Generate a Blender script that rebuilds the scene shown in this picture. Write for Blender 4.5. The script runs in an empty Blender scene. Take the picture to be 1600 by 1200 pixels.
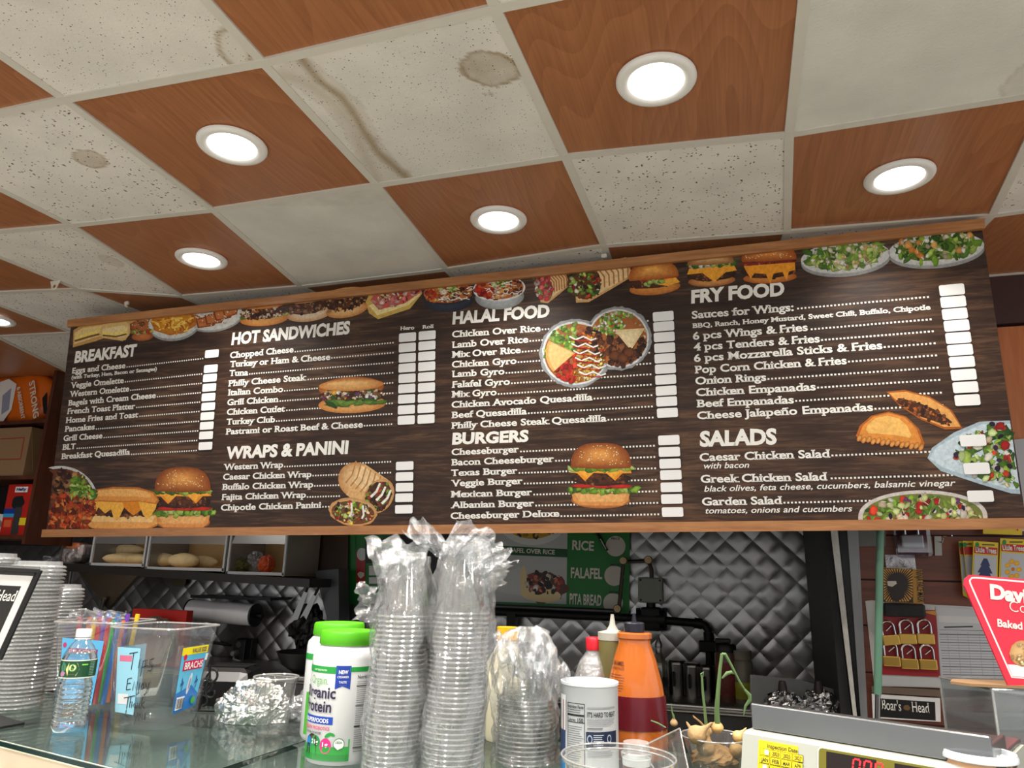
import bpy, bmesh, math, random
from mathutils import Vector, Matrix
from mathutils.noise import noise as mnoise
S = bpy.context.scene
C = S.collection
random.seed(7)
PI = math.pi

# ---------------------------------------------------------------- camera
FPX = 1120.0
CAMZ = 1.45
def _rot(a, b, c):
    return Matrix.Rotation(a, 3, 'Z') @ Matrix.Rotation(b, 3, 'X') @ Matrix.Rotation(-c, 3, 'Y')
CR = _rot(math.radians(16.86), math.radians(14.76), math.radians(1.30))
cam_d = bpy.data.cameras.new('camera')
cam_d.sensor_fit = 'HORIZONTAL'; cam_d.sensor_width = 36.0
cam_d.lens = FPX / 1600 * 36.0
cam_d.clip_start = 0.02; cam_d.clip_end = 60
cam = bpy.data.objects.new('camera', cam_d); C.objects.link(cam)
r_, f_, u_ = CR.col[0], CR.col[1], CR.col[2]
cam.matrix_world = Matrix(((r_.x, u_.x, -f_.x, 0), (r_.y, u_.y, -f_.y, 0), (r_.z, u_.z, -f_.z, CAMZ), (0, 0, 0, 1)))
S.camera = cam

# ---------------------------------------------------------------- world, exposure
S.view_settings.view_transform = 'Standard'
S.view_settings.look = 'None'
S.view_settings.gamma = 1.0
S.view_settings.use_curve_mapping = False
S.view_settings.exposure = 0.0
S.cycles.max_bounces = 10
S.cycles.diffuse_bounces = 4
S.cycles.glossy_bounces = 5
S.cycles.transmission_bounces = 8
S.cycles.transparent_max_bounces = 96
S.cycles.caustics_reflective = False
S.cycles.caustics_refractive = False
S.cycles.sample_clamp_indirect = 4.0
W = bpy.data.worlds.new('shop_fill'); S.world = W  # even ambient fill, added to lift the whole room
W.use_nodes = True
W.node_tree.nodes['Background'].inputs[0].default_value = (0.97, 0.98, 1.0, 1)
W.node_tree.nodes['Background'].inputs[1].default_value = 0.95
LAMP_W = 6.0        # watts of each recessed downlight

# ---------------------------------------------------------------- measuring helpers: a pixel of the photograph to a point in the room
def ray(px, py):
    return CR @ Vector(((px - 800) / FPX, 1.0, -(py - 600) / FPX))
O = Vector((0, 0, CAMZ))
def at_d(px, py, d): return O + ray(px, py) * d                 # d metres ahead of the camera
def at_z(px, py, z):
    v = ray(px, py); return O + v * ((z - CAMZ) / v.z)
def at_y(px, py, y):
    v = ray(px, py); return O + v * (y / v.y)
def at_plane(px, py, p, n):
    v = ray(px, py); return O + v * ((p - O).dot(n) / v.dot(n))
def depth_of(p): return CR.col[1].dot(Vector(p) - O)
YAW = math.radians(16.86)

# ---------------------------------------------------------------- materials
def srgb(r, g, b):
    f = lambda c: (c / 255 / 12.92) if c / 255 <= 0.04045 else ((c / 255 + 0.055) / 1.055) ** 2.4
    return (f(r), f(g), f(b), 1.0)
MATS = {}
def nm(name):
    m = bpy.data.materials.new(name); m.use_nodes = True
    return m, m.node_tree.nodes, m.node_tree.links, m.node_tree.nodes['Principled BSDF']
def mat(name, rgb, rough=0.5, metal=0.0, var=0.06, scale=18.0, bump=0.0, bscale=60.0, spec=0.5, emit=None, coat=0.0, transm=0.0, ior=1.45, aniso=0):
    """plain surface with a little procedural variation"""
    if name in MATS: return MATS[name]
    m, N, L, B = nm(name)
    col = srgb(*rgb)
    B.inputs['Roughness'].default_value = rough
    B.inputs['Metallic'].default_value = metal
    B.inputs['Specular IOR Level'].default_value = spec
    B.inputs['Coat Weight'].default_value = coat
    B.inputs['Transmission Weight'].default_value = transm
    B.inputs['IOR'].default_value = ior
    tc = N.new('ShaderNodeTexCoord')
    no = N.new('ShaderNodeTexNoise'); no.inputs['Scale'].default_value = scale; no.inputs['Detail'].default_value = 3
    L.new(tc.outputs['Object'], no.inputs['Vector'])
    mx = N.new('ShaderNodeMix'); mx.data_type = 'RGBA'
    mx.inputs['A'].default_value = [c * (1 - var) for c in col[:3]] + [1]
    mx.inputs['B'].default_value = [min(1, c * (1 + var)) for c in col[:3]] + [1]
    L.new(no.outputs['Fac'], mx.inputs['Factor'])
    L.new(mx.outputs['Result'], B.inputs['Base Color'])
    if bump:
        n2 = N.new('ShaderNodeTexNoise'); n2.inputs['Scale'].default_value = bscale; n2.inputs['Detail'].default_value = 4
        L.new(tc.outputs['Object'], n2.inputs['Vector'])
        b = N.new('ShaderNodeBump'); b.inputs['Strength'].default_value = bump; b.inputs['Distance'].default_value = 0.01
        L.new(n2.outputs['Fac'], b.inputs['Height']); L.new(b.outputs['Normal'], B.inputs['Normal'])
    if emit:
        B.inputs['Emission Color'].default_value = srgb(*rgb); B.inputs['Emission Strength'].default_value = emit
    MATS[name] = m
    return m
def clear(name, tint=(255, 255, 255), gloss=0.06, rough=0.12, edge=0.55, bump=0.0, bscale=30.0, body=0.0, bodycol=(230, 232, 235), ior=1.45):
    """thin clear plastic: lets light through, mirrors more at grazing angles; body = milky share"""
    if name in MATS: return MATS[name]
    m, N, L, B = nm(name); N.remove(B)
    out = N['Material Output']
    tr = N.new('ShaderNodeBsdfTransparent'); tr.inputs[0].default_value = srgb(*tint)
    gl = N.new('ShaderNodeBsdfGlossy'); gl.inputs['Roughness'].default_value = rough; gl.inputs[0].default_value = (1, 1, 1, 1)
    lw = N.new('ShaderNodeLayerWeight'); lw.inputs['Blend'].default_value = 0.25
    mr = N.new('ShaderNodeMapRange'); mr.inputs['To Min'].default_value = gloss; mr.inputs['To Max'].default_value = edge
    L.new(lw.outputs['Facing'], mr.inputs['Value'])
    mx = N.new('ShaderNodeMixShader')
    L.new(mr.outputs[0], mx.inputs[0]); L.new(gl.outputs[0], mx.inputs[2])
    if body:
        df = N.new('ShaderNodeBsdfDiffuse'); df.inputs[0].default_value = srgb(*bodycol)
        m2 = N.new('ShaderNodeMixShader'); m2.inputs[0].default_value = body
        L.new(tr.outputs[0], m2.inputs[1]); L.new(df.outputs[0], m2.inputs[2]); L.new(m2.outputs[0], mx.inputs[1])
    else:
        L.new(tr.outputs[0], mx.inputs[1])
    if bump:
        tc = N.new('ShaderNodeTexCoord'); n2 = N.new('ShaderNodeTexNoise'); n2.inputs['Scale'].default_value = bscale; n2.inputs['Detail'].default_value = 5
        n2.inputs['Distortion'].default_value = 1.2
        L.new(tc.outputs['Object'], n2.inputs['Vector'])
        b = N.new('ShaderNodeBump'); b.inputs['Strength'].default_value = bump; b.inputs['Distance'].default_value = 0.02
        L.new(n2.outputs['Fac'], b.inputs['Height']); L.new(b.outputs['Normal'], gl.inputs['Normal']); L.new(b.outputs['Normal'], lw.inputs['Normal'])
    L.new(mx.outputs[0], out.inputs[0])
    MATS[name] = m
    return m
def wood(name, c1, c2, rough=0.4, scale=(1, 14, 14), wave=3.0, dist=6.0, spec=0.5, rot=0.0, detail=3.0):
    if name in MATS: return MATS[name]
    m, N, L, B = nm(name)
    tc = N.new('ShaderNodeTexCoord'); mp = N.new('ShaderNodeMapping')
    mp.inputs['Scale'].default_value = scale; mp.inputs['Rotation'].default_value = (0, 0, rot)
    oi = N.new('ShaderNodeObjectInfo'); av = N.new('ShaderNodeVectorMath'); av.operation = 'ADD'
    L.new(tc.outputs['Object'], av.inputs[0]); L.new(oi.outputs['Location'], av.inputs[1])
    L.new(av.outputs[0], mp.inputs['Vector'])
    no = N.new('ShaderNodeTexNoise'); no.inputs['Scale'].default_value = wave; no.inputs['Detail'].default_value = detail; no.inputs['Distortion'].default_value = 0.6
    L.new(mp.outputs[0], no.inputs['Vector'])
    n2 = N.new('ShaderNodeTexNoise'); n2.inputs['Scale'].default_value = wave * dist; n2.inputs['Detail'].default_value = 2
    L.new(mp.outputs[0], n2.inputs['Vector'])
    ad = N.new('ShaderNodeMath'); ad.operation = 'MULTIPLY_ADD'; ad.inputs[1].default_value = 0.45
    L.new(n2.outputs['Fac'], ad.inputs[0]); L.new(no.outputs['Fac'], ad.inputs[2])
    cr = N.new('ShaderNodeValToRGB')
    cr.color_ramp.elements[0].position = 0.5; cr.color_ramp.elements[0].color = srgb(*c1)
    cr.color_ramp.elements[1].position = 0.95; cr.color_ramp.elements[1].color = srgb(*c2)
    L.new(ad.outputs[0], cr.inputs[0]); L.new(cr.outputs[0], B.inputs['Base Color'])
    B.inputs['Roughness'].default_value = rough; B.inputs['Specular IOR Level'].default_value = spec
    MATS[name] = m
    return m
def vcol_mat(name, rough=0.45, spec=0.4, coat=0.0, metal=0.0):
    """ink printed on a flat sheet: its colours are the mesh's colour attribute"""
    if name in MATS: return MATS[name]
    m, N, L, B = nm(name)
    a = N.new('ShaderNodeVertexColor'); a.layer_name = 'ink'
    L.new(a.outputs['Color'], B.inputs['Base Color'])
    B.inputs['Roughness'].default_value = rough; B.inputs['Specular IOR Level'].default_value = spec
    B.inputs['Coat Weight'].default_value = coat; B.inputs['Metallic'].default_value = metal
    MATS[name] = m
    return m

# ---------------------------------------------------------------- objects and their tags
def tag(o, label=None, cat=None, group=None, kind=None):
    if label: o['label'] = label
    if cat: o['category'] = cat
    if group: o['group'] = group
    if kind: o['kind'] = kind
    return o
def thing(name, label, cat, loc=(0, 0, 0), rz=0.0, group=None):
    o = bpy.data.objects.new(name, None); C.objects.link(o)
    o.empty_display_size = 0.05
    o.location = loc; o.rotation_euler = (0, 0, rz)
    return tag(o, label, cat, group)
KIDS = {}
def link_mesh(name, me, parent=None):
    o = bpy.data.objects.new(name, me); C.objects.link(o)
    if parent is not None:
        o.parent = parent; KIDS.setdefault(parent.name, []).append(o)
    return o
def dup(root, loc, rz=0.0, label=None, group=None):
    r = root.copy(); C.objects.link(r); r.location = loc; r.rotation_euler = (0, 0, rz)
    if label: r['label'] = label
    if group: r['group'] = group
    for ch in KIDS.get(root.name, []):
        c = ch.copy(); C.objects.link(c); c.parent = r
        for g in KIDS.get(ch.name, []):
            d = g.copy(); C.objects.link(d); d.parent = c
    return r

class MB:
    """collects shapes into one mesh"""
    def __init__(s): s.v = []; s.f = []; s.sm = []; s.c = []; s.mi = []; s.cur = (1, 1, 1, 1); s.cm = 0
    def add(s, vs, fs, smooth=False, col=None):
        o = len(s.v); s.v += [tuple(p) for p in vs]
        if isinstance(col, list): s.c += col
        else: s.c += [col or s.cur] * len(vs)
        for f in fs: s.f.append([i + o for i in f]); s.sm.append(smooth); s.mi.append(s.cm)
        return s
    def box(s, c, d, rz=0.0, bev=0.0, M=None):
        x, y, z = d[0] / 2, d[1] / 2, d[2] / 2
        if bev:
            b = min(bev, x * .9, y * .9, z * .9)
            bm = bmesh.new(); bmesh.ops.create_cube(bm, size=1.0)
            for v in bm.verts: v.co = Vector((v.co.x * 2 * x, v.co.y * 2 * y, v.co.z * 2 * z))
            bmesh.ops.bevel(bm, geom=bm.edges[:], offset=b, segments=2, affect='EDGES', profile=0.5)
            bm.verts.ensure_lookup_table()
            vs = [v.co.copy() for v in bm.verts]; fs = [[v.index for v in f.verts] for f in bm.faces]; bm.free()
        else:
            vs = [Vector((a, b_, c_)) for a in (-x, x) for b_ in (-y, y) for c_ in (-z, z)]
            fs = [(0, 1, 3, 2), (4, 6, 7, 5), (0, 4, 5, 1), (2, 3, 7, 6), (0, 2, 6, 4), (1, 5, 7, 3)]
        if rz:
            R = Matrix.Rotation(rz, 3, 'Z'); vs = [R @ v for v in vs]
        if M is not None: vs = [M @ v for v in vs]
        return s.add([v + Vector(c) for v in vs], fs)
    def lathe(s, prof, n=28, c=(0, 0, 0), M=None, smooth=True, a0=0.0, a1=2 * PI, sx=1.0, sy=1.0, caps=False):
        full = abs(a1 - a0 - 2 * PI) < 1e-6
        k = n if full else n + 1
        vs = []
        for r, z in prof:
            for i in range(k):
                a = a0 + (a1 - a0) * i / n
                vs.append(Vector((r * math.cos(a) * sx, r * math.sin(a) * sy, z)))
        fs = []
        for j in range(len(prof) - 1):
            for i in range(n):
                i2 = (i + 1) % k if full else i + 1
                fs.append((j * k + i, j * k + i2, (j + 1) * k + i2, (j + 1) * k + i))
        if caps:
            fs.append([i for i in range(k)][::-1]); fs.append([(len(prof) - 1) * k + i for i in range(k)])
        if M is not None: vs = [M @ v for v in vs]
        return s.add([v + Vector(c) for v in vs], fs, smooth)
    def tube(s, pts, r, n=10, caps=True, closed=False):
        pts = [Vector(p) for p in pts]; m = len(pts)
        rr = r if isinstance(r, (list, tuple)) else [r] * m
        t = []
        for i in range(m):
            a = pts[(i - 1) % m] if closed or i > 0 else pts[0]
            b = pts[(i + 1) % m] if closed or i < m - 1 else pts[-1]
            t.append((b - a).normalized())
        up = Vector((0, 0, 1)) if abs(t[0].z) < 0.9 else Vector((1, 0, 0))
        x = t[0].cross(up).normalized()
        vs = []
        for i in range(m):
            x = (x - t[i] * x.dot(t[i])).normalized(); y = t[i].cross(x)
            for k in range(n):
                a = 2 * PI * k / n
                vs.append(pts[i] + (x * math.cos(a) + y * math.sin(a)) * rr[i])
        fs = []
        for i in range(m if closed else m - 1):
            j = (i + 1) % m
            for k in range(n):
                k2 = (k + 1) % n
                fs.append((i * n + k, i * n + k2, j * n + k2, j * n + k))
        if caps and not closed:
            fs.append(list(range(n))[::-1]); fs.append([(m - 1) * n + k for k in range(n)])
        return s.add(vs, fs, True)
    def prism(s, poly, depth, F):
        """extrude a 2-D outline; F maps (u, v, w) to a point"""
        n = len(poly)
        vs = [F(u, v, 0) for u, v in poly] + [F(u, v, depth) for u, v in poly]
        fs = [list(range(n)), [n + i for i in range(n)][::-1]]
        fs += [(i, n + i, n + (i + 1) % n, (i + 1) % n) for i in range(n)]
        return s.add(vs, fs)
    def surf(s, fn, nu, nv, smooth=True, wrap=False, colfn=None):
        ku = nu if wrap else nu + 1
        vs = []; cs = []
        for j in range(nv + 1):
            for i in range(ku):
                p = fn(i / nu, j / nv); vs.append(p)
                if colfn: cs.append(colfn(i / nu, j / nv))
        fs = []
        for j in range(nv):
            for i in range(nu):
                i2 = (i + 1) % ku if wrap else i + 1
                fs.append((j * ku + i, j * ku + i2, (j + 1) * ku + i2, (j + 1) * ku + i))
        return s.add(vs, fs, smooth, cs if colfn else None)
    def build(s, name, m, parent=None, ink=False, sharp=40, world=False):
        me = bpy.data.meshes.new(name)
        if world:                                   # shapes given in room coordinates: bring them into the thing's own frame
            t = parent
            while t.parent: t = t.parent
            inv = (Matrix.Translation(t.location) @ Matrix.Rotation(t.rotation_euler.z, 4, 'Z')).inverted()
            s.v = [tuple(inv @ Vector(p)) for p in s.v]
        me.from_pydata(s.v, [], s.f)
        ms = m if isinstance(m, (list, tuple)) else [m]
        for q in ms: me.materials.append(q)
        me.polygons.foreach_set('use_smooth', s.sm)
        if len(ms) > 1: me.polygons.foreach_set('material_index', s.mi)
        if ink:
            a = me.color_attributes.new('ink', 'FLOAT_COLOR', 'POINT')
            a.data.foreach_set('color', [x for c in s.c for x in c])
        if any(s.sm): me.set_sharp_from_angle(angle=math.radians(sharp))
        me.update()
        return link_mesh(name, me, parent)
def offset_copy(o, vec): o.location = Vector(o.location) + Vector(vec)

# ---------------------------------------------------------------- lettering
def text_polys(s, bold=0.0, slab=0.0, shear=0.0, space=1.0):
    """outline letters as flat triangles, cap height scaled to 1, starting at x = 0"""
    cu = bpy.data.curves.new('t', 'FONT'); cu.body = s; cu.size = 1.0; cu.offset = bold; cu.shear = shear
    cu.space_character = space; cu.resolution_u = 3; cu.fill_mode = 'BOTH'
    o = bpy.data.objects.new('t', cu); C.objects.link(o)
    dg = bpy.context.evaluated_depsgraph_get()
    me = bpy.data.meshes.new_from_object(o.evaluated_get(dg))
    vs = [(v.co.x, v.co.y) for v in me.vertices]; fs = [list(p.vertices) for p in me.polygons]
    bpy.data.objects.remove(o); bpy.data.curves.remove(cu); bpy.data.meshes.remove(me)
    return vs, fs
_capref = {}
def text_mesh(s, bold=0.0, slab=0.0, shear=0.0, space=1.0):
    key = (bold,)
    if key not in _capref:
        v, f = text_polys('H', bold); ys = [y for x, y in v]
        xs = sorted(x for x, y in v); _capref[key] = (min(ys), max(ys) - min(ys))
    y0, cap = _capref[key]
    vs, fs = text_polys(s, bold, 0, shear, space)
    vs = [(x, y - y0) for x, y in vs]
    if slab:
        from collections import Counter
        rd = lambda p: (round(p[0], 4), round(p[1], 4))
        ec = Counter(); mid = {}
        for f in fs:
            for a, b in zip(f, f[1:] + f[:1]):
                p, q = sorted((rd(vs[a]), rd(vs[b]))); ec[(p, q)] += 1; mid[(p, q)] = sum(vs[i][1] for i in f) / len(f)
        h = 0.13 * cap
        for (p, q), n in ec.items():
            if n != 1 or abs(p[1] - q[1]) > 0.004: continue
            w = q[0] - p[0]
            if w < 0.06 * cap or w > 0.42 * cap: continue
            y = p[1]; e = slab * cap
            # which side is ink on?  look for an outline point just above or below
            if y < 0.08 * cap and mid[(p, q)] > y: yy = (y, y + h)
            elif y > 0.6 * cap and mid[(p, q)] < y: yy = (y - h, y)
            else: continue
            k = len(vs)
            vs += [(p[0] - e, yy[0]), (q[0] + e, yy[0]), (q[0] + e, yy[1]), (p[0] - e, yy[1])]
            fs.append([k, k + 1, k + 2, k + 3])
    x0 = min(x for x, y in vs); x1 = max(x for x, y in vs)
    return [((x - x0) / cap, y / cap) for x, y in vs], fs, (x1 - x0) / cap
def write(mb, s, F, x0, y0, x1=None, cap=None, y1=None, col=None, bold=0.0, slab=0.0, shear=0.0, lift=0.0, align='L', space=1.0, wob=None):
    """letters on the sheet whose map is F(u, v, lift): baseline from (x0, y0) to (x1, y1); v grows upward"""
    vs, fs, w = text_mesh(s, bold, slab, shear, space)
    if x1 is None:
        sx = cap; L = w * cap
        if align == 'C': x0 -= L / 2
        if align == 'R': x0 -= L
        ux, uy = 1, 0
    else:
        y1 = y0 if y1 is None else y1
        L = math.hypot(x1 - x0, y1 - y0); sx = L / w; ux, uy = (x1 - x0) / L, (y1 - y0) / L
    pts = []
    for x, y in vs:
        a, b = x * sx, y * cap
        if wob: a, b = wob(a, b)
        pts.append(F(x0 + a * ux - b * uy, y0 + a * uy + b * ux, lift))
    mb.add(pts, fs, False, col)
class Sheet:
    """flat printed artwork on a sheet; every shape added lies a hair above the one before"""
    def __init__(s, F, step=8e-6, base=3e-4): s.F = F; s.mb = MB(); s.z = base; s.step = step
    def up(s): s.z += s.step; return s.z
    def poly(s, pts, col):
        z = s.up(); c = srgb(*col)
        s.mb.add([s.F(u, v, z) for u, v in pts], [list(range(len(pts)))], False, c)
    def rect(s, x0, y0, x1, y1, col): s.poly([(x0, y0), (x1, y0), (x1, y1), (x0, y1)], col)
    def rrect(s, x0, y0, x1, y1, r, col, n=4):
        pts = []
        for cx, cy, a in ((x1 - r, y1 - r, 0), (x0 + r, y1 - r, 90), (x0 + r, y0 + r, 180), (x1 - r, y0 + r, 270)):
            for k in range(n + 1):
                t = math.radians(a + 90 * k / n); pts.append((cx + r * math.cos(t), cy + r * math.sin(t)))
        s.poly(pts, col)
    def blob(s, cx, cy, rx, ry, col, rot=0.0, wob=0.0, n=18, rim=None, a0=0, a1=2 * PI, seed=None, lx=0, ly=0):
        """irregular round patch; rim = colour at its edge (col in its middle)"""
        rg = random.Random(seed) if seed is not None else random
        z = s.up(); cr, sr = math.cos(rot), math.sin(rot)
        k = [1 + rg.uniform(-wob, wob) for _ in range(n + 1)]
        full = abs(a1 - a0 - 2 * PI) < 1e-6
        m = n if full else n + 1
        pts = []
        for i in range(m):
            a = a0 + (a1 - a0) * i / n
            x, y = rx * k[i] * math.cos(a), ry * k[i] * math.sin(a)
            pts.append((cx + x * cr - y * sr, cy + x * sr + y * cr))
        c = srgb(*col); e = srgb(*(rim or col))
        if rim is None:
            s.mb.add([s.F(u, v, z) for u, v in pts], [list(range(m))], False, c)
        else:
            ctr = (cx + lx * rx, cy + ly * ry)
            mid = [(ctr[0] + (p[0] - ctr[0]) * .62, ctr[1] + (p[1] - ctr[1]) * .62) for p in pts]
            mc = tuple(a * .65 + b * .35 for a, b in zip(c, e))
            V = [s.F(*ctr, z)] + [s.F(u, v, z) for u, v in mid] + [s.F(u, v, z) for u, v in pts]
            fs = []
            for i in range(m if full else m - 1):
                j = (i + 1) % m
                fs += [(0, 1 + i, 1 + j), (1 + i, 1 + m + i, 1 + m + j, 1 + j)]
            s.mb.add(V, fs, False, [c] + [mc] * m + [e] * m)
    def line(s, pts, w, col, w1=None):
        z = s.up(); c = srgb(*col); V = []; n = len(pts)
        for i, (x, y) in enumerate(pts):
            a = pts[max(0, i - 1)]; b = pts[min(n - 1, i + 1)]
            dx, dy = b[0] - a[0], b[1] - a[1]; l = math.hypot(dx, dy) or 1
            ww = (w + ((w1 if w1 is not None else w) - w) * i / max(1, n - 1)) / 2
            V += [s.F(x - dy / l * ww, y + dx / l * ww, z), s.F(x + dy / l * ww, y - dx / l * ww, z)]
        s.mb.add(V, [(2 * i, 2 * i + 1, 2 * i + 3, 2 * i + 2) for i in range(n - 1)], False, c)
    def scatter(s, n, inside, box, r, cols, asp=(0.4, 1.0), wob=0.35, nv=7, hi=None):
        """many irregular morsels where inside(x, y) holds"""
        for _ in range(n):
            for _t in range(30):
                x = random.uniform(box[0], box[2]); y = random.uniform(box[1], box[3])
                if inside(x, y): break
            else: continue
            rr = random.uniform(*r); c = random.choice(cols)
            j = random.uniform(.82, 1.18); c = tuple(max(0, min(255, v * j)) for v in c)
            s.blob(x, y, rr, rr * random.uniform(*asp), c, rot=random.uniform(0, PI), wob=wob, n=nv, rim=tuple(v * .72 for v in c), lx=-.1, ly=.15)
    def text(s, t, x0, y0, x1=None, cap=None, col=(255, 255, 255), **k):
        write(s.mb, t, s.F, x0, y0, x1, cap, col=srgb(*col), lift=s.up(), **k)
    def build(s, name, m, parent=None, world=False): return s.mb.build(name, m, parent, ink=True, world=world)
    def turn(s, cx, cy, a=0.0, k=1.0):
        """work in a local frame centred at (cx, cy); back() leaves it"""
        s.F0 = s.F; F0 = s.F; c, q = math.cos(a), math.sin(a)
        s.F = lambda x, y, l: F0(cx + k * (x * c - y * q), cy + k * (x * q + y * c), l)
    def back(s): s.F = s.F0
def ell(cx, cy, rx, ry, rot=0.0):
    c, q = math.cos(rot), math.sin(rot)
    return lambda x, y: (((x - cx) * c + (y - cy) * q) / rx) ** 2 + ((-(x - cx) * q + (y - cy) * c) / ry) ** 2 < 1
def inpoly(P):
    def f(x, y):
        r = False; n = len(P)
        for i in range(n):
            (x0, y0), (x1, y1) = P[i], P[(i + 1) % n]
            if (y0 > y) != (y1 > y) and x < (x1 - x0) * (y - y0) / (y1 - y0) + x0: r = not r
        return r
    return f
# ================================================================ THE ROOM
CEIL = CAMZ + 1.17
GX, GY, T = -1.625, 1.214, 0.61
def project(p):
    d = CR.transposed() @ (Vector(p) - O)
    return 800 + FPX * d.x / d.y, 600 - FPX * d.z / d.y
seen = {(0, 0): (100, 155), (1, 0): (411, 98), (2, 0): (774, 13), (-1, 1): (112, 352), (0, 1): (332, 328), (1, 1): (589, 289), (2, 1): (883, 245),
        (3, 1): (1233, 210), (-2, 2): (123, 452), (-1, 2): (284, 463), (0, 2): (470, 448), (1, 2): (697, 421), (2, 2): (944, 384), (3, 2): (1230, 362),
        (4, 2): (1550, 337), (-3, 3): (114, 520), (-3, 2): (-48, 459), (-2, 1): (-80, 369), (-4, 3): (-5, 526), (-1, 0): (-165, 213), (-2, 3): (285, 514)}
def gv(i, j):
    """corner (i, j) of the suspended grid, a little irregular as hung"""
    if (i, j) in seen: return at_z(*seen[(i, j)], CEIL)
    if j >= 3 and i <= -3: return Vector((GX + T * i - .12, GY + T * j + .33, CEIL))
    return Vector((GX + T * i, GY + T * j, CEIL))
I0, I1, J0, J1 = -6, 8, -7, 4
def has_tile(i, j):
    if i < -5 or i > 7: return False
    if j >= 3: return i < -1
    return True
white_bar = mat('painted_grid_bar', (206, 202, 190), rough=0.5, var=0.05)
m = MB()
done = set()
for i in range(I0, I1):
    for j in range(J0, J1 + 1):
        for di, dj in ((1, 0), (0, 1)):
            cells = [(i, j), (i - dj, j - di)]
            if not any(has_tile(*c) for c in cells): continue
            a, b = gv(i, j), gv(i + di, j + dj)
            t = (b - a).normalized(); w = Vector((-t.y, t.x, 0)) * 0.0125
            z = Vector((0, 0, -0.003 if di else -0.0022)); h = Vector((0, 0, 0.02))
            vs = [a - w + z, b - w + z, b + w + z, a + w + z]
            m.add(vs + [v + h for v in vs], [(0, 1, 2, 3), (0, 4, 5, 1), (3, 2, 6, 7), (0, 3, 7, 4), (1, 5, 6, 2)])
ceiling = m.build('ceiling', white_bar); tag(ceiling, kind='structure')

def acoustic(name, rgb, kind):
    mm, N, L, B = nm(name)
    tc = N.new('ShaderNodeTexCoord')
    oi = N.new('ShaderNodeObjectInfo'); av = N.new('ShaderNodeVectorMath'); av.operation = 'ADD'
    L.new(tc.outputs['Object'], av.inputs[0]); L.new(oi.outputs['Location'], av.inputs[1])
    n1 = N.new('ShaderNodeTexNoise'); n1.inputs['Scale'].default_value = 6; n1.inputs['Detail'].default_value = 6
    L.new(av.outputs[0], n1.inputs['Vector'])
    cr = N.new('ShaderNodeValToRGB')
    cr.color_ramp.elements[0].position = .3; cr.color_ramp.elements[0].color = srgb(*[c * .93 for c in rgb])
    cr.color_ramp.elements[1].position = .7; cr.color_ramp.elements[1].color = srgb(*rgb)
    L.new(n1.outputs['Fac'], cr.inputs[0])
    col = cr.outputs[0]; hole = None
    if kind:
        vo = N.new('ShaderNodeTexVoronoi'); vo.inputs['Scale'].default_value = 135 if kind == 'pin' else 88
        dist = N.new('ShaderNodeTexNoise'); dist.inputs['Scale'].default_value = 60
        mp = N.new('ShaderNodeVectorMath'); mp.operation = 'MULTIPLY_ADD'
        L.new(av.outputs[0], dist.inputs['Vector'])
        k = 0.006 if kind == 'pin' else 0.022
        mp.inputs[1].default_value = (k, k, k); L.new(dist.outputs['Color'], mp.inputs[0]); L.new(av.outputs[0], mp.inputs[2])
        L.new(mp.outputs[0], vo.inputs['Vector'])
        # only some cells carry a hole
        sel = N.new('ShaderNodeSeparateColor'); L.new(vo.outputs['Color'], sel.inputs[0])
        rad = N.new('ShaderNodeMapRange'); rad.inputs['From Min'].default_value = 0.12 if kind == 'pin' else .3; rad.inputs['From Max'].default_value = 1.0
        rad.inputs['To Min'].default_value = 0.0; rad.inputs['To Max'].default_value = 0.24 if kind == 'pin' else 0.34
        L.new(sel.outputs[0], rad.inputs[0])
        lt = N.new('ShaderNodeMath'); lt.operation = 'LESS_THAN'; L.new(vo.outputs['Distance'], lt.inputs[0]); L.new(rad.outputs[0], lt.inputs[1])
        mx = N.new('ShaderNodeMix'); mx.data_type = 'RGBA'; mx.inputs['B'].default_value = srgb(92, 84, 72)
        L.new(lt.outputs[0], mx.inputs['Factor']); L.new(col, mx.inputs['A']); col = mx.outputs['Result']
    st = N.new('ShaderNodeVertexColor'); st.layer_name = 'ink'
    mul = N.new('ShaderNodeMix'); mul.data_type = 'RGBA'; mul.blend_type = 'MULTIPLY'; mul.inputs['Factor'].default_value = 1
    L.new(col, mul.inputs['A']); L.new(st.outputs['Color'], mul.inputs['B'])
    L.new(mul.outputs['Result'], B.inputs['Base Color'])
    B.inputs['Roughness'].default_value = 0.9; B.inputs['Specular IOR Level'].default_value = 0.2
    n3 = N.new('ShaderNodeTexNoise'); n3.inputs['Scale'].default_value = 160; L.new(av.outputs[0], n3.inputs['Vector'])
    b = N.new('ShaderNodeBump'); b.inputs['Strength'].default_value = .35; b.inputs['Distance'].default_value = .004
    L.new(n3.outputs['Fac'], b.inputs['Height']); L.new(b.outputs['Normal'], B.inputs['Normal'])
    return mm
TILE_M = [acoustic('pinhole_ceiling_tile', (226, 222, 212), 'pin'), acoustic('fissured_ceiling_tile', (230, 226, 216), 'fis'), acoustic('smooth_ceiling_tile', (222, 220, 210), None)]
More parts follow.
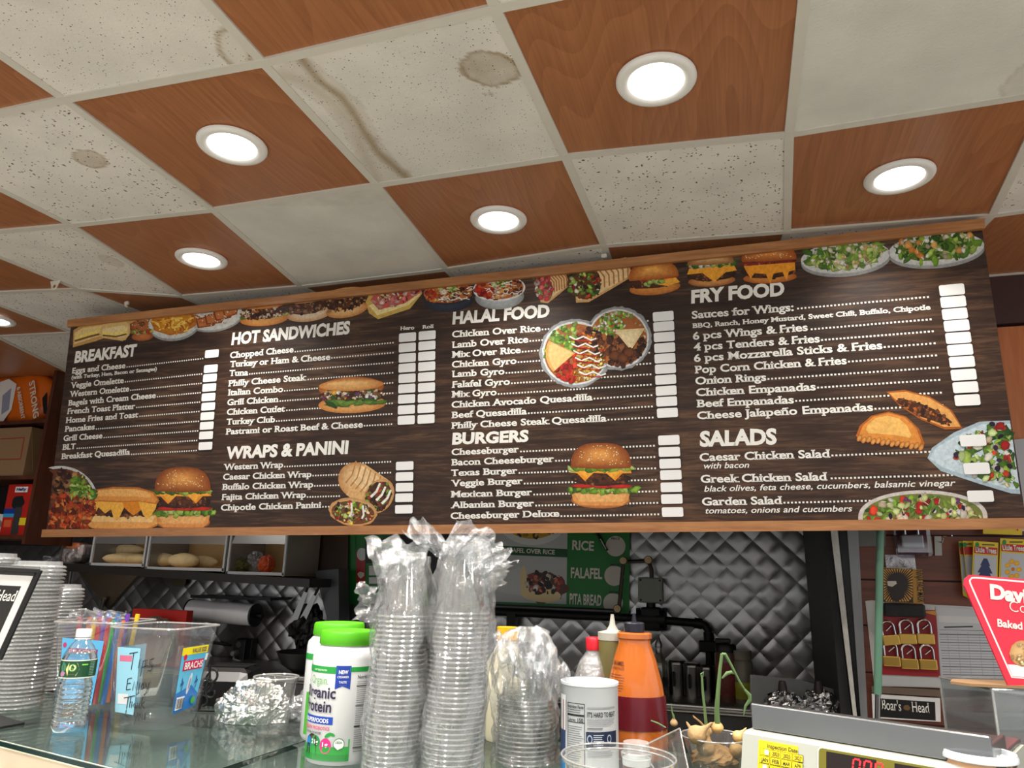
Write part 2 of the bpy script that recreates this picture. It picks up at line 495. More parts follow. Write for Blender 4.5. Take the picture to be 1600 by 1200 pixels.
def oak(name, k):
    """oak veneer with cathedral figure"""
    mm, N, L, B = nm(name)
    tc = N.new('ShaderNodeTexCoord'); mp = N.new('ShaderNodeMapping'); mp.inputs['Scale'].default_value = (1.0, .16, 1.0)
    oi = N.new('ShaderNodeObjectInfo'); av = N.new('ShaderNodeVectorMath'); av.operation = 'ADD'
    L.new(tc.outputs['Object'], av.inputs[0]); L.new(oi.outputs['Location'], av.inputs[1]); L.new(av.outputs[0], mp.inputs['Vector'])
    n0 = N.new('ShaderNodeTexNoise'); n0.inputs['Scale'].default_value = 3.2; n0.inputs['Detail'].default_value = 1.5; L.new(mp.outputs[0], n0.inputs['Vector'])
    mu = N.new('ShaderNodeMath'); mu.operation = 'MULTIPLY'; mu.inputs[1].default_value = 26; L.new(n0.outputs['Fac'], mu.inputs[0])
    fr = N.new('ShaderNodeMath'); fr.operation = 'FRACT'; L.new(mu.outputs[0], fr.inputs[0])
    m2 = N.new('ShaderNodeMapping'); m2.inputs['Scale'].default_value = (1, .03, 1); L.new(av.outputs[0], m2.inputs['Vector'])
    n2 = N.new('ShaderNodeTexNoise'); n2.inputs['Scale'].default_value = 160; n2.inputs['Detail'].default_value = 2; L.new(m2.outputs[0], n2.inputs['Vector'])
    ad = N.new('ShaderNodeMath'); ad.operation = 'MULTIPLY_ADD'; ad.inputs[1].default_value = .28; L.new(fr.outputs[0], ad.inputs[0])
    m3 = N.new('ShaderNodeMath'); m3.operation = 'MULTIPLY'; m3.inputs[1].default_value = .75; L.new(n2.outputs['Fac'], m3.inputs[0]); L.new(m3.outputs[0], ad.inputs[2])
    cr = N.new('ShaderNodeValToRGB'); cr.color_ramp.elements[0].position = .2; cr.color_ramp.elements[0].color = srgb(172 * k, 114 * k, 74 * k)
    cr.color_ramp.elements[1].position = .85; cr.color_ramp.elements[1].color = srgb(142 * k, 89 * k, 55 * k)
    L.new(ad.outputs[0], cr.inputs[0]); L.new(cr.outputs[0], B.inputs['Base Color'])
    B.inputs['Roughness'].default_value = .34; B.inputs['Specular IOR Level'].default_value = .45
    return mm
OAK = oak('oak_veneer_panel', 1.0)
# water marks: centre, half-size and turn in the photograph, where they were measured
stains = {(0, -1): [(366, 76, 40, 26, 1.0, .9, 'ring')], (-1, 0): [(141, 249, 30, 13, .3, .85, 'fill')], (1, 0): [(766, 108, 47, 28, .1, 1.0, 'fill'), (763, 148, 7, 3, 0, .6, 'ring')],
          (-2, 1): [(174, 408, 21, 6, .35, .5, 'fill')], (3, 0): [(1618, 128, 62, 32, -.5, .35, 'fill')]}
streak = [(470, 92), (500, 128), (533, 152), (553, 178), (568, 205), (592, 240), (640, 282)]
streak2 = [(440, 118), (480, 130), (520, 160), (552, 195), (566, 235), (590, 282)]
def near(P, x, y):
    best = 1e9
    for (ax, ay), (bx, by) in zip(P, P[1:]):
        dx, dy = bx - ax, by - ay; t = max(0, min(1, ((x - ax) * dx + (y - ay) * dy) / (dx * dx + dy * dy)))
        best = min(best, math.hypot(x - ax - t * dx, y - ay - t * dy))
    return best
def stain_at(i, j, p):
    x, y = project(p); a = 0.0
    nz = mnoise(Vector(p) * 22) * .5 + mnoise(Vector(p) * 60) * .3
    for cx, cy, rx, ry, rot, k, kind in stains.get((i, j), ()):
        c, q = math.cos(rot), math.sin(rot)
        u = ((x - cx) * c + (y - cy) * q) / rx; v = (-(x - cx) * q + (y - cy) * c) / ry
        r = math.hypot(u, v) * (1 + .22 * nz)
        if r < 1.0:
            e = max(0, 1 - abs(r - (.84 if kind == 'ring' else .92)) / (.2 if kind == 'ring' else .12))
            a = max(a, k * (e * .95 if kind == 'ring' else (.45 + .3 * nz + .45 * e)))
            if kind == 'ring': a = max(a, .12)
    if (i, j) == (1, 0):
        d = near(streak, x, y) * (1 + .5 * nz)
        if d < 9: a = max(a, .85 * (1 - d / 9) ** .6)
        d = near(streak2, x, y) * (1 + .6 * nz)
        if d < 14: a = max(a, .38 * (1 - d / 14) ** .5)
        if near(streak, x, y) + near(streak2, x, y) < 48: a = max(a, .18)
    if (i, j) == (0, 1) and y < 322 + .0 * x and near([(360, 330), (585, 292)], x, y) < 26: a = max(a, .22 * max(0, nz + .4))
    return a
tile_kind = {(0, 1): 2, (-1, 0): 1, (2, 1): 1, (0, -1): 0, (1, 0): 0, (3, 0): 2, (-2, 1): 1, (4, 1): 1}
for i in range(I0, I1):
    for j in range(J0, J1):
        if not has_tile(i, j): continue
        q = [gv(i, j), gv(i + 1, j), gv(i + 1, j + 1), gv(i, j + 1)]
        c = sum(q, Vector()) / 4
        woodp = (i + j) % 2 == 0
        z = 0.0035 if woodp else 0.001
        near_view = -4 <= i <= 4 and -1 <= j <= 3
        n = 72 if (not woodp and ((i, j) in stains or (i, j) == (0, 1))) else 1
        vs, cs = [], []
        for b in range(n + 1):
            for a in range(n + 1):
                u, v = a / n, b / n
                p = (q[0] * (1 - u) + q[1] * u) * (1 - v) + (q[3] * (1 - u) + q[2] * u) * v
                s_ = stain_at(i, j, p) if n > 1 else 0
                vs.append((p.x - c.x, p.y - c.y, z)); cs.append((1 - .58 * s_, 1 - .70 * s_, 1 - .84 * s_, 1))
        fs = [(b * (n + 1) + a, (b + 1) * (n + 1) + a, (b + 1) * (n + 1) + a + 1, b * (n + 1) + a + 1) for b in range(n) for a in range(n)]
        k = len(vs); top = [(p.x - c.x, p.y - c.y, .016) for p in q]
        vs += top; cs += [(1, 1, 1, 1)] * 4
        cor = [0, n, (n + 1) ** 2 - 1, (n + 1) * n]
        fs += [(cor[e], cor[(e + 1) % 4], k + (e + 1) % 4, k + e) for e in range(4)] + [(k, k + 1, k + 2, k + 3)]
        mb = MB(); mb.add(vs, fs, False, cs)
        t = mb.build('wood_panel' if woodp else 'acoustic_tile', OAK if woodp else TILE_M[tile_kind.get((i, j), (i * 3 + j) % 2)], ceiling, ink=True)
        t.location = c
# ---------------------------------------------------------------- recessed downlights
trim_m = mat('white_light_trim', (232, 230, 224), rough=.35, var=.02)
lens_m, N, L, B = nm('lit_lens'); MATS['lit_lens'] = lens_m
B.inputs['Base Color'].default_value = (.9, .9, .9, 1); B.inputs['Emission Color'].default_value = (1.0, .97, .92, 1); B.inputs['Emission Strength'].default_value = 9.0
def make_light():
    t = thing('recessed_downlight', 'x', 'ceiling light')
    m = MB(); m.lathe([(.066, .004), (.068, -.004), (.074, -.008), (.086, -.009), (.094, -.006), (.097, -.001), (.097, .003)], 48)
    m.build('trim_ring', trim_m, t)
    m = MB(); m.lathe([(.0001, -.0015), (.03, -.0015), (.0665, -.001)], 48); m.build('lens', lens_m, t)
    ld = bpy.data.lights.new('lamp', 'AREA'); ld.shape = 'DISK'; ld.size = .128; ld.energy = LAMP_W; ld.color = (1.0, .955, .89); ld.spread = math.radians(130)
    lo = bpy.data.objects.new('lamp', ld); C.objects.link(lo); lo.parent = t; lo.location = (0, 0, -.004); KIDS.setdefault(t.name, []).append(lo)
    return t
proto = make_light()
lights = [((363, 228), 'lit downlight in the large oak panel at upper left, above the HOT SANDWICHES heading'), ((315, 405), 'lit downlight in the oak panel above the BREAKFAST end of the menu board'),
          ((779, 344), 'lit downlight in the oak panel right above the HALAL FOOD heading'), ((1025, 126), 'biggest lit downlight, in the oak panel at upper right of centre'),
          ((1405, 277), 'lit downlight in the oak panel above the FRY FOOD end of the menu board'), ((-10, 500), 'half seen downlight at the left edge above the wooden shelf unit')]
first = True
LG = 'recessed downlights in the oak ceiling panels'
for (px, py), lab in lights:
    p = at_z(px, py, CEIL - .004)
    if first:
        proto.location = p; proto['label'] = lab; proto['group'] = LG; first = False
    else: dup(proto, p, 0, lab, LG)
# the ones over the customers, above and behind the photographer
for i, j in ((1, -1), (3, -1), (-1, -1), (0, -2), (2, -2), (4, -2), (1, -3), (3, -3), (-1, -3), (5, -1)):
    dup(proto, (GX + T * (i + .5), GY + T * (j + .5), CEIL - .004), 0, 'lit downlight in an oak panel over the customers, above the picture', LG)

# extra power added to these lamps, so floor bounce lightens the ceiling
strong = proto.children[-1].data.copy() if proto.children and proto.children[-1].type == 'LIGHT' else bpy.data.objects['lamp'].data.copy(); strong.energy = LAMP_W * 2.1
for o in C.objects:
    if o.type == 'LIGHT' and o.parent and 'over the customers' in o.parent['label']: o.data = strong
# ---------------------------------------------------------------- walls and floor
def quilted(name, size, metal=.9, k=1.0):
    """stainless sheet pressed with a diamond quilt"""
    mm, N, L, B = nm(name)
    B.inputs['Base Color'].default_value = (.40 * k, .395 * k, .385 * k, 1); B.inputs['Metallic'].default_value = metal; B.inputs['Roughness'].default_value = .3
    tc = N.new('ShaderNodeTexCoord'); n = N.new('ShaderNodeTexNoise'); n.inputs['Scale'].default_value = 3
    L.new(tc.outputs['Object'], n.inputs['Vector'])
    mr = N.new('ShaderNodeMapRange'); mr.inputs['To Min'].default_value = .2; mr.inputs['To Max'].default_value = .42; L.new(n.outputs['Fac'], mr.inputs[0]); L.new(mr.outputs[0], B.inputs['Roughness'])
    return mm
STEEL_Q = quilted('quilted_stainless', .1)
BACKY = 4.05
def quilt_wall(name, x0, x1, z0, z1, y, d):
    """each pressed diamond bulges like a cushion, every one at its own slight tilt"""
    m = MB(); h = d / 2; K = 6
    nx = int((x1 - x0) / d) + 1; nz = int((z1 - z0) / d) + 1; rg = random.Random(5)
    for b in range(nz * 2 + 1):
        for a in range(nx + 1):
            cx = x0 + a * d + (h if b % 2 else 0); cz = z0 + b * h; tu, tv = rg.uniform(-.0012, .0012), rg.uniform(-.0012, .0012)
            V = []
            for j in range(K + 1):
                for i in range(K + 1):
                    u, v = 2 * i / K - 1, 2 * j / K - 1
                    q = (1 - abs(u) ** 3.4) * (1 - abs(v) ** 3.4)
                    V.append((cx + (u - v) * h / 2, y - .0034 * q ** .6 - (tu * u + tv * v) * q * 1.6, cz + (u + v) * h / 2))
            m.add(V, [(j * (K + 1) + i, j * (K + 1) + i + 1, (j + 1) * (K + 1) + i + 1, (j + 1) * (K + 1) + i) for j in range(K) for i in range(K)], True)
    m.box(((x0 + x1) / 2, y + .03, (z0 + z1) / 2), (x1 - x0 + .3, .04, z1 - z0 + .3))
    o = m.build(name, STEEL_Q, sharp=80); tag(o, kind='structure'); return o
quilt_wall('wall_back', -5.2, .75, .4, 1.9, BACKY, .138)
plaster = mat('dark_painted_wall', (38, 38, 42), rough=.8)
m = MB(); m.box((-1.9, BACKY + .04, 2.5), (5.6, .05, 1.0)); tag(m.build('wall_upper', plaster), kind='structure')
m = MB(); m.box((-5.3, 2.0, 1.5), (.06, 4.3, 3.0)); tag(m.build('wall_left', plaster), kind='structure')
floor_m = mat('pale_quarry_tile', (214, 209, 200), rough=.45, var=.15, scale=4)
m = MB(); m.box((0, 1.0, -.03), (11, 9, .06)); tag(m.build('floor', floor_m), kind='structure')
# ================================================================ THE MENU BOARD
BK = 1.02
BP = Vector((-2.848 * BK, 2.4 * BK, CAMZ + 1.0706 * BK)); byaw, btilt, broll = 0.0089, -0.0597, 0.01438
BW, BH = 3.6752 * BK, .9613 * BK
bax = Vector((math.cos(byaw) * math.cos(broll), math.sin(byaw) * math.cos(broll), math.sin(broll))); bn_ = Vector((-math.sin(byaw), math.cos(byaw), 0))
bup = Vector((0, 0, 1)) * math.cos(btilt) + bn_ * math.sin(btilt); bup = (bup - bax * bup.dot(bax)).normalized()
bout = bax.cross(bup)                                   # towards the customers
def FB(u, v, l): return BP + bax * u + bup * (v - BH) + bout * l     # metres along the board, metres above its lower edge
def buv(px, py):
    p = at_plane(px, py, BP, bout) - BP; return p.dot(bax), p.dot(bup) + BH
def FPXL(x, y, l): return at_plane(x, y, BP, bout) + bout * l        # where a measured point of the print lies on the board
board = thing('menu_board', 'long printed menu board with dark plank background and food pictures, hanging under the ceiling', 'menu board', BP + bax * BW / 2 - bup * BH)
def dark_plank():
    mm, N, L, B = nm('printed_dark_planks')
    tc = N.new('ShaderNodeTexCoord'); mp = N.new('ShaderNodeMapping'); mp.inputs['Scale'].default_value = (.55, 1, 7)
    L.new(tc.outputs['Object'], mp.inputs['Vector'])
    n1 = N.new('ShaderNodeTexNoise'); n1.inputs['Scale'].default_value = 9; n1.inputs['Detail'].default_value = 8; n1.inputs['Roughness'].default_value = .7; n1.inputs['Distortion'].default_value = .5
    L.new(mp.outputs[0], n1.inputs['Vector'])
    n2 = N.new('ShaderNodeTexNoise'); n2.inputs['Scale'].default_value = 2.0; n2.inputs['Detail'].default_value = 3; L.new(tc.outputs['Object'], n2.inputs['Vector'])
    ad = N.new('ShaderNodeMath'); ad.operation = 'MULTIPLY_ADD'; ad.inputs[1].default_value = .5; L.new(n2.outputs['Fac'], ad.inputs[0]); L.new(n1.outputs['Fac'], ad.inputs[2])
    cr = N.new('ShaderNodeValToRGB'); e = cr.color_ramp.elements
    e[0].position = .55; e[0].color = srgb(34, 23, 18); e[1].position = .97; e[1].color = srgb(104, 76, 55)
    k = e.new(.76); k.color = srgb(60, 42, 32)
    L.new(ad.outputs[0], cr.inputs[0]); L.new(cr.outputs[0], B.inputs['Base Color'])
    B.inputs['Roughness'].default_value = .42; B.inputs['Specular IOR Level'].default_value = .3
    return mm
m = MB()
m.add([FB(u, v, l) for l in (0, -.012) for u, v in ((0, 0), (BW, 0), (BW, BH), (0, BH))], [(0, 1, 2, 3), (7, 6, 5, 4), (0, 4, 5, 1), (1, 5, 6, 2), (2, 6, 7, 3), (3, 7, 4, 0)])
m.build('panel', dark_plank(), board, world=True)
railw = wood('light_wood_rail', (150, 98, 56), (186, 130, 80), rough=.38, scale=(.8, 6, 9), wave=4)
def rail(name, v0, v1):
    m = MB(); V = []
    for u in (-.004, BW + .004):
        for l, v in ((.018, v0), (.018, v1), (-.02, v1), (-.02, v0)): V.append(FB(u, v, l))
    m.add(V, [(0, 1, 5, 4), (1, 2, 6, 5), (2, 3, 7, 6), (3, 0, 4, 7), (3, 2, 1, 0), (4, 5, 6, 7)])
    m.build(name, railw, board, world=True)
rail('top_rail', BH - .028, BH + .006); rail('bottom_rail', -.006, .027)
INK = vcol_mat('glossy_print', rough=.42, spec=.3)
def food_ink():
    """printed photographs of food: the flat inks with a fine mottled grain"""
    mm = vcol_mat('food_print', rough=.42, spec=.3); N, L = mm.node_tree.nodes, mm.node_tree.links; B = N['Principled BSDF']; a = [n for n in N if n.type == 'VERTEX_COLOR'][0]
    tc = N.new('ShaderNodeTexCoord'); n1 = N.new('ShaderNodeTexNoise'); n1.inputs['Scale'].default_value = 85; n1.inputs['Detail'].default_value = 5; n1.inputs['Roughness'].default_value = .7
    L.new(tc.outputs['Object'], n1.inputs['Vector']); mr = N.new('ShaderNodeMapRange'); mr.inputs['From Min'].default_value = .3; mr.inputs['From Max'].default_value = .72; mr.inputs['To Min'].default_value = .66; mr.inputs['To Max'].default_value = 1.08
    L.new(n1.outputs['Fac'], mr.inputs[0]); mx = N.new('ShaderNodeMix'); mx.data_type = 'RGBA'; mx.blend_type = 'MULTIPLY'; mx.inputs['Factor'].default_value = 1
    L.new(a.outputs['Color'], mx.inputs['A']); L.new(mr.outputs[0], mx.inputs['B']); L.new(mx.outputs['Result'], B.inputs['Base Color']); return mm
FOOD = food_ink()
WHITE_INK = mat('white_print', (236, 234, 226), rough=.4, var=.01)
# ---- lettering, measured on the photograph (view factor, origin)
VA = lambda x, y: buv(x / 3, 440 + y / 3)
VB = lambda x, y: buv(300 + x / 3, 440 + y / 3)
VC = lambda x, y: buv(650 + x / 2.609, 380 + y / 2.609)
VD = lambda x, y: buv(1050 + x / 2.4, 340 + y / 2.4)
def section(name, V, heads, rows, cap):
    m = MB()
    for s, x0, y0, x1, y1, c in heads:
        a, b = V(x0, y0), V(x1, y1); cc = V(x0, y0 - c)[1] - a[1]
        ph = [random.uniform(-.03, .03) for _ in range(40)]
        w = (b[0] - a[0]) / len(s)
        write(m, s, FB, a[0], a[1], b[0], cc, b[1], bold=.046, lift=6e-4, wob=lambda x, y, w=w, ph=ph: (x + .06 * y, y * (1 + ph[int(max(0, x) / w) % 40])))
    m.build('heading', WHITE_INK, board, world=True)
    m = MB()
    for r in rows:
        s, x0, y0, x1, y1 = r[:5]; dots = r[5:]
        k, st = 1.0, dict(bold=.026, slab=.085)
        if s[0] == '~': s = s[1:]; k = .62
        if s[0] == '/': s = s[1:]; k = .74; st = dict(bold=.012, shear=.25)
        a, b = V(x0, y0), V(x1, y1); cc = (V(x0, y0 - cap)[1] - a[1]) * k
        write(m, s, FB, a[0], a[1], b[0], cc, b[1], lift=6e-4, **st)
        for d in dots:
            p, q = V(d[0], d[1]), V(d[2], d[3])
            n = max(2, int((q[0] - p[0]) / .0115))
            for i in range(n + 1):
                t = i / n; u = p[0] + (q[0] - p[0]) * t; v = p[1] + (q[1] - p[1]) * t + .003; e = .0030
                m.add([FB(u - e, v - e, 6e-4), FB(u + e, v - e, 6e-4), FB(u + e, v + e, 6e-4), FB(u - e, v + e, 6e-4)], [(0, 1, 2, 3)])
    m.build(name, WHITE_INK, board, world=True)
def R(s, x0, y0, x1, y1, dx, dy, gap=8):
    """line of the menu with leader dots to (dx, dy)"""
    t = (x1 + gap - x0) / (dx - x0)
    return (s, x0, y0, x1, y1, (x1 + gap, y0 + (dy - y0) * t, dx, dy))
section('breakfast_list', VA, [('BREAKFAST', 348, 383, 636, 350, 56)], [
    R('Eggs and Cheese', 338, 432, 588, 406, 950, 364), ('~(with Turkey, Ham, Bacon or Sausages)', 335, 458, 735, 417),
    R('Veggie Omelette', 331, 500, 580, 476, 945, 436), R('Western Omelette', 326, 541, 605, 515, 942, 480), R('Bagels with Cream Cheese', 319, 583, 730, 546, 938, 524),
    R('French Toast Platter', 314, 622, 633, 597, 935, 568), R('Home Fries and Toast', 308, 664, 648, 637, 932, 612), R('Pancakes', 303, 705, 444, 693, 930, 658),
    R('Grill Cheese', 297, 748, 480, 735, 926, 703), R('BLT', 292, 790, 354, 785, 922, 748), R('Breakfast Quesadilla', 287, 833, 609, 812, 920, 795)], 27)
section('hot_sandwich_list', VB, [('HOT SANDWICHES', 184, 298, 738, 246, 58)], [
    R('Chopped Cheese', 178, 360, 476, 332, 942, 290), R('Turkey or Ham & Cheese', 178, 402, 648, 367, 942, 337), R('Tuna', 174, 444, 263, 440, 940, 383),
    R('Philly Cheese Steak', 170, 492, 537, 463, 940, 431), R('Italian Combo', 168, 535, 427, 518, 940, 478), R('Grill Chicken', 165, 581, 406, 565, 940, 526),
    R('Chicken Cutlet', 163, 626, 437, 610, 938, 574), R('Turkey Club', 161, 672, 389, 660, 936, 624), R('Pastrami or Roast Beef & Cheese', 158, 718, 801, 684, 935, 672)], 29)
for w_, x0, y0, x1, y1 in (('Hero', 976, 228, 1042, 224), ('Roll', 1080, 222, 1133, 217)):
    m = MB(); a, b = VB(x0, y0), VB(x1, y1); write(m, w_, FB, a[0], a[1], b[0], VB(x0, y0 - 17)[1] - a[1], b[1], lift=6e-4, bold=.028, slab=.085); m.build('column_heading', WHITE_INK, board, world=True)
section('wrap_list', VB, [('WRAPS & PANINI', 157, 833, 730, 808, 60)], [
    R('Western Wrap', 148, 884, 427, 872, 930, 848), R('Caesar Chicken Wrap', 145, 930, 560, 917, 930, 899), R('Buffalo Chicken Wrap', 141, 977, 568, 965, 928, 949),
    R('Fajita Chicken Wrap', 138, 1025, 534, 1013, 690, 1009), R('Chipotle Chicken Panini', 135, 1074, 606, 1061, 668, 1058)], 29)
section('halal_list', VC, [('HALAL FOOD', 148, 332, 543, 302, 52)], [
    R('Chicken Over Rice', 147, 385, 508, 360, 945, 320), R('Lamb Over Rice', 146, 428, 458, 405, 947, 363), R('Mix Over Rice', 146, 468, 427, 448, 949, 406),
    R('Chicken Gyro', 146, 508, 410, 492, 951, 450), R('Lamb Gyro', 146, 547, 361, 535, 955, 494), R('Falafel Gyro', 146, 590, 383, 577, 956, 538),
    R('Mix Gyro', 145, 630, 329, 620, 957, 580), R('Chicken Avocado Quesadilla', 145, 672, 720, 641, 960, 623), R('Beef Quesadilla', 145, 714, 452, 698, 962, 669),
    R('Philly Cheese Steak Quesadilla', 144, 757, 777, 727, 965, 714)], 27)
section('burger_list', VC, [('BURGERS', 147, 822, 458, 810, 48)], [
    R('Cheeseburger', 145, 865, 420, 853, 970, 829), R('Bacon Cheeseburger', 144, 907, 563, 892, 972, 875), R('Texas Burger', 143, 950, 414, 940, 975, 921),
    R('Veggie Burger', 143, 992, 435, 982, 977, 968), R('Mexican Burger', 142, 1037, 474, 1028, 980, 1015), R('Albanian Burger', 142, 1081, 482, 1073, 984, 1062),
    R('Cheeseburger Deluxe', 141, 1125, 585, 1115, 988, 1109)], 27)
section('fry_food_list', VD, [('FRY FOOD', 72, 323, 422, 293, 52)], [
    R('Sauces for Wings:', 75, 380, 457, 350, 960, 301, 16), ('~BBQ, Ranch, Honey Mustard, Sweet Chili, Buffalo, Chipotle', 77, 415, 970, 345),
    R('6 pcs Wings & Fries', 79, 459, 510, 425, 970, 385, 14), R('4 pcs Tenders & Fries', 82, 500, 555, 468, 978, 430), R('6 pcs Mozzarella Sticks & Fries', 83, 542, 790, 493, 985, 475),
    R('Pop Corn Chicken & Fries', 86, 585, 656, 550, 990, 520), R('Onion Rings', 88, 627, 354, 612, 996, 566), R('Chicken Empanadas', 91, 670, 540, 648, 1002, 612),
    R('Beef Empanadas', 93, 712, 458, 697, 1008, 660), R('Cheese Jalape\u00f1o Empanadas', 95, 757, 755, 725, 1014, 707)], 29)
section('salad_list', VD, [('SALADS', 104, 860, 393, 851, 60)], [
    R('Caesar Chicken Salad', 104, 914, 594, 900, 1045, 879), ('/with bacon', 120, 942, 290, 938), R('Greek Chicken Salad', 108, 995, 583, 986, 1050, 969, 16),
    ('/black olives, feta cheese, cucumbers, balsamic vinegar', 121, 1028, 1065, 1006), R('Garden Salad', 113, 1080, 414, 1075, 1065, 1058), ('/tomatoes, onions and cucumbers', 126, 1110, 677, 1102)], 30)
# ---- white price boxes
def boxes(V, cs, w, h):
    for x, y in cs:
        u, v = V(x, y); a = V(x - w / 2, y); b = V(x + w / 2, y); hw = (b[0] - a[0]) / 2; hh = (V(x, y - h / 2)[1] - v) * .98
        s = Sheet(FB, base=4.2e-3); s.rrect(u - hw, v - hh, u + hw, v + hh, hh * .34, (240, 240, 238))
        s.build('price_box', INK, board, world=True)
boxes(VA, [(996, 339), (991, 409), (987, 452), (984, 497), (980, 542), (979, 586), (975, 631), (972, 676), (969, 721), (966, 771)], 64, 37)
boxes(VB, [(1012, 262), (1011, 310), (1011, 358), (1010, 405), (1010, 454), (1009, 502), (1008, 551), (1007, 601), (1006, 650)], 80, 42)
boxes(VB, [(1104, 253), (1103, 301), (1102, 350), (1102, 398), (1101, 447), (1101, 496), (1100, 546), (1099, 595), (1099, 645)], 80, 42)
boxes(VB, [(999, 864), (998, 914), (998, 964), (996, 1013), (995, 1067)], 82, 41)
boxes(VC, [(1008, 299), (1010, 340), (1012, 383), (1014, 427), (1015, 470), (1017, 513), (1018, 557), (1020, 602), (1022, 646), (1025, 692)], 85, 39)
boxes(VC, [(1031, 803), (1033, 851), (1036, 899), (1039, 945), (1041, 995), (1043, 1043), (1046, 1096)], 87, 40)
boxes(VD, [(1048, 272), (1053, 317), (1059, 362), (1066, 406), (1072, 452), (1079, 497), (1086, 542), (1092, 590), (1099, 637), (1106, 685)], 96, 42)
boxes(VD, [(1127, 836), (1141, 941), (1155, 1045)], 98, 44)

# ---- printed dishes
GREENS = [(120, 165, 45), (150, 190, 60), (95, 140, 40), (175, 205, 90), (70, 115, 35), (195, 215, 120)]
DKGREEN = [(45, 85, 30), (65, 110, 35), (90, 135, 45), (120, 160, 60)]
MEAT = [(95, 50, 28), (70, 36, 22), (120, 66, 36), (50, 26, 18), (140, 84, 48)]
REDS = [(200, 45, 30), (220, 70, 40), (170, 30, 25)]
CHEESE = [(245, 165, 45), (250, 185, 70), (230, 140, 30)]
WARM = [(225, 120, 45), (240, 160, 70), (200, 80, 35), (245, 200, 110), (170, 70, 35)]
PALE = [(240, 228, 205), (250, 244, 230), (225, 205, 170)]
BUN_L, BUN_D = (232, 160, 80), (142, 72, 28)
def pic(name): return Sheet(FPXL, step=7e-6, base=8e-4)
def bun(s, w, h, lo=BUN_D, hi=BUN_L, seeds=True):
    """domed bun, its flat side along y = 0"""
    P = []
    for i in range(25):
        a = PI + PI * i / 24; P.append((w / 2 * math.copysign(abs(math.cos(a)) ** .72, math.cos(a)), h * -(abs(math.sin(a)) ** .8)))
    P += [(w / 2 * .97, h * .06), (0, h * .11), (-w / 2 * .97, h * .06)]
    s.poly(P, lo)
    for k in range(9):
        t = (k + 1) / 9; c = tuple(a + (b - a) * t for a, b in zip(lo, hi)); f = 1 - .085 * (k + 1)
        s.poly([(x * f - w * .02 * t, -h * .45 + (y + h * .45) * (f * .98) - h * .06 * t) for x, y in P], c)
    if seeds:
        for _ in range(int(w * .55)):
            a = random.uniform(PI * 1.06, PI * 1.94); r = random.uniform(.15, .93) ** .7
            x, y = w / 2 * r * math.cos(a), h * r * math.sin(a) * .96
            s.blob(x, y, w * .011, w * .007, (252, 232, 190), rot=random.uniform(-1, 1), n=6)
def frill(s, w, y, h, cols=GREENS, n=30):
    for i in range(n):
        x = -w / 2 + w * (i + random.uniform(-.6, 1.6)) / n; c = random.choice(cols)
        s.blob(x, y + random.uniform(-.3, .3) * h, w / n * random.uniform(1.1, 2.2), h * random.uniform(.4, .8), c, rot=random.uniform(-.5, .5), wob=.35, n=9, rim=tuple(v * .62 for v in c), ly=-.2)
def patty(s, w, y, h, n=70):
    s.blob(0, y, w / 2, h / 2, (92, 50, 28), wob=.05, n=26, rim=(42, 22, 14))
    s.scatter(n, ell(0, y, w * .48, h * .46), (-w / 2, y - h / 2, w / 2, y + h / 2), (h * .06, h * .16), MEAT)
def burger(s, cx, top, w, h, rot=0.0, onion=True, seeds=True):
    s.turn(cx, top + h * .42, rot)
    b = h * .58
    s.blob(0, b * .82, w * .41, h * .13, (226, 160, 88), n=26, rim=(170, 98, 44), ly=-.3)                     # lower bun
    s.poly([(-w * .41, b * .62), (w * .41, b * .62), (w * .38, b * .84), (w * .3, b * .96), (-w * .3, b * .96), (-w * .38, b * .84)], (222, 152, 82))
    s.poly([(-w * .36, b * .66), (w * .36, b * .66), (w * .3, b * .86), (-w * .3, b * .86)], (238, 178, 108))
    frill(s, w * .96, b * .56, h * .075, GREENS, 26)
    for x in (-.24, .02, .27): s.blob(w * x, b * .44, w * .17, h * .035, (205, 50, 34), n=14, rim=(150, 26, 20))
    patty(s, w * .84, b * .24, h * .22)
    Q = [(-w * .41, -h * .015), (w * .41, -h * .015), (w * .43, h * .05), (w * .3, h * .055), (w * .2, h * .17), (w * .08, h * .06), (-w * .1, h * .05), (-w * .22, h * .18), (-w * .33, h * .06), (-w * .43, h * .05)]
    s.poly(Q, (240, 150, 36)); s.poly([(x * .9, y * .8 - h * .004) for x, y in Q], (250, 176, 62))
    if onion:
        for x in (-.2, .2): s.blob(w * x, -h * .045, w * .2, h * .026, (232, 214, 222), n=14, rim=(120, 44, 84))
    s.blob(w * .1, -h * .03, w * .13, h * .03, (130, 140, 50), n=12, rim=(86, 96, 30))
    frill(s, w * .92, -h * .02, h * .06, GREENS, 22)
    s.turn0 = s.F; F0 = s.F; s.F = lambda x, y, l: F0(x, y - h * .05, l)
    bun(s, w * .84, h * .37, seeds=seeds); s.F = F0
    s.back()
def hoagie(s, cx, cy, w, h, rot, fill, n=110, topbun=True, lettuce=True, bread=((206, 130, 60), (238, 186, 116))):
    s.turn(cx, cy, rot)
    s.blob(0, h * .24, w / 2, h * .27, bread[1], n=30, rim=bread[0], ly=-.2)
    if lettuce: frill(s, w * .94, h * .12, h * .1, GREENS, 30)
    s.blob(0, -h * .02, w * .47, h * .26, (70, 38, 24), n=24, wob=.08)
    s.scatter(n, ell(0, -h * .02, w * .47, h * .25), (-w / 2, -h * .3, w / 2, h * .25), (h * .03, h * .085), fill)
    if topbun:
        s.blob(0, -h * .33, w * .48, h * .18, bread[1], n=30, rim=bread[0], ly=-.3)
        s.blob(-w * .05, -h * .39, w * .3, h * .06, tuple(min(255, v + 14) for v in bread[1]), n=20, rim=bread[1])
    s.back()
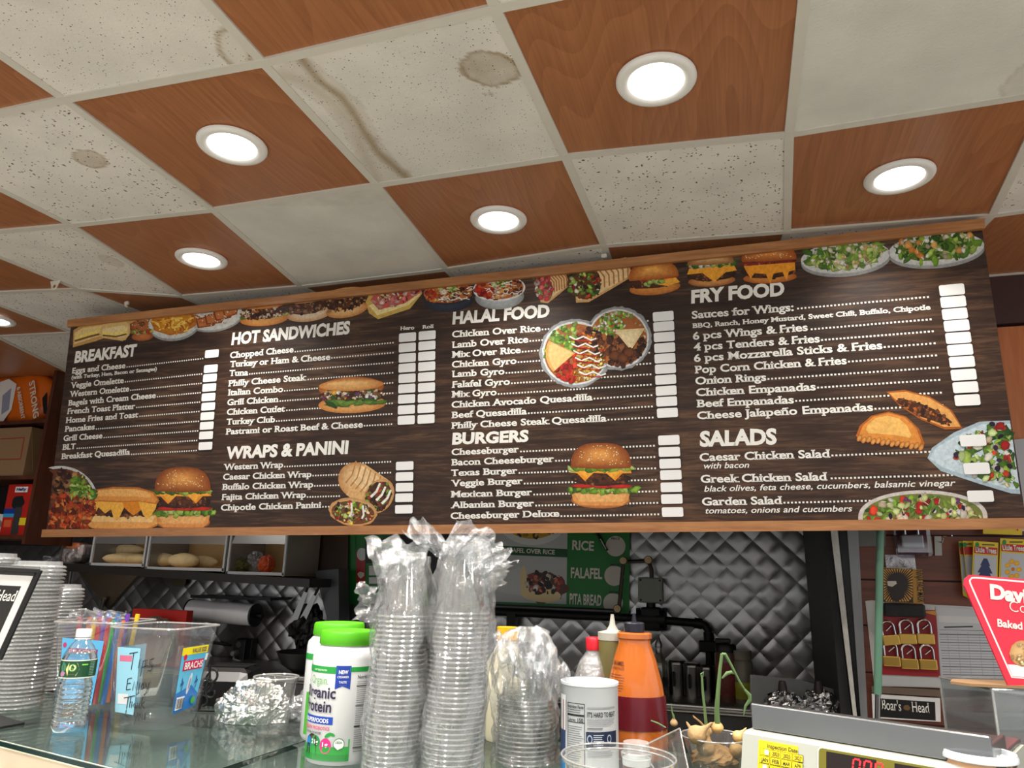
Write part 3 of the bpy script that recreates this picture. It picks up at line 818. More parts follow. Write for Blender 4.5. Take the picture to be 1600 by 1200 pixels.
def plate(s, cx, cy, rx, ry, rot=0.0, white=(238, 238, 234), depth=.16):
    s.turn(cx, cy, rot)
    s.blob(0, ry * depth, rx, ry, (198, 200, 198), n=44, rim=(150, 152, 150))
    s.blob(0, 0, rx, ry, white, n=44, rim=(210, 212, 210)); s.blob(0, 0, rx * .88, ry * .84, (222, 222, 216), n=40)
    s.back()
def salad(s, inside, box, n, leaf=GREENS, extra=(), r=(5, 12)):
    s.scatter(n, inside, box, r, leaf, asp=(.3, .8), wob=.5, nv=9)
    for cols, k, rr in extra: s.scatter(k, inside, box, rr, cols, wob=.2)
    for _ in range(n // 5):
        x, y = random.uniform(box[0], box[2]), random.uniform(box[1], box[3])
        if inside(x, y):
            a = random.uniform(0, PI); l = random.uniform(4, 10)
            s.line([(x, y), (x + l * math.cos(a), y + l * math.sin(a))], 1.0, random.choice(PALE + [(205, 220, 140)]))
def done_pic(s, name): s.build(name, FOOD, board, world=True)
def clipped(x0, x1, f): return lambda x, y: x0 < x < x1 and f(x, y)
def top_y(x): return 507.5 - .1082 * (x - 115) + .9 + 6.5        # lower edge of the top rail at x
def low_y(x): return 826.5 - .0035 * (x - 75)                     # upper edge of the bottom rail

# top row, left to right
s = pic('egg')
for cx, w, rot in ((158, 84, -.17), (223 - 24, 70, .02)):
    pass
s.poly([(115, 516), (128, 508), (172, 502), (180, 512), (178, 523), (150, 533), (114, 543)], (205, 160, 92))
s.poly([(117, 520), (130, 512), (168, 507), (174, 514), (170, 521), (140, 530), (116, 538)], (238, 208, 140))
s.line([(117, 533), (140, 526), (172, 518)], 3, (120, 84, 40)); s.line([(118, 529), (142, 521), (172, 513)], 4, (250, 222, 110))
s.poly([(180, 512), (186, 503), (225 - 8, 499), (203, 506), (204, 520), (196, 532), (182, 528)], (214, 172, 104))
s.poly([(157, 513), (162, 506), (196, 501), (203, 508), (202, 524), (192, 533), (160, 528), (155, 521)], (226, 190, 124))
s.poly([(160, 514), (194, 508), (200, 513), (198, 524), (188, 528), (162, 524)], (242, 220, 160)); s.line([(160, 520), (180, 523), (199, 518)], 5, (250, 224, 120)); s.line([(161, 524), (182, 526), (198, 522)], 2.4, (110, 80, 44))
done_pic(s, 'egg_sandwich_picture')
s = pic('bagel')
s.turn(222, 512, -.06); s.blob(0, -4, 19, 13, (190, 112, 56), n=24, rim=(130, 66, 30)); s.blob(0, -6, 6, 3.4, (120, 70, 40), n=12)
s.scatter(36, ell(0, -5, 17, 10), (-18, -16, 18, 6), (.7, 1.3), [(60, 40, 28), (240, 220, 180)]); s.blob(0, 14, 17, 7, (206, 126, 66), n=20, rim=(150, 80, 40))
frill(s, 34, 7, 5, GREENS + [(220, 60, 40), (240, 235, 225)], 18); s.back(); done_pic(s, 'bagel_picture')
s = pic('fries'); plate(s, 272, 505, 40, 24, -.12)
s.blob(272, 503, 36, 20, (220, 150, 40), rot=-.12, n=28, wob=.06, rim=(190, 110, 30))
for _ in range(120):
    x, y = random.gauss(275, 15), random.gauss(501, 8)
    if ell(274, 502, 36, 20, -.12)(x, y) and y > top_y(x) + 1:
        a = random.uniform(0, PI); l = random.uniform(4, 9); c = random.choice([(248, 200, 70), (240, 178, 50), (226, 150, 36), (176, 92, 30), (250, 216, 110)])
        s.line([(x - l * math.cos(a), y - l * math.sin(a) * .6), (x + 1, y - 2), (x + l * math.cos(a), y + l * math.sin(a) * .6)], 2.2, c)
done_pic(s, 'scrambled_egg_picture')
s = pic('toast'); plate(s, 338, 496, 42, 19, -.2)
for x, y, w, r in ((322, 503, 16, -.15), (335, 498, 15, -.1), (349, 491, 15, -.2), (360, 486, 12, -.3)):
    s.turn(x, y, r); s.poly([(-w, -7), (w * .6, -9), (w, 2), (w * .7, 8), (-w * .9, 8)], (140, 66, 30)); s.poly([(-w * .8, -5), (w * .5, -7), (w * .8, 1), (w * .55, 6), (-w * .75, 6)], (200, 120, 62)); s.back()
s.scatter(50, ell(342, 493, 34, 14, -.2), (306, 476, 376, 510), (.9, 2), PALE + [(180, 90, 40)])
done_pic(s, 'french_toast_picture')
for nm_, cx, cy, w, h, rot, fill, lt, br in (
    ('chopped_cheese_picture', 412, 489, 76, 40, -.08, MEAT + PALE + [(220, 120, 50)], True, ((200, 120, 50), (236, 176, 100))),
    ('cheesesteak_sub_picture', 482, 480, 70, 44, -.14, MEAT + [(150, 110, 80), (180, 150, 110)], False, ((206, 150, 96), (240, 222, 190))),
    ('steak_sub_picture', 540, 473, 66, 46, -.18, MEAT + [(40, 20, 14), (200, 150, 90)], False, ((206, 130, 60), (240, 200, 140))),
    ):
    s = pic(nm_); hoagie(s, cx, cy, w, h, rot, fill, 130, True, lt, br); done_pic(s, nm_)
s = pic('ham'); s.turn(617, 467, -.2)
s.poly([(-46, -4), (-38, -14), (40, -16), (44, 0), (20, 20), (-32, 26), (-44, 14)], (214, 178, 90)); s.poly([(-42, 2), (36, -8), (40, 2), (18, 14), (-32, 20)], (244, 226, 160))
s.poly([(-38, -6), (-24, -17), (38, -18), (44, -3), (14, 10), (-28, 12)], (206, 92, 84))
s.scatter(70, inpoly([(-36, -6), (-22, -17), (38, -18), (42, -3), (14, 9), (-26, 11)]), (-40, -20, 44, 14), (2.5, 6), [(214, 120, 116), (190, 60, 58), (230, 160, 150), (160, 40, 44), (236, 190, 180)], asp=(.3, .7))
s.scatter(30, ell(2, -6, 28, 9), (-30, -18, 32, 6), (1.5, 3.6), [(214, 214, 130), (180, 190, 90), (240, 236, 200)], asp=(.25, .5)); s.back(); done_pic(s, 'ham_hero_picture')
def rice_bowl(s, cx, cy, rx, ry, rimc, deep, lef):
    s.turn(cx, cy, -.06)
    s.blob(0, ry * .55, rx * .93, ry * .8, deep, n=36, rim=tuple(v * .7 for v in deep)); s.blob(0, 0, rx, ry * .82, rimc, n=40); s.blob(0, -1, rx * .93, ry * .74, (200, 110, 50), n=36)
    box = (-rx, -ry, rx, ry)
    s.scatter(70, clipped(-rx, -rx * .2, ell(0, -1, rx * .9, ry * .7)), box, (2, 4.5), lef); s.scatter(60, clipped(-rx * .25, rx * .4, ell(0, -1, rx * .9, ry * .7)), box, (1.8, 4), WARM + PALE)
    s.scatter(60, clipped(rx * .1, rx, ell(0, -1, rx * .9, ry * .7)), box, (2, 4.5), MEAT + WARM); s.scatter(16, ell(rx * .1, -ry * .4, rx * .4, ry * .3), box, (2.5, 5), GREENS)
    for _ in range(26):
        x, y = random.uniform(-rx * .6, rx * .75), random.uniform(-ry * .4, ry * .5); s.line([(x, y), (x + 5, y + random.uniform(-3, 3)), (x + 9, y + random.uniform(-3, 3))], 1.1, (250, 244, 232))
    s.back()
s = pic('bowl1'); rice_bowl(s, 700, 458, 41, 22, (40, 44, 52), (52, 60, 78), REDS + WARM); done_pic(s, 'dark_bowl_picture')
s = pic('bowl2'); rice_bowl(s, 780, 451, 41, 24, (240, 240, 238), (206, 212, 212), REDS + [(226, 70, 36)]); done_pic(s, 'white_bowl_picture')
def gyro(s, x0, y0, x1, y1, w, fill, n, tort=((226, 176, 112), (246, 214, 160))):
    """pita rolled from (x0, y0), wide and full, to (x1, y1)"""
    a = math.atan2(y1 - y0, x1 - x0); L = math.hypot(x1 - x0, y1 - y0); s.turn(x0, y0, a)
    s.poly([(-L * .12, w * .5), (L * .1, w * .62), (L * .6, w * .45), (L, w * .3), (L, -w * .36), (L * .5, -w * .46), (0, -w * .3)], tort[0])
    s.poly([(-L * .08, w * .44), (L * .1, w * .54), (L * .6, w * .38), (L * .97, w * .24), (L * .96, -w * .3), (L * .5, -w * .38), (0, -w * .2)], tort[1])
    for k in range(7):
        x = L * (.4 + .09 * k); s.line([(x - 4, -w * .36), (x + 2, 0), (x - 3, w * .34)], 2.4, (186, 122, 62))
    s.blob(L * .14, 0, L * .3, w * .5, (96, 60, 34), wob=.08, n=22)
    s.scatter(n, ell(L * .14, 0, L * .29, w * .48), (-L * .2, -w * .5, L * .45, w * .5), (2, 5), fill); s.back()
s = pic('gyro1'); gyro(s, 842, 450, 886, 433, 44, [(206, 60, 62), (226, 110, 104), (240, 220, 214), (176, 40, 44), (120, 150, 60)], 90); done_pic(s, 'red_gyro_picture')
s = pic('gyro2'); gyro(s, 902, 447, 984, 418, 48, GREENS + DKGREEN + MEAT + REDS + PALE, 120); done_pic(s, 'grilled_gyro_picture')
s = pic('burger_a'); s.turn(1022, 437, -.1)
s.blob(0, 13, 40, 11, (228, 152, 72), n=26, rim=(184, 106, 40), ly=-.3); s.blob(0, 5, 40, 8, (80, 40, 22), n=22, wob=.08); s.scatter(40, ell(0, 5, 39, 7), (-40, -4, 40, 12), (1.5, 3), MEAT)
s.blob(8, -1, 30, 4, (206, 48, 34), n=16, rim=(150, 28, 20)); s.poly([(-12, 2), (34, 0), (40, 8), (20, 12), (4, 8)], (246, 178, 60)); frill(s, 30, 4, 6, GREENS, 10)
s.F1 = s.F; F1 = s.F; s.F = lambda x, y, l: F1(x, y - 3, l); bun(s, 78, 25, (176, 96, 36), (244, 176, 88), False); s.F = F1; s.back(); done_pic(s, 'crispy_burger_picture')
s = pic('burger_b'); s.turn(1111, 421, -.06)
s.blob(0, 18, 37, 9, (224, 158, 90), n=24, rim=(160, 92, 40)); patty(s, 76, 8, 20, 60); s.poly([(-34, -3), (36, -5), (40, 4), (22, 6), (4, 20), (-14, 5), (-38, 6)], (248, 170, 48)); frill(s, 74, -7, 7, GREENS + PALE, 22)
F1 = s.F; s.F = lambda x, y, l: F1(x, y - 9, l); bun(s, 72, 20, (160, 104, 56), (240, 204, 150), False); s.F = F1; s.back(); done_pic(s, 'cheddar_burger_picture')
s = pic('burger_c'); s.turn(1202, 414, -.05)
s.blob(0, 20, 42, 9, (226, 146, 66), n=24, rim=(176, 92, 32)); patty(s, 88, 9, 24, 70); s.blob(0, -4, 44, 7, (130, 44, 30), wob=.12, n=24); s.scatter(24, ell(0, -4, 43, 6), (-44, -11, 44, 3), (2, 4), [(150, 50, 34), (190, 90, 60), (90, 28, 20)], asp=(.3, .6))
s.poly([(-40, 0), (40, -2), (40, 10), (30, 12), (26, 26), (20, 12), (6, 14), (0, 30), (-6, 14), (-24, 12), (-30, 20), (-36, 9)], (246, 160, 40))
F1 = s.F; s.F = lambda x, y, l: F1(x, y - 8, l); bun(s, 86, 22, (168, 88, 32), (232, 150, 70), True); s.F = F1; s.back(); done_pic(s, 'bacon_burger_picture')
def plate_salad(name, cx, cy, rx, ry, rot, cut, leaf, extra, n=130):
    s = pic(name); plate(s, cx, cy, rx, ry, rot, depth=.22)
    f0 = ell(cx, cy - ry * .2, rx * .86, ry * .9, rot); f = lambda x, y: f0(x, y) and y > top_y(x) + 2 and x < cut
    s.blob(cx, cy, rx * .8, ry * .72, (92, 120, 40), rot=rot, wob=.05, n=26); salad(s, f, (cx - rx, cy - ry * 1.2, cx + rx, cy + ry), n, leaf, extra, (4, 10)); done_pic(s, name)
plate_salad('caesar_salad_picture', 1321, 402, 70, 25, -.09, 1600, GREENS, [(PALE, 36, (2, 5)), ([(200, 160, 90), (226, 190, 120)], 10, (3, 6))])
plate_salad('crouton_salad_picture', 1463, 389, 75, 25, -.09, 1533, GREENS + DKGREEN, [([(224, 140, 60), (236, 170, 90)], 9, (5, 8)), (PALE, 20, (2, 5))])

# lower left
s = pic('platter'); P0 = [(75, 826)]
s.blob(96, 790, 58, 62, (222, 224, 224), n=40, rim=(176, 178, 180), a0=-PI * .62, a1=PI * .38) if False else None
ring = [(94 + 60 * math.cos(a), 786 + 58 * math.sin(a)) for a in [math.radians(d) for d in range(-108, 44, 6)]]
ring = [p for p in ring if p[1] < low_y(p[0])]
left = lambda y: 115 + (y - 503) * (-43.0 / 335) + 1.5
s.poly(ring + [(150, 825), (left(825), 825), (left(734), 734)], (214, 216, 216)); s.poly([(94 + (x - 94) * .93, 786 + (y - 786) * .93) for x, y in ring] + [(146, 825), (left(825), 825), (left(742), 742)], (110, 56, 28))
f = lambda x, y: x > left(y) + 1.5 and y < low_y(x) - 2 and ell(94, 786, 56, 54)(x, y)
s.scatter(150, lambda x, y: f(x, y) and y < 786, (75, 735, 150, 790), (3, 7), MEAT + [(150, 100, 60), (180, 130, 80)]); s.scatter(190, lambda x, y: f(x, y) and y > 772, (72, 770, 155, 826), (2.5, 6), [(196, 70, 26), (220, 100, 40), (160, 46, 20), (120, 36, 18), (236, 140, 70)])
s.scatter(60, lambda x, y: f(x, y) and x > 112 and y < 778, (112, 735, 155, 780), (3, 7), GREENS, asp=(.3, .6)); done_pic(s, 'mixed_platter_picture')
s = pic('cheesesteak'); s.turn(187, 795, .02)
s.blob(0, 20, 63, 15, (244, 186, 108), n=30, rim=(204, 130, 56), ly=-.3); s.poly([(-62, 4), (62, 2), (60, 22), (40, 31), (-44, 31), (-60, 22)], (238, 172, 92)); s.poly([(-56, 12), (56, 10), (52, 20), (-52, 21)], (250, 204, 132))
s.blob(0, -2, 60, 14, (70, 36, 22), n=24, wob=.08); s.scatter(130, ell(0, -2, 60, 14), (-60, -16, 60, 13), (2.5, 6), MEAT + [(40, 20, 14)])
for x, w, d in ((-44, 14, 16), (-22, 16, 8), (-4, 14, 18), (22, 20, 10), (44, 16, 15)): s.poly([(x - w, -16), (x + w, -17), (x + w * .8, -2), (x + w * .3, d - 4), (x, d), (x - w * .4, d - 6), (x - w * .7, -2)], random.choice(CHEESE))
P = [(-58, -8), (-56, -18), (-40, -29), (-10, -34), (30, -34), (54, -27), (62, -14), (58, -8), (30, -12), (0, -10), (-30, -11)]
s.poly(P, (200, 116, 44)); s.poly([(x * .95, -20 + (y + 20) * .8) for x, y in P], (232, 154, 70)); s.poly([(x * .8, -24 + (y + 20) * .5) for x, y in P], (246, 184, 104)); s.back(); done_pic(s, 'cheesesteak_picture')
s = pic('bigburger'); burger(s, 286, 730, 104, 96); done_pic(s, 'sesame_burger_picture')
# centre dishes
s = pic('italian'); s.turn(549, 606, -.05); s.blob(0, 0, 51, 17, (226, 150, 74), n=34, rim=(168, 92, 36), ly=-.4); s.back(); hoagie(s, 550, 619, 106, 52, -.04, PALE + [(120, 60, 110), (230, 170, 60), (96, 44, 30), (150, 100, 60), (70, 100, 40)], 190, True, False); s.turn(552, 630, -.05); frill(s, 90, 0, 6, DKGREEN, 12); s.back(); done_pic(s, 'italian_sandwich_picture')
s = pic('wraps')
s.turn(571, 762, .55); s.blob(-16, -3, 31, 28, (240, 204, 150), n=34, rim=(196, 138, 80), ly=-.3); s.poly([(-20, -31), (24, -29), (24, 28), (-20, 25)], (226, 178, 118)); s.poly([(-24, -27), (22, -24), (22, 8), (-24, 2)], (242, 208, 156))
for k in range(6): s.line([(-34 + k * 9, -28), (-28 + k * 9, -6), (-30 + k * 9, 10)], 2.2, (190, 130, 74))
s.blob(25, 0, 22, 29, (240, 208, 156), n=26, rim=(200, 146, 88)); s.blob(25, 1, 19, 25, (90, 56, 34), n=22, wob=.05)
s.scatter(90, ell(25, 1, 18, 24), (5, -26, 46, 28), (2.5, 5), MEAT + [(176, 110, 64), (110, 150, 50), (206, 60, 36), (150, 190, 60)]); 
for x in (16, 26, 36): s.line([(x, -18), (x + 2, -4), (x - 1, 8)], 3.0, (246, 242, 232), 4)
s.back()
s.turn(552, 800, .12); s.blob(0, 0, 38, 22, (240, 208, 156), n=26, rim=(200, 146, 88), wob=.03); s.blob(0, 1, 34, 18, (110, 70, 40), n=22)
s.scatter(110, ell(0, 1, 33, 17), (-36, -18, 36, 20), (2, 4.5), MEAT + GREENS + REDS + [(248, 200, 70)] + PALE); s.line([(-4, -14), (-2, 0), (-5, 8)], 3, (246, 242, 232)); s.line([(14, -12), (17, 2), (15, 9)], 3, (246, 242, 232)); s.back(); done_pic(s, 'cut_wraps_picture')
def foil_plate(s, cx, cy, r, rot, parts):
    s.turn(cx, cy, rot)
    s.blob(0, 0, r * 1.04, r, (206, 208, 210), n=60, wob=.025, rim=(150, 152, 154)); s.blob(0, 0, r * .96, r * .92, (176, 178, 180), n=50, wob=.015, rim=(226, 228, 228)); s.blob(0, 0, r * .9, r * .86, (170, 100, 50), n=40)
    for a0, a1, cols, n, rr in parts:
        def f(x, y, a0=a0, a1=a1): return a0 <= math.degrees(math.atan2(y, x)) % 360 <= a1 and ell(0, 0, r * .88, r * .84)(x, y)
        s.scatter(n, f, (-r, -r, r, r), rr, cols)
    s.back()
s = pic('plate2'); foil_plate(s, 966, 529, 50, 0, [(200, 300, GREENS + PALE, 120, (2, 4.5)), (290, 360, [(232, 206, 150)], 10, (2, 3)), (0, 200, MEAT + [(90, 46, 24)], 120, (3, 6))])
s.poly([(960, 516), (1008, 513), (986, 548)], (232, 208, 156)); s.poly([(966, 519), (1001, 517), (985, 543)], (240, 220, 172))
for x, y in ((961, 556), (974, 560), (983, 551)): s.blob(x, y, 9, 8, (120, 66, 30), n=14, rim=(70, 36, 18), wob=.08)
done_pic(s, 'falafel_platter_picture')
s = pic('plate1'); foil_plate(s, 899, 552, 54, 0, [(170, 275, GREENS, 110, (3, 6)), (275, 360, WARM + MEAT, 110, (2.5, 5)), (0, 95, [(236, 190, 60), (250, 214, 110), (206, 120, 40), (250, 236, 190)], 110, (1.6, 3.4)), (90, 140, REDS, 40, (3, 6))])
for a, b in ((138, 162), (158, 184), (182, 206)):
    A = [math.radians(v) for v in (a, (a + b) / 2, b)]; s.poly([(899, 552)] + [(899 + 46 * math.cos(t), 552 + 44 * math.sin(t)) for t in A], (226, 170, 96)); s.poly([(896, 552.5)] + [(899 + 42 * math.cos(t), 552 + 40 * math.sin(t)) for t in A], (244, 200, 130))
for k in range(6):
    x, y = 906 + k * 3, 528 + k * 11; s.line([(x - 16, y - 2), (x - 6, y + 3), (x + 6, y - 2), (x + 18, y + 4), (x + 26, y + 1)], 2.4, (250, 248, 240)); s.line([(x - 14, y + 3), (x + 2, y + 5), (x + 20, y + 6)], 1.4, (206, 40, 30))
done_pic(s, 'gyro_platter_picture')
s = pic('midburger'); burger(s, 939, 692, 112, 100, 0.01); done_pic(s, 'tall_burger_picture')
# lower right
s = pic('empanada')
s.turn(1444, 643, .33); P = [(-66, -10), (-40, -22), (0, -25), (40, -16), (66, 6), (40, 16), (0, 14), (-40, 4)]
s.poly(P, (176, 96, 36)); s.poly([(x * .93, y * .86 - 1) for x, y in P], (232, 168, 92)); s.blob(0, 0, 46, 9, (76, 40, 22), n=24, wob=.1, rot=.08); s.scatter(70, ell(0, 0, 45, 9, .08), (-46, -11, 46, 11), (2, 4), MEAT + [(180, 96, 40), (200, 120, 60)]); s.back()
s.turn(1393, 670, .13); P = [(-54, 18), (-50, 2), (-34, -16), (-8, -26), (20, -22), (42, -6), (54, 16), (52, 24), (20, 22), (-20, 24), (-46, 26)]
s.poly(P, (184, 100, 34)); s.poly([(x * .9, y * .88 - 1) for x, y in P], (226, 146, 62)); s.poly([(x * .66 - 4, y * .6 - 4) for x, y in P], (246, 190, 104))
for k in range(14): s.blob(-48 + k * 7.5, 21 + (2 if k % 2 else 0), 3.6, 6, (236, 172, 90), rot=.4, n=10, rim=(170, 90, 30))
s.back(); done_pic(s, 'empanada_picture')
rightx = lambda y: 1535.5 + (y - 347) * (68.0 / 476) - 2
s = pic('greek'); Q = [(1449, 716), (1456, 700), (1490, 676), (1530, 659), (1576, 657), (rightx(657), 657), (rightx(772), 772), (1580, 771), (1530, 756), (1470, 736)]
s.poly(Q, (176, 196, 206)); s.poly([(1452, 716), (1462, 700), (1496, 680), (1534, 663), (rightx(663), 662), (rightx(764), 765), (1576, 764), (1530, 750), (1474, 731)], (206, 222, 230))
f = lambda x, y: x < rightx(y) - 5 and inpoly([(1490, 712), (1506, 682), (1540, 662), (1610, 660), (1620, 762), (1570, 758), (1520, 742)])(x, y)
salad(s, f, (1484, 658, 1600, 768), 120, GREENS + DKGREEN, [(REDS, 16, (4, 8)), (PALE, 16, (4, 9)), ([(40, 26, 50), (60, 36, 60)], 9, (4, 6)), ([(200, 220, 150)], 8, (5, 9))], (4, 10)); done_pic(s, 'greek_salad_picture')
s = pic('garden'); K = [(1341 + 101 + 101 * math.cos(a), 808 - 42 * math.sin(a) ** .9 if math.sin(a) > 0 else 808) for a in [PI * k / 30 for k in range(31)]]
s.poly([(1341, 822)] + K[::-1] + [(1541, 821)], (214, 206, 200)); s.poly([(1348, 822)] + [(1442 + (x - 1442) * .93, 810 + (y - 810) * .88) for x, y in K[::-1]] + [(1536, 821)], (120, 130, 60))
f = lambda x, y: y < 818 and ((x - 1442) / 92) ** 2 + ((y - 812) / 37) ** 2 < 1
salad(s, f, (1350, 774, 1534, 818), 110, GREENS + DKGREEN, [(REDS, 26, (4, 9)), (PALE, 26, (3, 8)), ([(50, 30, 60), (110, 50, 110)], 14, (3, 6)), ([(214, 226, 150)], 16, (4, 8))], (3, 8)); done_pic(s, 'garden_salad_picture')

# ---- what it hangs from
wire_m = mat('dull_steel_wire', (150, 148, 142), rough=.35, metal=.9)
clip_m = mat('white_plastic', (214, 208, 192), rough=.45)
def hanger(px, pyt, pyb, lab):
    u, v = buv(px, pyb); b = FB(u, BH + .004, -.004); top = Vector((b.x, b.y - .01, CEIL - .006))
    t = thing('sign_hanger', lab, 'hanging hook', b)
    m = MB(); H = (top - b).length
    m.box(top - Vector((0, 0, .008)), (.022, .012, .016), bev=.003); m.tube([top - Vector((0, 0, .01)), top - Vector((.004, 0, H * .3)), top - Vector((-.004, 0, H * .42))], .006, 8)
    m.build('clip', clip_m, t, world=True)
    m = MB(); n = 4; z0 = top.z - H * .36
    for k in range(n):
        zc = b.z + .002 + (z0 - b.z) * (k + .5) / n; r = (z0 - b.z) / n * .62
        m.tube([(b.x + (math.cos(a) * .006 if k % 2 else 0), b.y - .006 + (0 if k % 2 else math.cos(a) * .006), zc + math.sin(a) * r) for a in [2 * PI * q / 12 for q in range(12)]], .0016, 6, closed=True)
    m.build('chain', wire_m, t, world=True)
hanger(197, 466, 492, 'white ceiling clip and steel chain holding the breakfast end of the menu board')
hanger(944, 384, 402, 'steel ceiling clip and chain holding the middle of the menu board')
p = at_z(86, 440, CEIL - .004)
t = thing('ceiling_hook', 'white plastic tab with a round hole hanging off the ceiling grid at far left', 'hanging hook', p)
m = MB(); q = []
for k in range(13):
    a = PI + PI * k / 12; q.append((.016 * math.cos(a), -.022 + .016 * math.sin(a)))
outer = [(.028, .004)] + [(-.028, .004)] + q
d = Vector((1, 0, 0)); 
hole = [(.0085 * math.cos(2 * PI * k / 15), -.022 + .0085 * math.sin(2 * PI * k / 15)) for k in range(15)]
V = [Vector((u, y, w)) for y in (0, .003) for u, w in outer] + [Vector((u, y, w)) for y in (0, .003) for u, w in hole]
n = 15
fs = []
for k in range(n):
    k2 = (k + 1) % n
    fs += [(k, k2, n + k2, n + k), (2 * n + k, 3 * n + k, 3 * n + k2, 2 * n + k2)]
# faces between outline and hole, front and back
oi = sorted(range(n), key=lambda k: math.atan2(outer[k][1] + .022, outer[k][0])); hi_ = sorted(range(n), key=lambda k: math.atan2(hole[k][1] + .022, hole[k][0]))
for k in range(n):
    a, b, c2, d2 = oi[k], oi[(k + 1) % n], hi_[(k + 1) % n], hi_[k]
    fs += [(a, b, 2 * n + c2, 2 * n + d2), (n + a, 3 * n + d2, 3 * n + c2, n + b)]
m.add(V, fs); m.build('tab', clip_m, t)
# ================================================================ BEHIND THE COUNTER
steel = mat('brushed_steel', (150, 150, 148), rough=.32, metal=.95, var=.08, scale=8)
steel_d = mat('worn_dark_steel', (86, 86, 86), rough=.4, metal=.8, var=.1, scale=8)
black_i = mat('black_iron', (22, 21, 20), rough=.5, metal=.3, bump=.2, bscale=90)
black_p = mat('black_plastic', (18, 18, 19), rough=.42)
grey_box = mat('grey_enamel', (128, 130, 120), rough=.5)
paper_w = mat('white_paper', (214, 214, 210), rough=.7, var=.02)
shelfwood = wood('dark_red_wood', (64, 32, 20), (96, 52, 32), rough=.4, scale=(5, 5, .7), wave=2.5)
brownwall = wood('red_brown_board', (92, 44, 27), (126, 66, 40), rough=.42, scale=(.6, 5, 8), wave=2.5)
orangewood = wood('bright_veneer', (178, 98, 54), (206, 128, 78), rough=.34, scale=(4, 4, .5), wave=3)
PRINT = vcol_mat('satin_print', rough=.4, spec=.4)
def YF(Y):
    """map from a measured point of something hanging on the plane y = Y (lift comes towards the room)"""
    return lambda x, y, l: at_y(x, y, Y) - Vector((0, l, 0))
def card(name, label, cat, pts, Y, col, thick=.002, group=None, m=None):
    """a flat sheet or thin box hanging against the wall; its outline as measured"""
    P = [at_y(x, y, Y) for x, y in pts]; c = sum(P, Vector()) / len(P); zb = min(p.z for p in P)
    t = thing(name, label, cat, (c.x, Y, zb), 0, group)
    mb = MB(); n = len(P); c4 = srgb(*col)
    V = P + [p + Vector((0, thick, 0)) for p in P]
    mb.add(V, [list(range(n)), [n + i for i in range(n)][::-1]] + [(i, n + i, n + (i + 1) % n, (i + 1) % n) for i in range(n)], False, c4)
    return t, mb
def bar2(m, p, q, w, h):
    """square bar from p to q: w deep (along y), h high; p and q run along its upper front edge"""
    p, q = Vector(p), Vector(q); a = Vector((0, w, 0)); b = Vector((0, 0, -h))
    m.add([p, q, q + b, p + b, p + a, q + a, q + a + b, p + a + b], [(0, 1, 2, 3), (4, 7, 6, 5), (0, 4, 5, 1), (3, 2, 6, 7), (0, 3, 7, 4), (1, 5, 6, 2)])

# ---- right hand wall, its fascia and the stub wall beside the stove
RY = 3.08
x0 = at_y(1345, 1000, RY).x
m = MB(); m.box(((x0 + 2.6) / 2, RY + .03, 1.3), (2.6 - x0, .06, 2.6)); wall_right = m.build('wall_right', brownwall); tag(wall_right, kind='structure')
m = MB()
for k in range(14):
    z = .3 + k * .165; m.box(((x0 + 2.6) / 2, RY - .0005, z), (2.6 - x0, .001, .006))
m.build('board_seam', mat('dark_seam', (40, 18, 12), rough=.8), wall_right)
za, zb = at_y(1575, 510, RY - .03).z, at_y(1590, 436, RY).z
m = MB(); m.box(((x0 + .5 + 2.6) / 2, RY - .02, (za + CEIL) / 2 + .01), (2.1 - x0, .04, CEIL - za)); tag(m.build('trim_1', mat('dark_maroon_fascia', (66, 42, 40), rough=.45)), kind='structure')
zl = at_y(1590, 690, RY - .03).z
m = MB(); m.box(((x0 + .5 + 2.6) / 2, RY - .015, (za + zl) / 2), (2.1 - x0, .03, za - zl - .004)); tag(m.build('trim_2', orangewood), kind='structure')
m = MB(); m.box((x0 - .05, (RY + BACKY) / 2 + .02, 1.3), (.07, BACKY - RY - .06, 2.6)); tag(m.build('wall_stub', mat('soot_grey_panel', (60, 60, 60), rough=.6)), kind='structure')
def strip(name, q, Y, m_, d=.012):
    P = [at_y(x, y, Y) for x, y in q]
    # carry the strip down to the floor and up behind the menu board
    def ext(a, b, z): return a + (b - a) * ((z - a.z) / (b.z - a.z))
    tl, tr, br, bl = P; tl, bl = ext(P[0], P[3], 2.3), ext(P[0], P[3], 0.0); tr, br = ext(P[1], P[2], 2.3), ext(P[1], P[2], 0.0)
    mb = MB(); V = [tl, tr, br, bl]; V += [v + Vector((0, d, 0)) for v in V]
    mb.add(V, [(0, 1, 2, 3), (7, 6, 5, 4), (0, 4, 5, 1), (1, 5, 6, 2), (2, 6, 7, 3), (3, 7, 4, 0)])
    return tag(mb.build(name, m_), kind='structure')
strip('trim_3', [(1298, 830), (1309, 830), (1338, 1108), (1332, 1108)], RY - .06, mat('chipped_white_edge', (196, 194, 188), rough=.5, var=.3, scale=30))
strip('gap_shade', [(1309, 830), (1324, 830), (1346, 1108), (1338, 1108)], RY - .03, black_p)  # black strip stands in for the shade inside the open gap
strip('trim_5', [(1324, 830), (1341, 830), (1355, 1108), (1344, 1108)], RY - .035, mat('galvanised_strip', (136, 138, 140), rough=.45, metal=.3, var=.1))

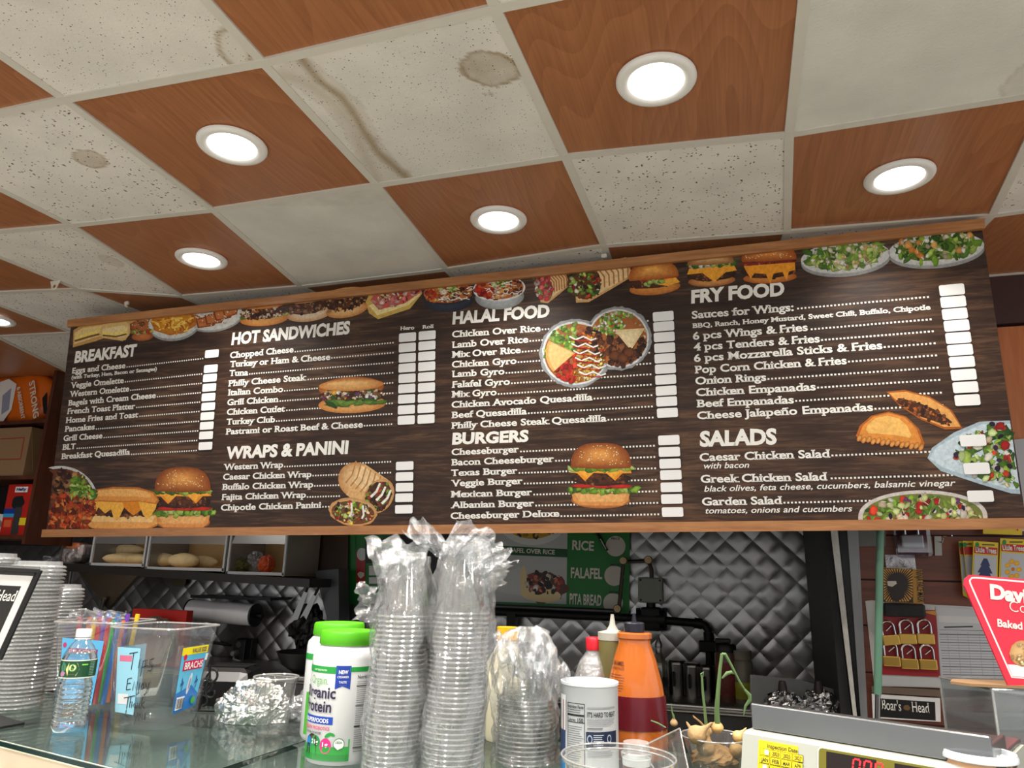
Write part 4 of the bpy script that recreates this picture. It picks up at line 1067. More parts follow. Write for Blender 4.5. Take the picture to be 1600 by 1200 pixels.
# ---- hood over the stove (unseen behind the menu board, added to keep the kitchen dim)
t = thing('shade_hood', 'added stainless hood over the cooking line, unseen behind the menu board, shading the steel wall', 'exhaust hood', (-1.0, 3.4, 1.98))
m = MB()
x1, x2, y1, y2, z1, z2 = -2.2, .16, 2.95, 4.03, 1.95, 2.55
m.add([(x1, y1, z1), (x2, y1, z1), (x2, y2, z1), (x1, y2, z1), (x1, y1, z2), (x2, y1, z2), (x2, y2, z2), (x1, y2, z2)], [(0, 1, 5, 4), (1, 2, 6, 5), (2, 3, 7, 6), (3, 0, 4, 7), (4, 5, 6, 7)])
m.build('canopy', steel_d, t, world=True)
m = MB(); m.box((-1.02, 3.5, 2.25), (2.3, 1.0, .02)); m.build('filter_bank', black_i, t, world=True)

# ---- back counter and stove ledge
LZ = .905; LY = 3.52
t = thing('stove_counter', 'long stainless back counter with rolled front edge against the quilted steel wall', 'counter', (-1.0, 3.75, 0))
m = MB(); m.box((-1.95, (LY + BACKY) / 2, LZ - .02), (4.3, BACKY - LY - .03, .04), bev=.008); m.tube([(-4.1, LY + .005, LZ - .012), (.2, LY + .005, LZ - .012)], .017, 10); m.build('top', steel, t, world=True)
m = MB(); m.box((-1.95, LY + .26, LZ / 2 - .02), (4.24, .44, LZ - .05)); m.build('cabinet_body', steel_d, t, world=True)

# ---- gas line and fire suppression gear
t = thing('gas_line', 'black iron gas pipe with shut-off valve and grey box on the quilted steel wall', 'gas pipe', at_y(1020, 960, BACKY - .06))
GYY = BACKY - .07
P = lambda x, y, Y=GYY: at_y(x, y, Y)
m = MB()
m.tube([P(560, 948), P(700, 952), P(900, 962), P(1000, 966), P(1092, 974)], .021, 10)
el = [P(1092, 974), P(1101, 977), P(1106, 984), P(1108, 995), P(1109, 1025)]; m.tube(el, .021, 10); m.tube([P(1085, 973), P(1097, 975)], .027, 10); m.tube([P(1107, 988), P(1108, 1000)], .027, 10)
m.tube([P(1109, 1025), P(1109, 1072)], .021, 10); m.build('pipe', black_i, t, world=True)
c = P(1109, 1010); m = MB(); m.box(c, (.105, .05, .055), bev=.006); m.build('union', black_i, t, world=True)
m = MB(); a, b = P(995, 966), P(1040, 968); m.tube([a, b], .045, 12); m.box((a + b) / 2, (.10, .08, .115), bev=.01); m.tube([P(1017, 960), P(1017, 936)], .024, 10)
for px in (997, 1004, 1033, 1039): m.tube([P(px, 950), P(px, 985)], .011, 8)
m.build('valve', black_i, t, world=True)
c = P(1017, 922); m = MB(); m.box(c, (.128, .06, .128), bev=.008); bx_ = m.build('junction_box', grey_box, t, world=True)
m = MB()
for dx in (-.05, .05):
    for dz in (-.05, .05): m.lathe([(.0001, .002), (.005, .002), (.006, 0)], 8, c=c + Vector((dx, -.03, dz)), M=Matrix.Rotation(PI / 2, 3, 'X'))
m.build('screw', black_i, bx_, world=True)
m = MB(); m.tube([P(1018, 903), P(1018, 890), P(1013, 876)], .011, 8); m.tube([P(1013, 876), P(972, 878)], .009, 8); m.tube([P(974, 878, GYY - .05), P(967, 951, GYY - .05)], .010, 8); m.build('conduit', mat('bronze_conduit', (70, 58, 44), rough=.4, metal=.7), t, world=True)
for px, py in ((1013, 875), (974, 876), (965, 951)):
    m = MB(); q = at_y(px, py, GYY - .055); m.lathe([(.0001, .018), (.008, .018), (.009, .014), (.018, .014), (.022, .006), (.022, -.01), (.018, -.014), (.0001, -.014)], 18, c=q, M=Matrix.Rotation(PI / 2, 3, 'X')); m.build('nut', mat('aged_brass', (150, 128, 96), rough=.35, metal=.8), t, world=True)

# ---- green menu sign on the steel wall
SY = BACKY - .03
GREEN, WHITEC = (26, 120, 42), (232, 228, 216)
t, mb = card('wall_menu_sign', 'green printed menu sign on the steel wall listing RICE, FALAFEL and PITA BREAD', 'menu sign', [(545, 800), (984, 812), (983, 961), (540, 944)], SY, GREEN, .006)
mb.build('panel', PRINT, t, ink=True, world=True)
s = Sheet(YF(SY - .001), step=3e-5)
s.poly([(770, 806), (887, 809), (885, 944), (768, 940)], (196, 196, 192)); s.poly([(770, 852), (887, 858), (887, 871), (770, 866)], (20, 84, 40))
s.text('FALAFEL OVER RICE', 787, 860.5, 866, 6.4, (232, 228, 216), y1=865.5, bold=.02) if False else None
s.blob(832, 812, 54, 40, (226, 226, 220), n=30); s.blob(832, 812, 46, 30, (200, 160, 40), n=30); s.scatter(40, ell(832, 822, 40, 18), (790, 806, 874, 842), (3, 6), [(200, 160, 40), (90, 70, 40), (60, 40, 34), (214, 184, 80)])
s.blob(850, 918, 36, 24, (96, 60, 40), n=24, wob=.1); s.poly([(775, 905), (812, 884), (822, 900), (822, 930), (812, 930), (780, 925)], (206, 206, 200)); s.blob(818, 908, 5, 24, (232, 206, 150), n=20); s.blob(845, 929, 32, 12, (232, 206, 150), n=20, rot=.1)
s.scatter(60, ell(850, 910, 28, 17), (820, 890, 880, 930), (3, 6), [(60, 34, 24), (40, 26, 20), (210, 110, 80), (232, 220, 200), (160, 60, 50)])
for cy, dx in ((849, 962), (895, 960), (938, 958)): s.blob(dx, cy + 4.5, 15.5, 16, (214, 208, 192), n=28)
for py_ in (0,): pass
s.poly([(541, 800), (549, 800), (546, 944), (540, 944)], (18, 90, 34))
s.poly([(548, 818), (556, 818), (556, 860), (548, 860)], GREEN); s.rect(557, 860, 571, 918, (170, 40, 34)); s.blob(566, 866, 8, 10, (220, 220, 214)); s.blob(564, 898, 5, 5, (220, 214, 190), wob=.2)
s.rect(571, 842, 640, 880, (24, 24, 24)); s.rect(577, 884, 600, 899, (220, 220, 214)); s.rect(577, 902, 600, 912, (220, 220, 214)); s.rect(600, 815, 768, 935, (34, 32, 34)); s.rect(574, 820, 610, 842, (20, 100, 40))
s.build('picture', PRINT, t, world=True)
# words: written on the sheet in metres
o_ = at_y(887, 900, SY); 
def FS(u, v, l): return Vector((u, SY - .001 - l, v))
def pxuv(x, y): p = at_y(x, y, SY); return p.x, p.z
m = MB()
for w_, xa, ya, xb, yb, hh in (('RICE', 894, 859, 928, 861, 15), ('FALAFEL', 892, 903, 941, 905, 16.5), ('PITA BREAD', 890, 944, 940, 947, 17), ('FALAFEL OVER RICE', 787, 862.5, 867, 866.5, 7)):
    m = MB(); a, b = pxuv(xa, ya), pxuv(xb, yb); write(m, w_, FS, a[0], a[1], b[0], pxuv(xa, ya - hh)[1] - a[1], b[1], bold=.03, lift=.003)
    m.build('lettering', mat('cream_print', (226, 222, 206), rough=.4), t, world=True)
for xa, ya, xb in ((955, 843.5, 969), (954, 885, 968), (952, 927.5, 966)):
    m = MB(); a, b = pxuv(xa, ya), pxuv(xb, ya); write(m, 'PRICE', FS, a[0], a[1], b[0], pxuv(xa, ya - 3.6)[1] - a[1], b[1], bold=.02, shear=.2, lift=.004); m.build('small_lettering', mat('black_print', (20, 20, 20), rough=.5), t, world=True)
mk_ = thing('marker_pen', 'black marker pen clipped across the RICE line of the green sign', 'pen', at_y(940, 842, SY - .02))
m = MB(); m.tube([at_y(929, 826, SY - .02), at_y(940, 846, SY - .02)], .009, 8); m.tube([at_y(940, 846, SY - .02), at_y(949, 860, SY - .02)], .0065, 8); m.build('barrel', black_p, mk_, world=True)
m = MB(); m.tube([at_y(938, 842, SY - .032), at_y(947, 858, SY - .030)], .0025, 6); m.build('clip', trim_m, mk_, world=True)
# long rail under the sign
t = thing('steel_rail', 'dark steel rail running under the green menu sign', 'rail', at_y(800, 948, SY - .05)); m = MB(); m.tube([at_y(560, 938, SY - .05), at_y(960, 955, SY - .05)], .012, 10); m.build('rod', steel_d, t, world=True); m = MB(); m.box(at_y(800, 975, SY - .04), (.05, .05, .12)); m.build('bracket', black_i, t, world=True)

# ---- shelf with bread bins
ShY = 3.62
pl, pr_ = at_y(95, 880, ShY), at_y(484, 905, ShY)
t = thing('bread_shelf', 'dark wall shelf carrying the bread bins over the prep corner', 'shelf', (pl + pr_) / 2)
m = MB(); bar2(m, pl, pr_, .40, .045); m.build('board', mat('dark_steel_shelf', (58, 55, 52), rough=.4, metal=.5), t, world=True)
m = MB(); a, b = at_y(122, 893, ShY + .05), at_y(216, 898, ShY + .05); c = at_y(168, 952, ShY + .16)
m.add([a, b, c, a + Vector((0, .03, 0)), b + Vector((0, .03, 0)), c + Vector((0, .03, 0))], [(0, 1, 2), (5, 4, 3), (0, 3, 4, 1), (1, 4, 5, 2), (2, 5, 3, 0)]); m.build('bracket', mat('warm_steel', (120, 108, 92), rough=.3, metal=.9), t, world=True)
for q_ in (((112, 890), (105, 935)), ((163, 935), (150, 985))): m = MB(); m.tube([at_y(*q_[0], ShY + .1), at_y(*q_[1], ShY + .22)], .012, 8); m.build('strut', steel, t, world=True)
acry = clear('scuffed_acrylic', (236, 238, 240), gloss=.10, rough=.3, edge=.5, body=.12)
acry2 = clear('frosted_acrylic', (210, 214, 220), gloss=.10, rough=.3, edge=.55, body=.22, bodycol=(190, 192, 196))
binw = mat('pale_bin_board', (206, 168, 112), rough=.6)
edge_m = mat('white_bin_edge', (196, 198, 198), rough=.4)
loaf_m = mat('baked_crust', (232, 204, 150), rough=.6, var=.18, scale=30, bump=.15, bscale=50)
bins = [((141, 870, 226, 875), 836, 'left acrylic bread bin on the shelf, with rolls piled at its right end'), ((228, 876, 351, 882), 838, 'middle acrylic bread bin on the shelf, with long loaves lying inside'), ((354, 882, 445, 888), 836, 'right acrylic bin on the shelf, stuffed with wrapped goods and something orange')]
for (xa, ya, xb, yb), yt, lab in bins:
    A, B = at_y(xa, ya, ShY + .01), at_y(xb, yb, ShY + .01); z0 = min(A.z, B.z); zt = at_y(xa, 780, ShY).z
    zmid = at_y(xa, 849, ShY).z
    x_a, x_b = A.x + .004, B.x - .004; zf = (pl.z + (pr_.z - pl.z) * ((A.x + B.x) / 2 - pl.x) / (pr_.x - pl.x))
    t = thing('bread_bin', lab, 'bread bin', ((x_a + x_b) / 2, ShY + .18, zf), 0, 'acrylic bread bins on the shelf')
    m = MB(); m.box(((x_a + x_b) / 2, ShY + .19, zf + .008), (x_b - x_a, .34, .012)); m.box(((x_a + x_b) / 2, ShY + .36, (zf + zt) / 2), (x_b - x_a, .01, zt - zf)); m.build('back_and_base', binw, t, world=True)
    for xx in (x_a, x_b): m = MB(); m.box((xx, ShY + .19, (zf + zt) / 2 + .006), (.006, .34, zt - zf)); m.build('side', acry2, t, world=True)
    m = MB(); m.box((x_a + .004, ShY + .015, (zf + zt) / 2), (.012, .012, zt - zf)); m.box((x_b - .004, ShY + .015, (zf + zt) / 2), (.012, .012, zt - zf)); m.box(((x_a + x_b) / 2, ShY + .015, zf + .012), (x_b - x_a, .012, .016)); m.build('front_edge', edge_m, t, world=True)
    m = MB(); m.add([(x_a, ShY + .012, zmid), (x_b, ShY + .012, zmid), (x_b, ShY + .09, zt), (x_a, ShY + .09, zt)], [(0, 1, 2, 3)]); m.build('flap', acry2, t, world=True)
def loaf(px, py, length, r, Y, rz, lab, zf):
    c = at_y(px, py, Y); t = thing('bread_loaf', lab, 'bread', (c.x, Y, zf), rz, 'loaves in the bread bins')
    m = MB(); n = 14
    def f(u, v):
        a = 2 * PI * u; q = max(.02, math.sin(PI * min(.999, max(.001, v))) ** .45); k = 1 + .06 * math.sin(v * 22)
        return Vector(((v - .5) * length, r * q * k * math.cos(a), r * .85 + r * .85 * q * math.sin(a)))
    m.surf(f, 16, n, True, wrap=True); m.build('crust', loaf_m, t)
zsh = lambda px: pl.z + (pr_.z - pl.z) * (px - 95) / (484 - 95) + .0145
loaf(196, 868, .26, 0.0425, ShY + .13, .5, 'bread roll lowest at the front of the left bin', zsh(196)); loaf(214, 866, .22, 0.0425, ShY + .12, -.2, 'bread roll at the right end of the left bin', zsh(214))
loaf(200, 850, .24, 0.0425, ShY + .24, .2, 'bread roll piled behind the others in the left bin', zsh(200) + .055)
loaf(248, 872, .26, 0.0500, ShY + .14, .1, 'plain long loaf at the left of the middle bin', zsh(248)); loaf(288, 870, .20, 0.0525, ShY + .09, .15, 'round-ended loaf lying foremost in the middle bin', zsh(288)); loaf(318, 868, .24, 0.0475, ShY + .22, -.1, 'loaf lying at the back right of the middle bin', zsh(318))
def lump(name, label, cat, c, r, m_, seed, group=None, amp=.22, fr=7, n=18):
    t = thing(name, label, cat, (c[0], c[1], c[2])); 
    if group: t['group'] = group
    mb = MB()
    def f(u, v):
        a, b = 2 * PI * u, PI * min(.995, max(.005, v))
        d = Vector((math.sin(b) * math.cos(a), math.sin(b) * math.sin(a), -math.cos(b)))
        k = 1 + amp * mnoise(d * fr * .35 + Vector((seed, seed * 2, 0))) + amp * .5 * mnoise(d * fr + Vector((seed, 0, 3)))
        return Vector((d.x * r[0] * k, d.y * r[1] * k, r[2] + d.z * r[2] * k))
    mb.surf(f, n * 2, n, False, wrap=True); mb.build('wrapping', m_, t); return t
bagm = clear('crinkled_bag', (245, 247, 250), gloss=.18, rough=.15, edge=.75, bump=.8, bscale=18, body=.10)
zb3 = zsh(400)
c = at_y(375, 872, ShY + .14); lump('wrapped_snack', 'green and yellow wrapped snack lying in the right bin', 'snack', (c.x, c.y, zb3), (.06, .07, .045), mat('olive_wrapper', (110, 108, 60), rough=.35, var=.6, scale=40), 3)
c = at_y(418, 870, ShY + .10); lump('orange_bag', 'bright orange wrapped thing at the front of the right bin', 'snack', (c.x, c.y, zb3), (.045, .05, .05), mat('orange_wrapper', (206, 84, 40), rough=.4, var=.25, scale=40), 5)
c = at_y(399, 868, ShY + .2); lump('clear_bag', 'crumpled clear bag between the snacks in the right bin', 'bag', (c.x, c.y, zb3), (.06, .06, .06), bagm, 8)
# bagged sliced bread left of the bins
c = at_y(112, 876, ShY + .12); t = thing('sliced_bread_bag', 'bag of sliced brown bread with red and white wrapper left of the bread bins', 'bread bag', (c.x, c.y, pl.z), .25)
m = MB(); m.box((.02, 0, .062), (.16, .11, .12), bev=.035); m.build('loaf', mat('brown_bread', (120, 84, 56), rough=.8, bump=.3), t)
m = MB(); m.box((.025, -.002, .105), (.10, .116, .05), bev=.02); m.build('wrapper_print', mat('orange_white_wrapper', (214, 120, 70), rough=.3, var=.3, scale=30), t)
m = MB(); m.box((.085, -.004, .085), (.04, .115, .07), bev=.016); m.build('wrapper_panel', mat('white_red_wrapper', (220, 200, 196), rough=.3, var=.25, scale=40), t)
m = MB(); m.box((.02, 0, .063), (.175, .125, .13), bev=.04); m.build('clear_bag', bagm, t)
m = MB(); m.lathe([(.05, .0), (.03, .05), (.012, .075), (.04, .12)], 14, c=(-.05, 0, .05), M=Matrix.Rotation(-1.9, 3, 'Y')); m.build('twisted_end', bagm, t)
# dark poster beside the bins
t, mb = card('poster', 'small dark framed poster on the brown panel right of the bread bins', 'poster', [(462, 825), (493, 826), (490, 879), (455, 877)], BACKY - .06, (150, 150, 150), .004)
mb.build('border', PRINT, t, ink=True, world=True); s = Sheet(YF(BACKY - .061), step=4e-5); s.poly([(464, 826), (491, 827), (488, 877), (457, 875)], (34, 32, 40)); s.blob(477, 838, 9, 10, (84, 70, 66)); s.blob(478, 860, 12, 6, (60, 66, 92)); s.build('picture', PRINT, t, world=True)
t, mb = card('plywood_sheet', 'brown wood backing sheet behind the small dark poster', 'panel', [(440, 790), (545, 795), (543, 892), (436, 890)], BACKY - .05, (70, 46, 24), .01); mb.build('board', PRINT, t, ink=True, world=True)

# ---- grey duct and hanging utensils
t, mb = card('steel_flue', 'dull grey steel flue panel standing left of the green menu sign', 'flue', [(492, 892), (529, 889), (530, 1010), (522, 1010)], BACKY - .2, (96, 96, 98), .12); mb.build('panel', mat('dull_grey_steel', (92, 92, 94), rough=.5, metal=.5), t, world=True)
for k, (p, q, w, lab) in enumerate((((478, 925), (457, 975), .045, 'left grey spatula blade hanging by the flue'), ((492, 930), (468, 978), .045, 'right grey spatula blade hanging by the flue'))):
    a, b = at_y(*p, BACKY - .26), at_y(*q, BACKY - .26); t = thing('spatula', lab, 'spatula', b, 0, 'spatulas hanging by the flue')
    m = MB(); d = (b - a).normalized(); x = Vector((d.z, 0, -d.x)) * w / 2; V = [a - x * .6, a + x * .6, b + x, b - x]; V += [v + Vector((0, .004, 0)) for v in V]
    m.add(V, [(0, 1, 2, 3), (7, 6, 5, 4), (0, 4, 5, 1), (1, 5, 6, 2), (2, 6, 7, 3), (3, 7, 4, 0)]); m.build('blade', steel, t, world=True); m = MB(); m.tube([a, a - d * .09], .008, 8); m.build('handle', black_p, t, world=True)
c = at_y(462, 1000, BACKY - .3); lump('black_glove_bundle', 'crumpled black bag hanging below the spatulas', 'bag', (c.x, c.y + .1, c.z - .06), (.10, .07, .12), black_p, 11, amp=.4, fr=6)
t = thing('steel_bowl', 'dark steel bowl behind the protein tubs', 'bowl', at_z(468, 1075, 1.02)); t.location = (at_y(466, 1040, 3.62).x, 3.66, LZ + .0715); m = MB(); m.lathe([(.05, -.07), (.11, -.03), (.14, .03), (.145, .035), (.137, .03), (.105, -.025), (.0001, -.06)], 28); m.build('basin', steel_d, t)
# ---- plastic wrap roll on its bracket
RYY = BACKY - .22
a, b = at_y(299, 953, RYY), at_y(397, 961, RYY)
t = thing('paper_roll', 'large pale grey wrap roll on a black holder under the bread shelf', 'wrap roll', (a + b) / 2)
ax_ = (b - a).normalized(); R_ = ax_.to_track_quat('Z', 'Y').to_matrix()
m = MB(); L_ = (b - a).length; m.lathe([(.018, 0), (.062, 0), (.062, L_), (.018, L_), (.018, 0)], 36, c=a, M=R_); m.build('roll', mat('grey_wrap', (236, 236, 240), rough=.35), t, world=True)
m = MB(); m.tube([a - ax_ * .03, b + ax_ * .06], .016, 10)
m.lathe([(.0001, -.012), (.05, -.012), (.066, -.002), (.066, .004), (.0001, .004)], 24, c=b + ax_ * .012, M=R_); m.lathe([(.0001, -.012), (.05, -.012), (.066, -.002), (.066, .004), (.0001, .004)], 24, c=a - ax_ * .006, M=R_)
m.box((a + b) / 2 + Vector((.04, .1, .085)), (L_ + .12, .2, .016)); m.build('holder', black_p, t, world=True)
# red box with crumpled paper
a, b = at_y(203, 951, 3.5), at_y(292, 955, 3.5); zc_ = LZ
t = thing('red_box', 'long red cardboard box standing on the back counter below the bread shelf', 'box', ((a.x + b.x) / 2, 3.62, zc_)); m = MB(); m.box((.0, -.08, (a.z - zc_) / 2), (b.x - a.x - .02, .05, a.z - zc_)); m.build('carton', mat('red_card', (186, 36, 26), rough=.45), t)
c = at_y(240, 964, 3.45); lump('brown_bag', 'dark crumpled paper bag in front of the red box', 'bag', (c.x, 3.46, LZ), (.15, .06, (c.z - LZ) / 2), mat('brown_grey_paper', (96, 76, 70), rough=.7), 4, amp=.15)
# outlet with plug
t = thing('power_outlet', 'dark wall outlet with a grey plug and cord on the steel wall', 'outlet', at_y(378, 1015, BACKY - .03))
c = at_y(377, 1015, BACKY - .05); m = MB(); m.box(c + Vector((.02, .02, 0)), (.11, .05, .13), bev=.006); m.build('back_box', black_p, t, world=True); m = MB(); m.box(c + Vector((-.008, -.01, 0)), (.085, .014, .115), bev=.006); m.build('face_plate', mat('dark_grey_plate', (70, 72, 74), rough=.4), t, world=True)
m = MB(); m.lathe([(.0001, .004), (.016, .004), (.018, 0)], 16, c=c + Vector((-.01, -.018, .03)), M=Matrix.Rotation(PI / 2, 3, 'X')); m.build('socket', mat('grey_socket', (130, 130, 130), rough=.4), t, world=True)
m = MB(); p = c + Vector((-.012, -.04, -.018)); m.lathe([(.0001, .03), (.014, .028), (.018, .01), (.018, -.018), (.0001, -.02)], 16, c=p, M=Matrix.Rotation(PI / 2, 3, 'X')); m.tube([p, p + Vector((.015, -.03, -.03)), at_y(380, 1035, BACKY - .12), at_y(384, 1052, BACKY - .2), at_y(386, 1075, BACKY - .24)], .006, 8); m.build('plug', mat('grey_plug', (150, 150, 152), rough=.4), t, world=True)
m = MB(); m.tube([at_y(300, 1000, BACKY - .03), at_y(360, 1008, BACKY - .03)], .008, 8); m.build('conduit', steel_d, t, world=True)
# paper note
t, mb = card('paper_note', 'yellowed torn paper note taped under the bread shelf', 'note', [(270, 895), (292, 897), (290, 912), (284, 918), (268, 914)], BACKY - .04, (84, 80, 58), .001); mb.build('sheet', PRINT, t, ink=True, world=True)

# ---- bottles, tins and jars on the stove ledge
glassd = clear('dim_bottle_glass', (214, 214, 200), gloss=.12, rough=.05, edge=.5, body=.05)
oil = mat('dark_oil', (120, 96, 30), rough=.1, transm=.7, ior=1.45)
def stand(px, py, Y): p = at_y(px, py, Y); return Vector((p.x, Y, LZ))
def oil_bottle(px, Y, h, lab, frac):
    t = thing('oil_bottle', lab, 'bottle', stand(px, 1080, Y), 0, 'oil cruets on the back ledge'); k = h / .22
    m = MB(); m.lathe([(.0001, 0), (.03 * k, 0), (.031 * k, .01), (.031 * k, .10 * k), (.026 * k, .125 * k), (.013 * k, .15 * k), (.012 * k, .175 * k)], 18); m.build('glass', glassd, t)
    m = MB(); m.lathe([(.0001, .003), (.027 * k, .003), (.028 * k, .01), (.028 * k, frac * h), (.0001, frac * h)], 18); m.build('oil', oil, t)
    m = MB(); m.lathe([(.014 * k, .172 * k), (.015 * k, .185 * k), (.008 * k, .20 * k), (.004 * k, .218 * k), (.0001, .22 * k)], 14); m.build('pourer', steel, t)
oil_bottle(1031, 3.74, .27, 'glass oil cruet with steel pourer, part full of dark oil, on the back ledge', .3); oil_bottle(1012, 3.82, .27, 'second oil cruet, half hidden behind the caramel bottle', .35)
shaker_m = mat('scuffed_steel', (140, 138, 132), rough=.25, metal=1)
for px, Y, h, r, lab in ((1059, 3.78, .155, .042, 'left steel shaker tin with a handle on the back ledge'), (1083, 3.74, .15, .042, 'middle steel shaker tin on the back ledge'), (1106, 3.72, .145, .036, 'right steel shaker tin below the black pipe union')):
    t = thing('shaker_tin', lab, 'shaker', stand(px, 1080, Y), 0, 'steel shakers on the back ledge'); m = MB(); m.lathe([(.0001, 0), (r, 0), (r, h * .86), (r * 1.04, h * .87), (r * 1.04, h * .95), (r * .9, h), (.0001, h * 1.02)], 24); m.build('can', shaker_m, t)
    m = MB(); m.tube([(-r * .3, -r, h * .66), (-r * .3, -r * 1.5, h * .62), (-r * .3, -r * 1.5, h * .32), (-r * .3, -r, h * .28)], .005, 8); m.build('handle', black_p, t)
t = thing('spice_jar', 'tall dark spice jar with black flip lid on the back ledge', 'jar', stand(1137, 1080, 3.66)); m = MB(); m.lathe([(.0001, 0), (.047, 0), (.05, .01), (.05, .20), (.044, .215)], 22, sx=1, sy=.8); m.build('body', mat('brown_spice', (96, 66, 52), rough=.25), t); m = MB(); m.lathe([(.046, .212), (.048, .24), (.04, .25), (.0001, .25)], 22, sy=.8); m.box((-.01, 0, .262), (.07, .05, .02), bev=.006); m.build('lid', black_p, t)
m = MB(); m.lathe([(.0506, .03), (.0506, .17)], 14, a0=-PI * .85, a1=-PI * .2, sy=.8); m.build('label', mat('faded_red_label', (120, 50, 44), rough=.5, var=.6, scale=50), t)
t = thing('yellow_jar', 'pale plastic jar with a yellow green label beside the spice jar', 'jar', stand(1162, 1080, 3.66)); m = MB(); m.lathe([(.0001, 0), (.044, 0), (.046, .01), (.046, .175), (.04, .185), (.043, .19), (.043, .225), (.0001, .226)], 22); m.build('body', mat('grey_translucent', (120, 116, 104), rough=.3), t)
m = MB(); m.lathe([(.0466, .02), (.0466, .09)], 14, a0=-PI * .95, a1=-PI * .1); m.build('label', mat('yellow_green_label', (168, 172, 50), rough=.5, var=.3, scale=50), t)
# steel tray with foil heaps
FYY = 3.3
P = [at_y(x, y, FYY) for x, y in ((1172, 1054), (1250, 1062), (1312, 1080), (1316, 1120), (1172, 1112))]
t = thing('steam_tray', 'pale grey steel splash tray at the right end of the stove', 'tray', (P[0].x, FYY, P[4].z - .1))
m = MB(); n = 5; V = P + [p + Vector((0, .004, 0)) for p in P]; m.add(V, [list(range(n)), [n + i for i in range(n)][::-1]] + [(i, n + i, n + (i + 1) % n, (i + 1) % n) for i in range(n)])
zz = P[4].z - .1; m.box(((P[0].x + P[2].x) / 2, FYY - .15, zz + .05), (P[2].x - P[0].x, .3, .1)); m.build('pan', mat('pale_steel', (128, 130, 130), rough=.4, metal=.3), t, world=True)
foil = mat('crumpled_foil', (208, 208, 208), rough=.18, metal=1.0, bump=.6, bscale=45)
for px, lab in ((1225, 'left foil bundle with a dark knob in the steel tray'), (1281, 'right foil bundle with a dark knob in the steel tray')):
    c = at_y(px, 1090, FYY - .1); q = lump('foil_bundle', lab, 'foil bundle', (c.x, FYY - .1, zz + .1), (.075, .07, (c.z - zz - .1) / 2 + .012), foil, px * .1, 'foil bundles in the steel tray', amp=.3, fr=10, n=18)
    m = MB(); top = at_y(px - 3, 1064, FYY - .1); m.tube([top - Vector((0, 0, .12)), top - Vector((0, 0, .02)), top], [.02, .017, .012], 10); m.build('knob', mat('burnt_knob', (52, 42, 38), rough=.5), q, world=True)

# ---- wooden shelf unit at far left
UY = 3.35
t = thing('wooden_shelf_unit', 'dark red wooden shelf unit on the left wall holding boxes and bags', 'shelf unit', at_y(30, 845, UY))
xl = at_y(-140, 700, UY).x
m = MB(); q = [(84, 578), (106, 570), (75, 848), (40, 838)]
P = [at_y(84, 578, UY), at_y(40, 838, UY)]
xr = at_y(62, 700, UY).x; ztop = at_y(85, 577, UY).z + .02; zbot = at_y(40, 842, UY).z - .03
m.box((xr + .012, UY + .16, (ztop + zbot) / 2), (.024, .32, ztop - zbot)); m.build('side_panel', shelfwood, t, world=True); m = MB(); m.box((xl, UY + .16, (ztop + zbot) / 2), (.024, .32, ztop - zbot)); m.build('side_panel', shelfwood, t, world=True)
zs = [at_y(20, 657, UY).z, at_y(20, 743, UY).z, at_y(20, 836, UY).z]
for z in zs:
    m = MB(); m.box(((xl + xr) / 2, UY + .16, z - .011), (xr - xl, .31, .022)); m.build('shelf_board', shelfwood, t, world=True)
m = MB(); m.box(((xl + xr) / 2, UY + .325, (ztop + zbot) / 2), (xr - xl + .04, .012, ztop - zbot)); m.build('back_panel', mat('shelf_back', (30, 22, 20), rough=.7), t, world=True)
def FU(Y): return lambda u, v, l: Vector((u, Y - l, v))
def ux(px, py, Y): p = at_y(px, py, Y); return p.x, p.z
# towel pack
oy = UY + .05
t = thing('paper_towel_pack', 'orange shrink-wrapped paper towel pack lettered STRONG on the top wooden shelf', 'paper towels', ((ux(30, 620, oy)[0]), oy + .1, zs[0]))
m = MB(); xa, xb = ux(-60, 620, oy)[0], ux(70, 620, oy)[0]; h = ux(30, 583, oy)[1] - zs[0]
xc, hw_ = (xa + xb) / 2, (xb - xa) / 2
def f(u, v):
    a = 2 * PI * u; x = -1 + 2 * v; k = (1 - abs(x) ** 6 * .5)
    cx_, sx_ = math.cos(a), math.sin(a); e = .45
    return Vector((xc + x * hw_, oy + .1 - .1 * k * math.copysign(abs(cx_) ** e, cx_), zs[0] + h / 2 + h / 2 * k * math.copysign(abs(sx_) ** e, sx_) * (1 + .03 * math.sin(9 * v))))
m.surf(f, 32, 20, True, wrap=True); m.build('wrap', mat('orange_plastic_wrap', (216, 104, 24), rough=.25, var=.12, scale=12, bump=.2, bscale=14), t, world=True)
s = Sheet(YF(oy - .004), step=5e-5)
s.poly([(-8, 600), (14, 592), (26, 600), (18, 640), (4, 660), (-10, 662)], (232, 226, 220)); s.poly([(4, 618), (18, 606), (14, 640), (2, 648)], (150, 150, 170))
s.build('print', PRINT, t, world=True)
s = Sheet(YF(oy - .004), step=5e-5); s.poly([(66, 622), (74, 612), (74, 648), (68, 646)], (20, 16, 14)); s.build('dark_print', PRINT, t, world=True)
for w_, xa_, ya_, xb_, yb_, hh in (('STRONG', 46, 598, 53, 655, 14), ('& ABSORBENT', 27, 606, 34, 656, 9)):
    a, b = ux(xa_, ya_, oy - .004), ux(xb_ , yb_, oy - .004); hgt = hh * oy / FPX * 1.05
    m = MB(); write(m, w_, FU(oy - .004), a[0], a[1], b[0], hgt, b[1], bold=.02, lift=.004); m.build('lettering', mat('cream_print', (226, 222, 206)), t, world=True)
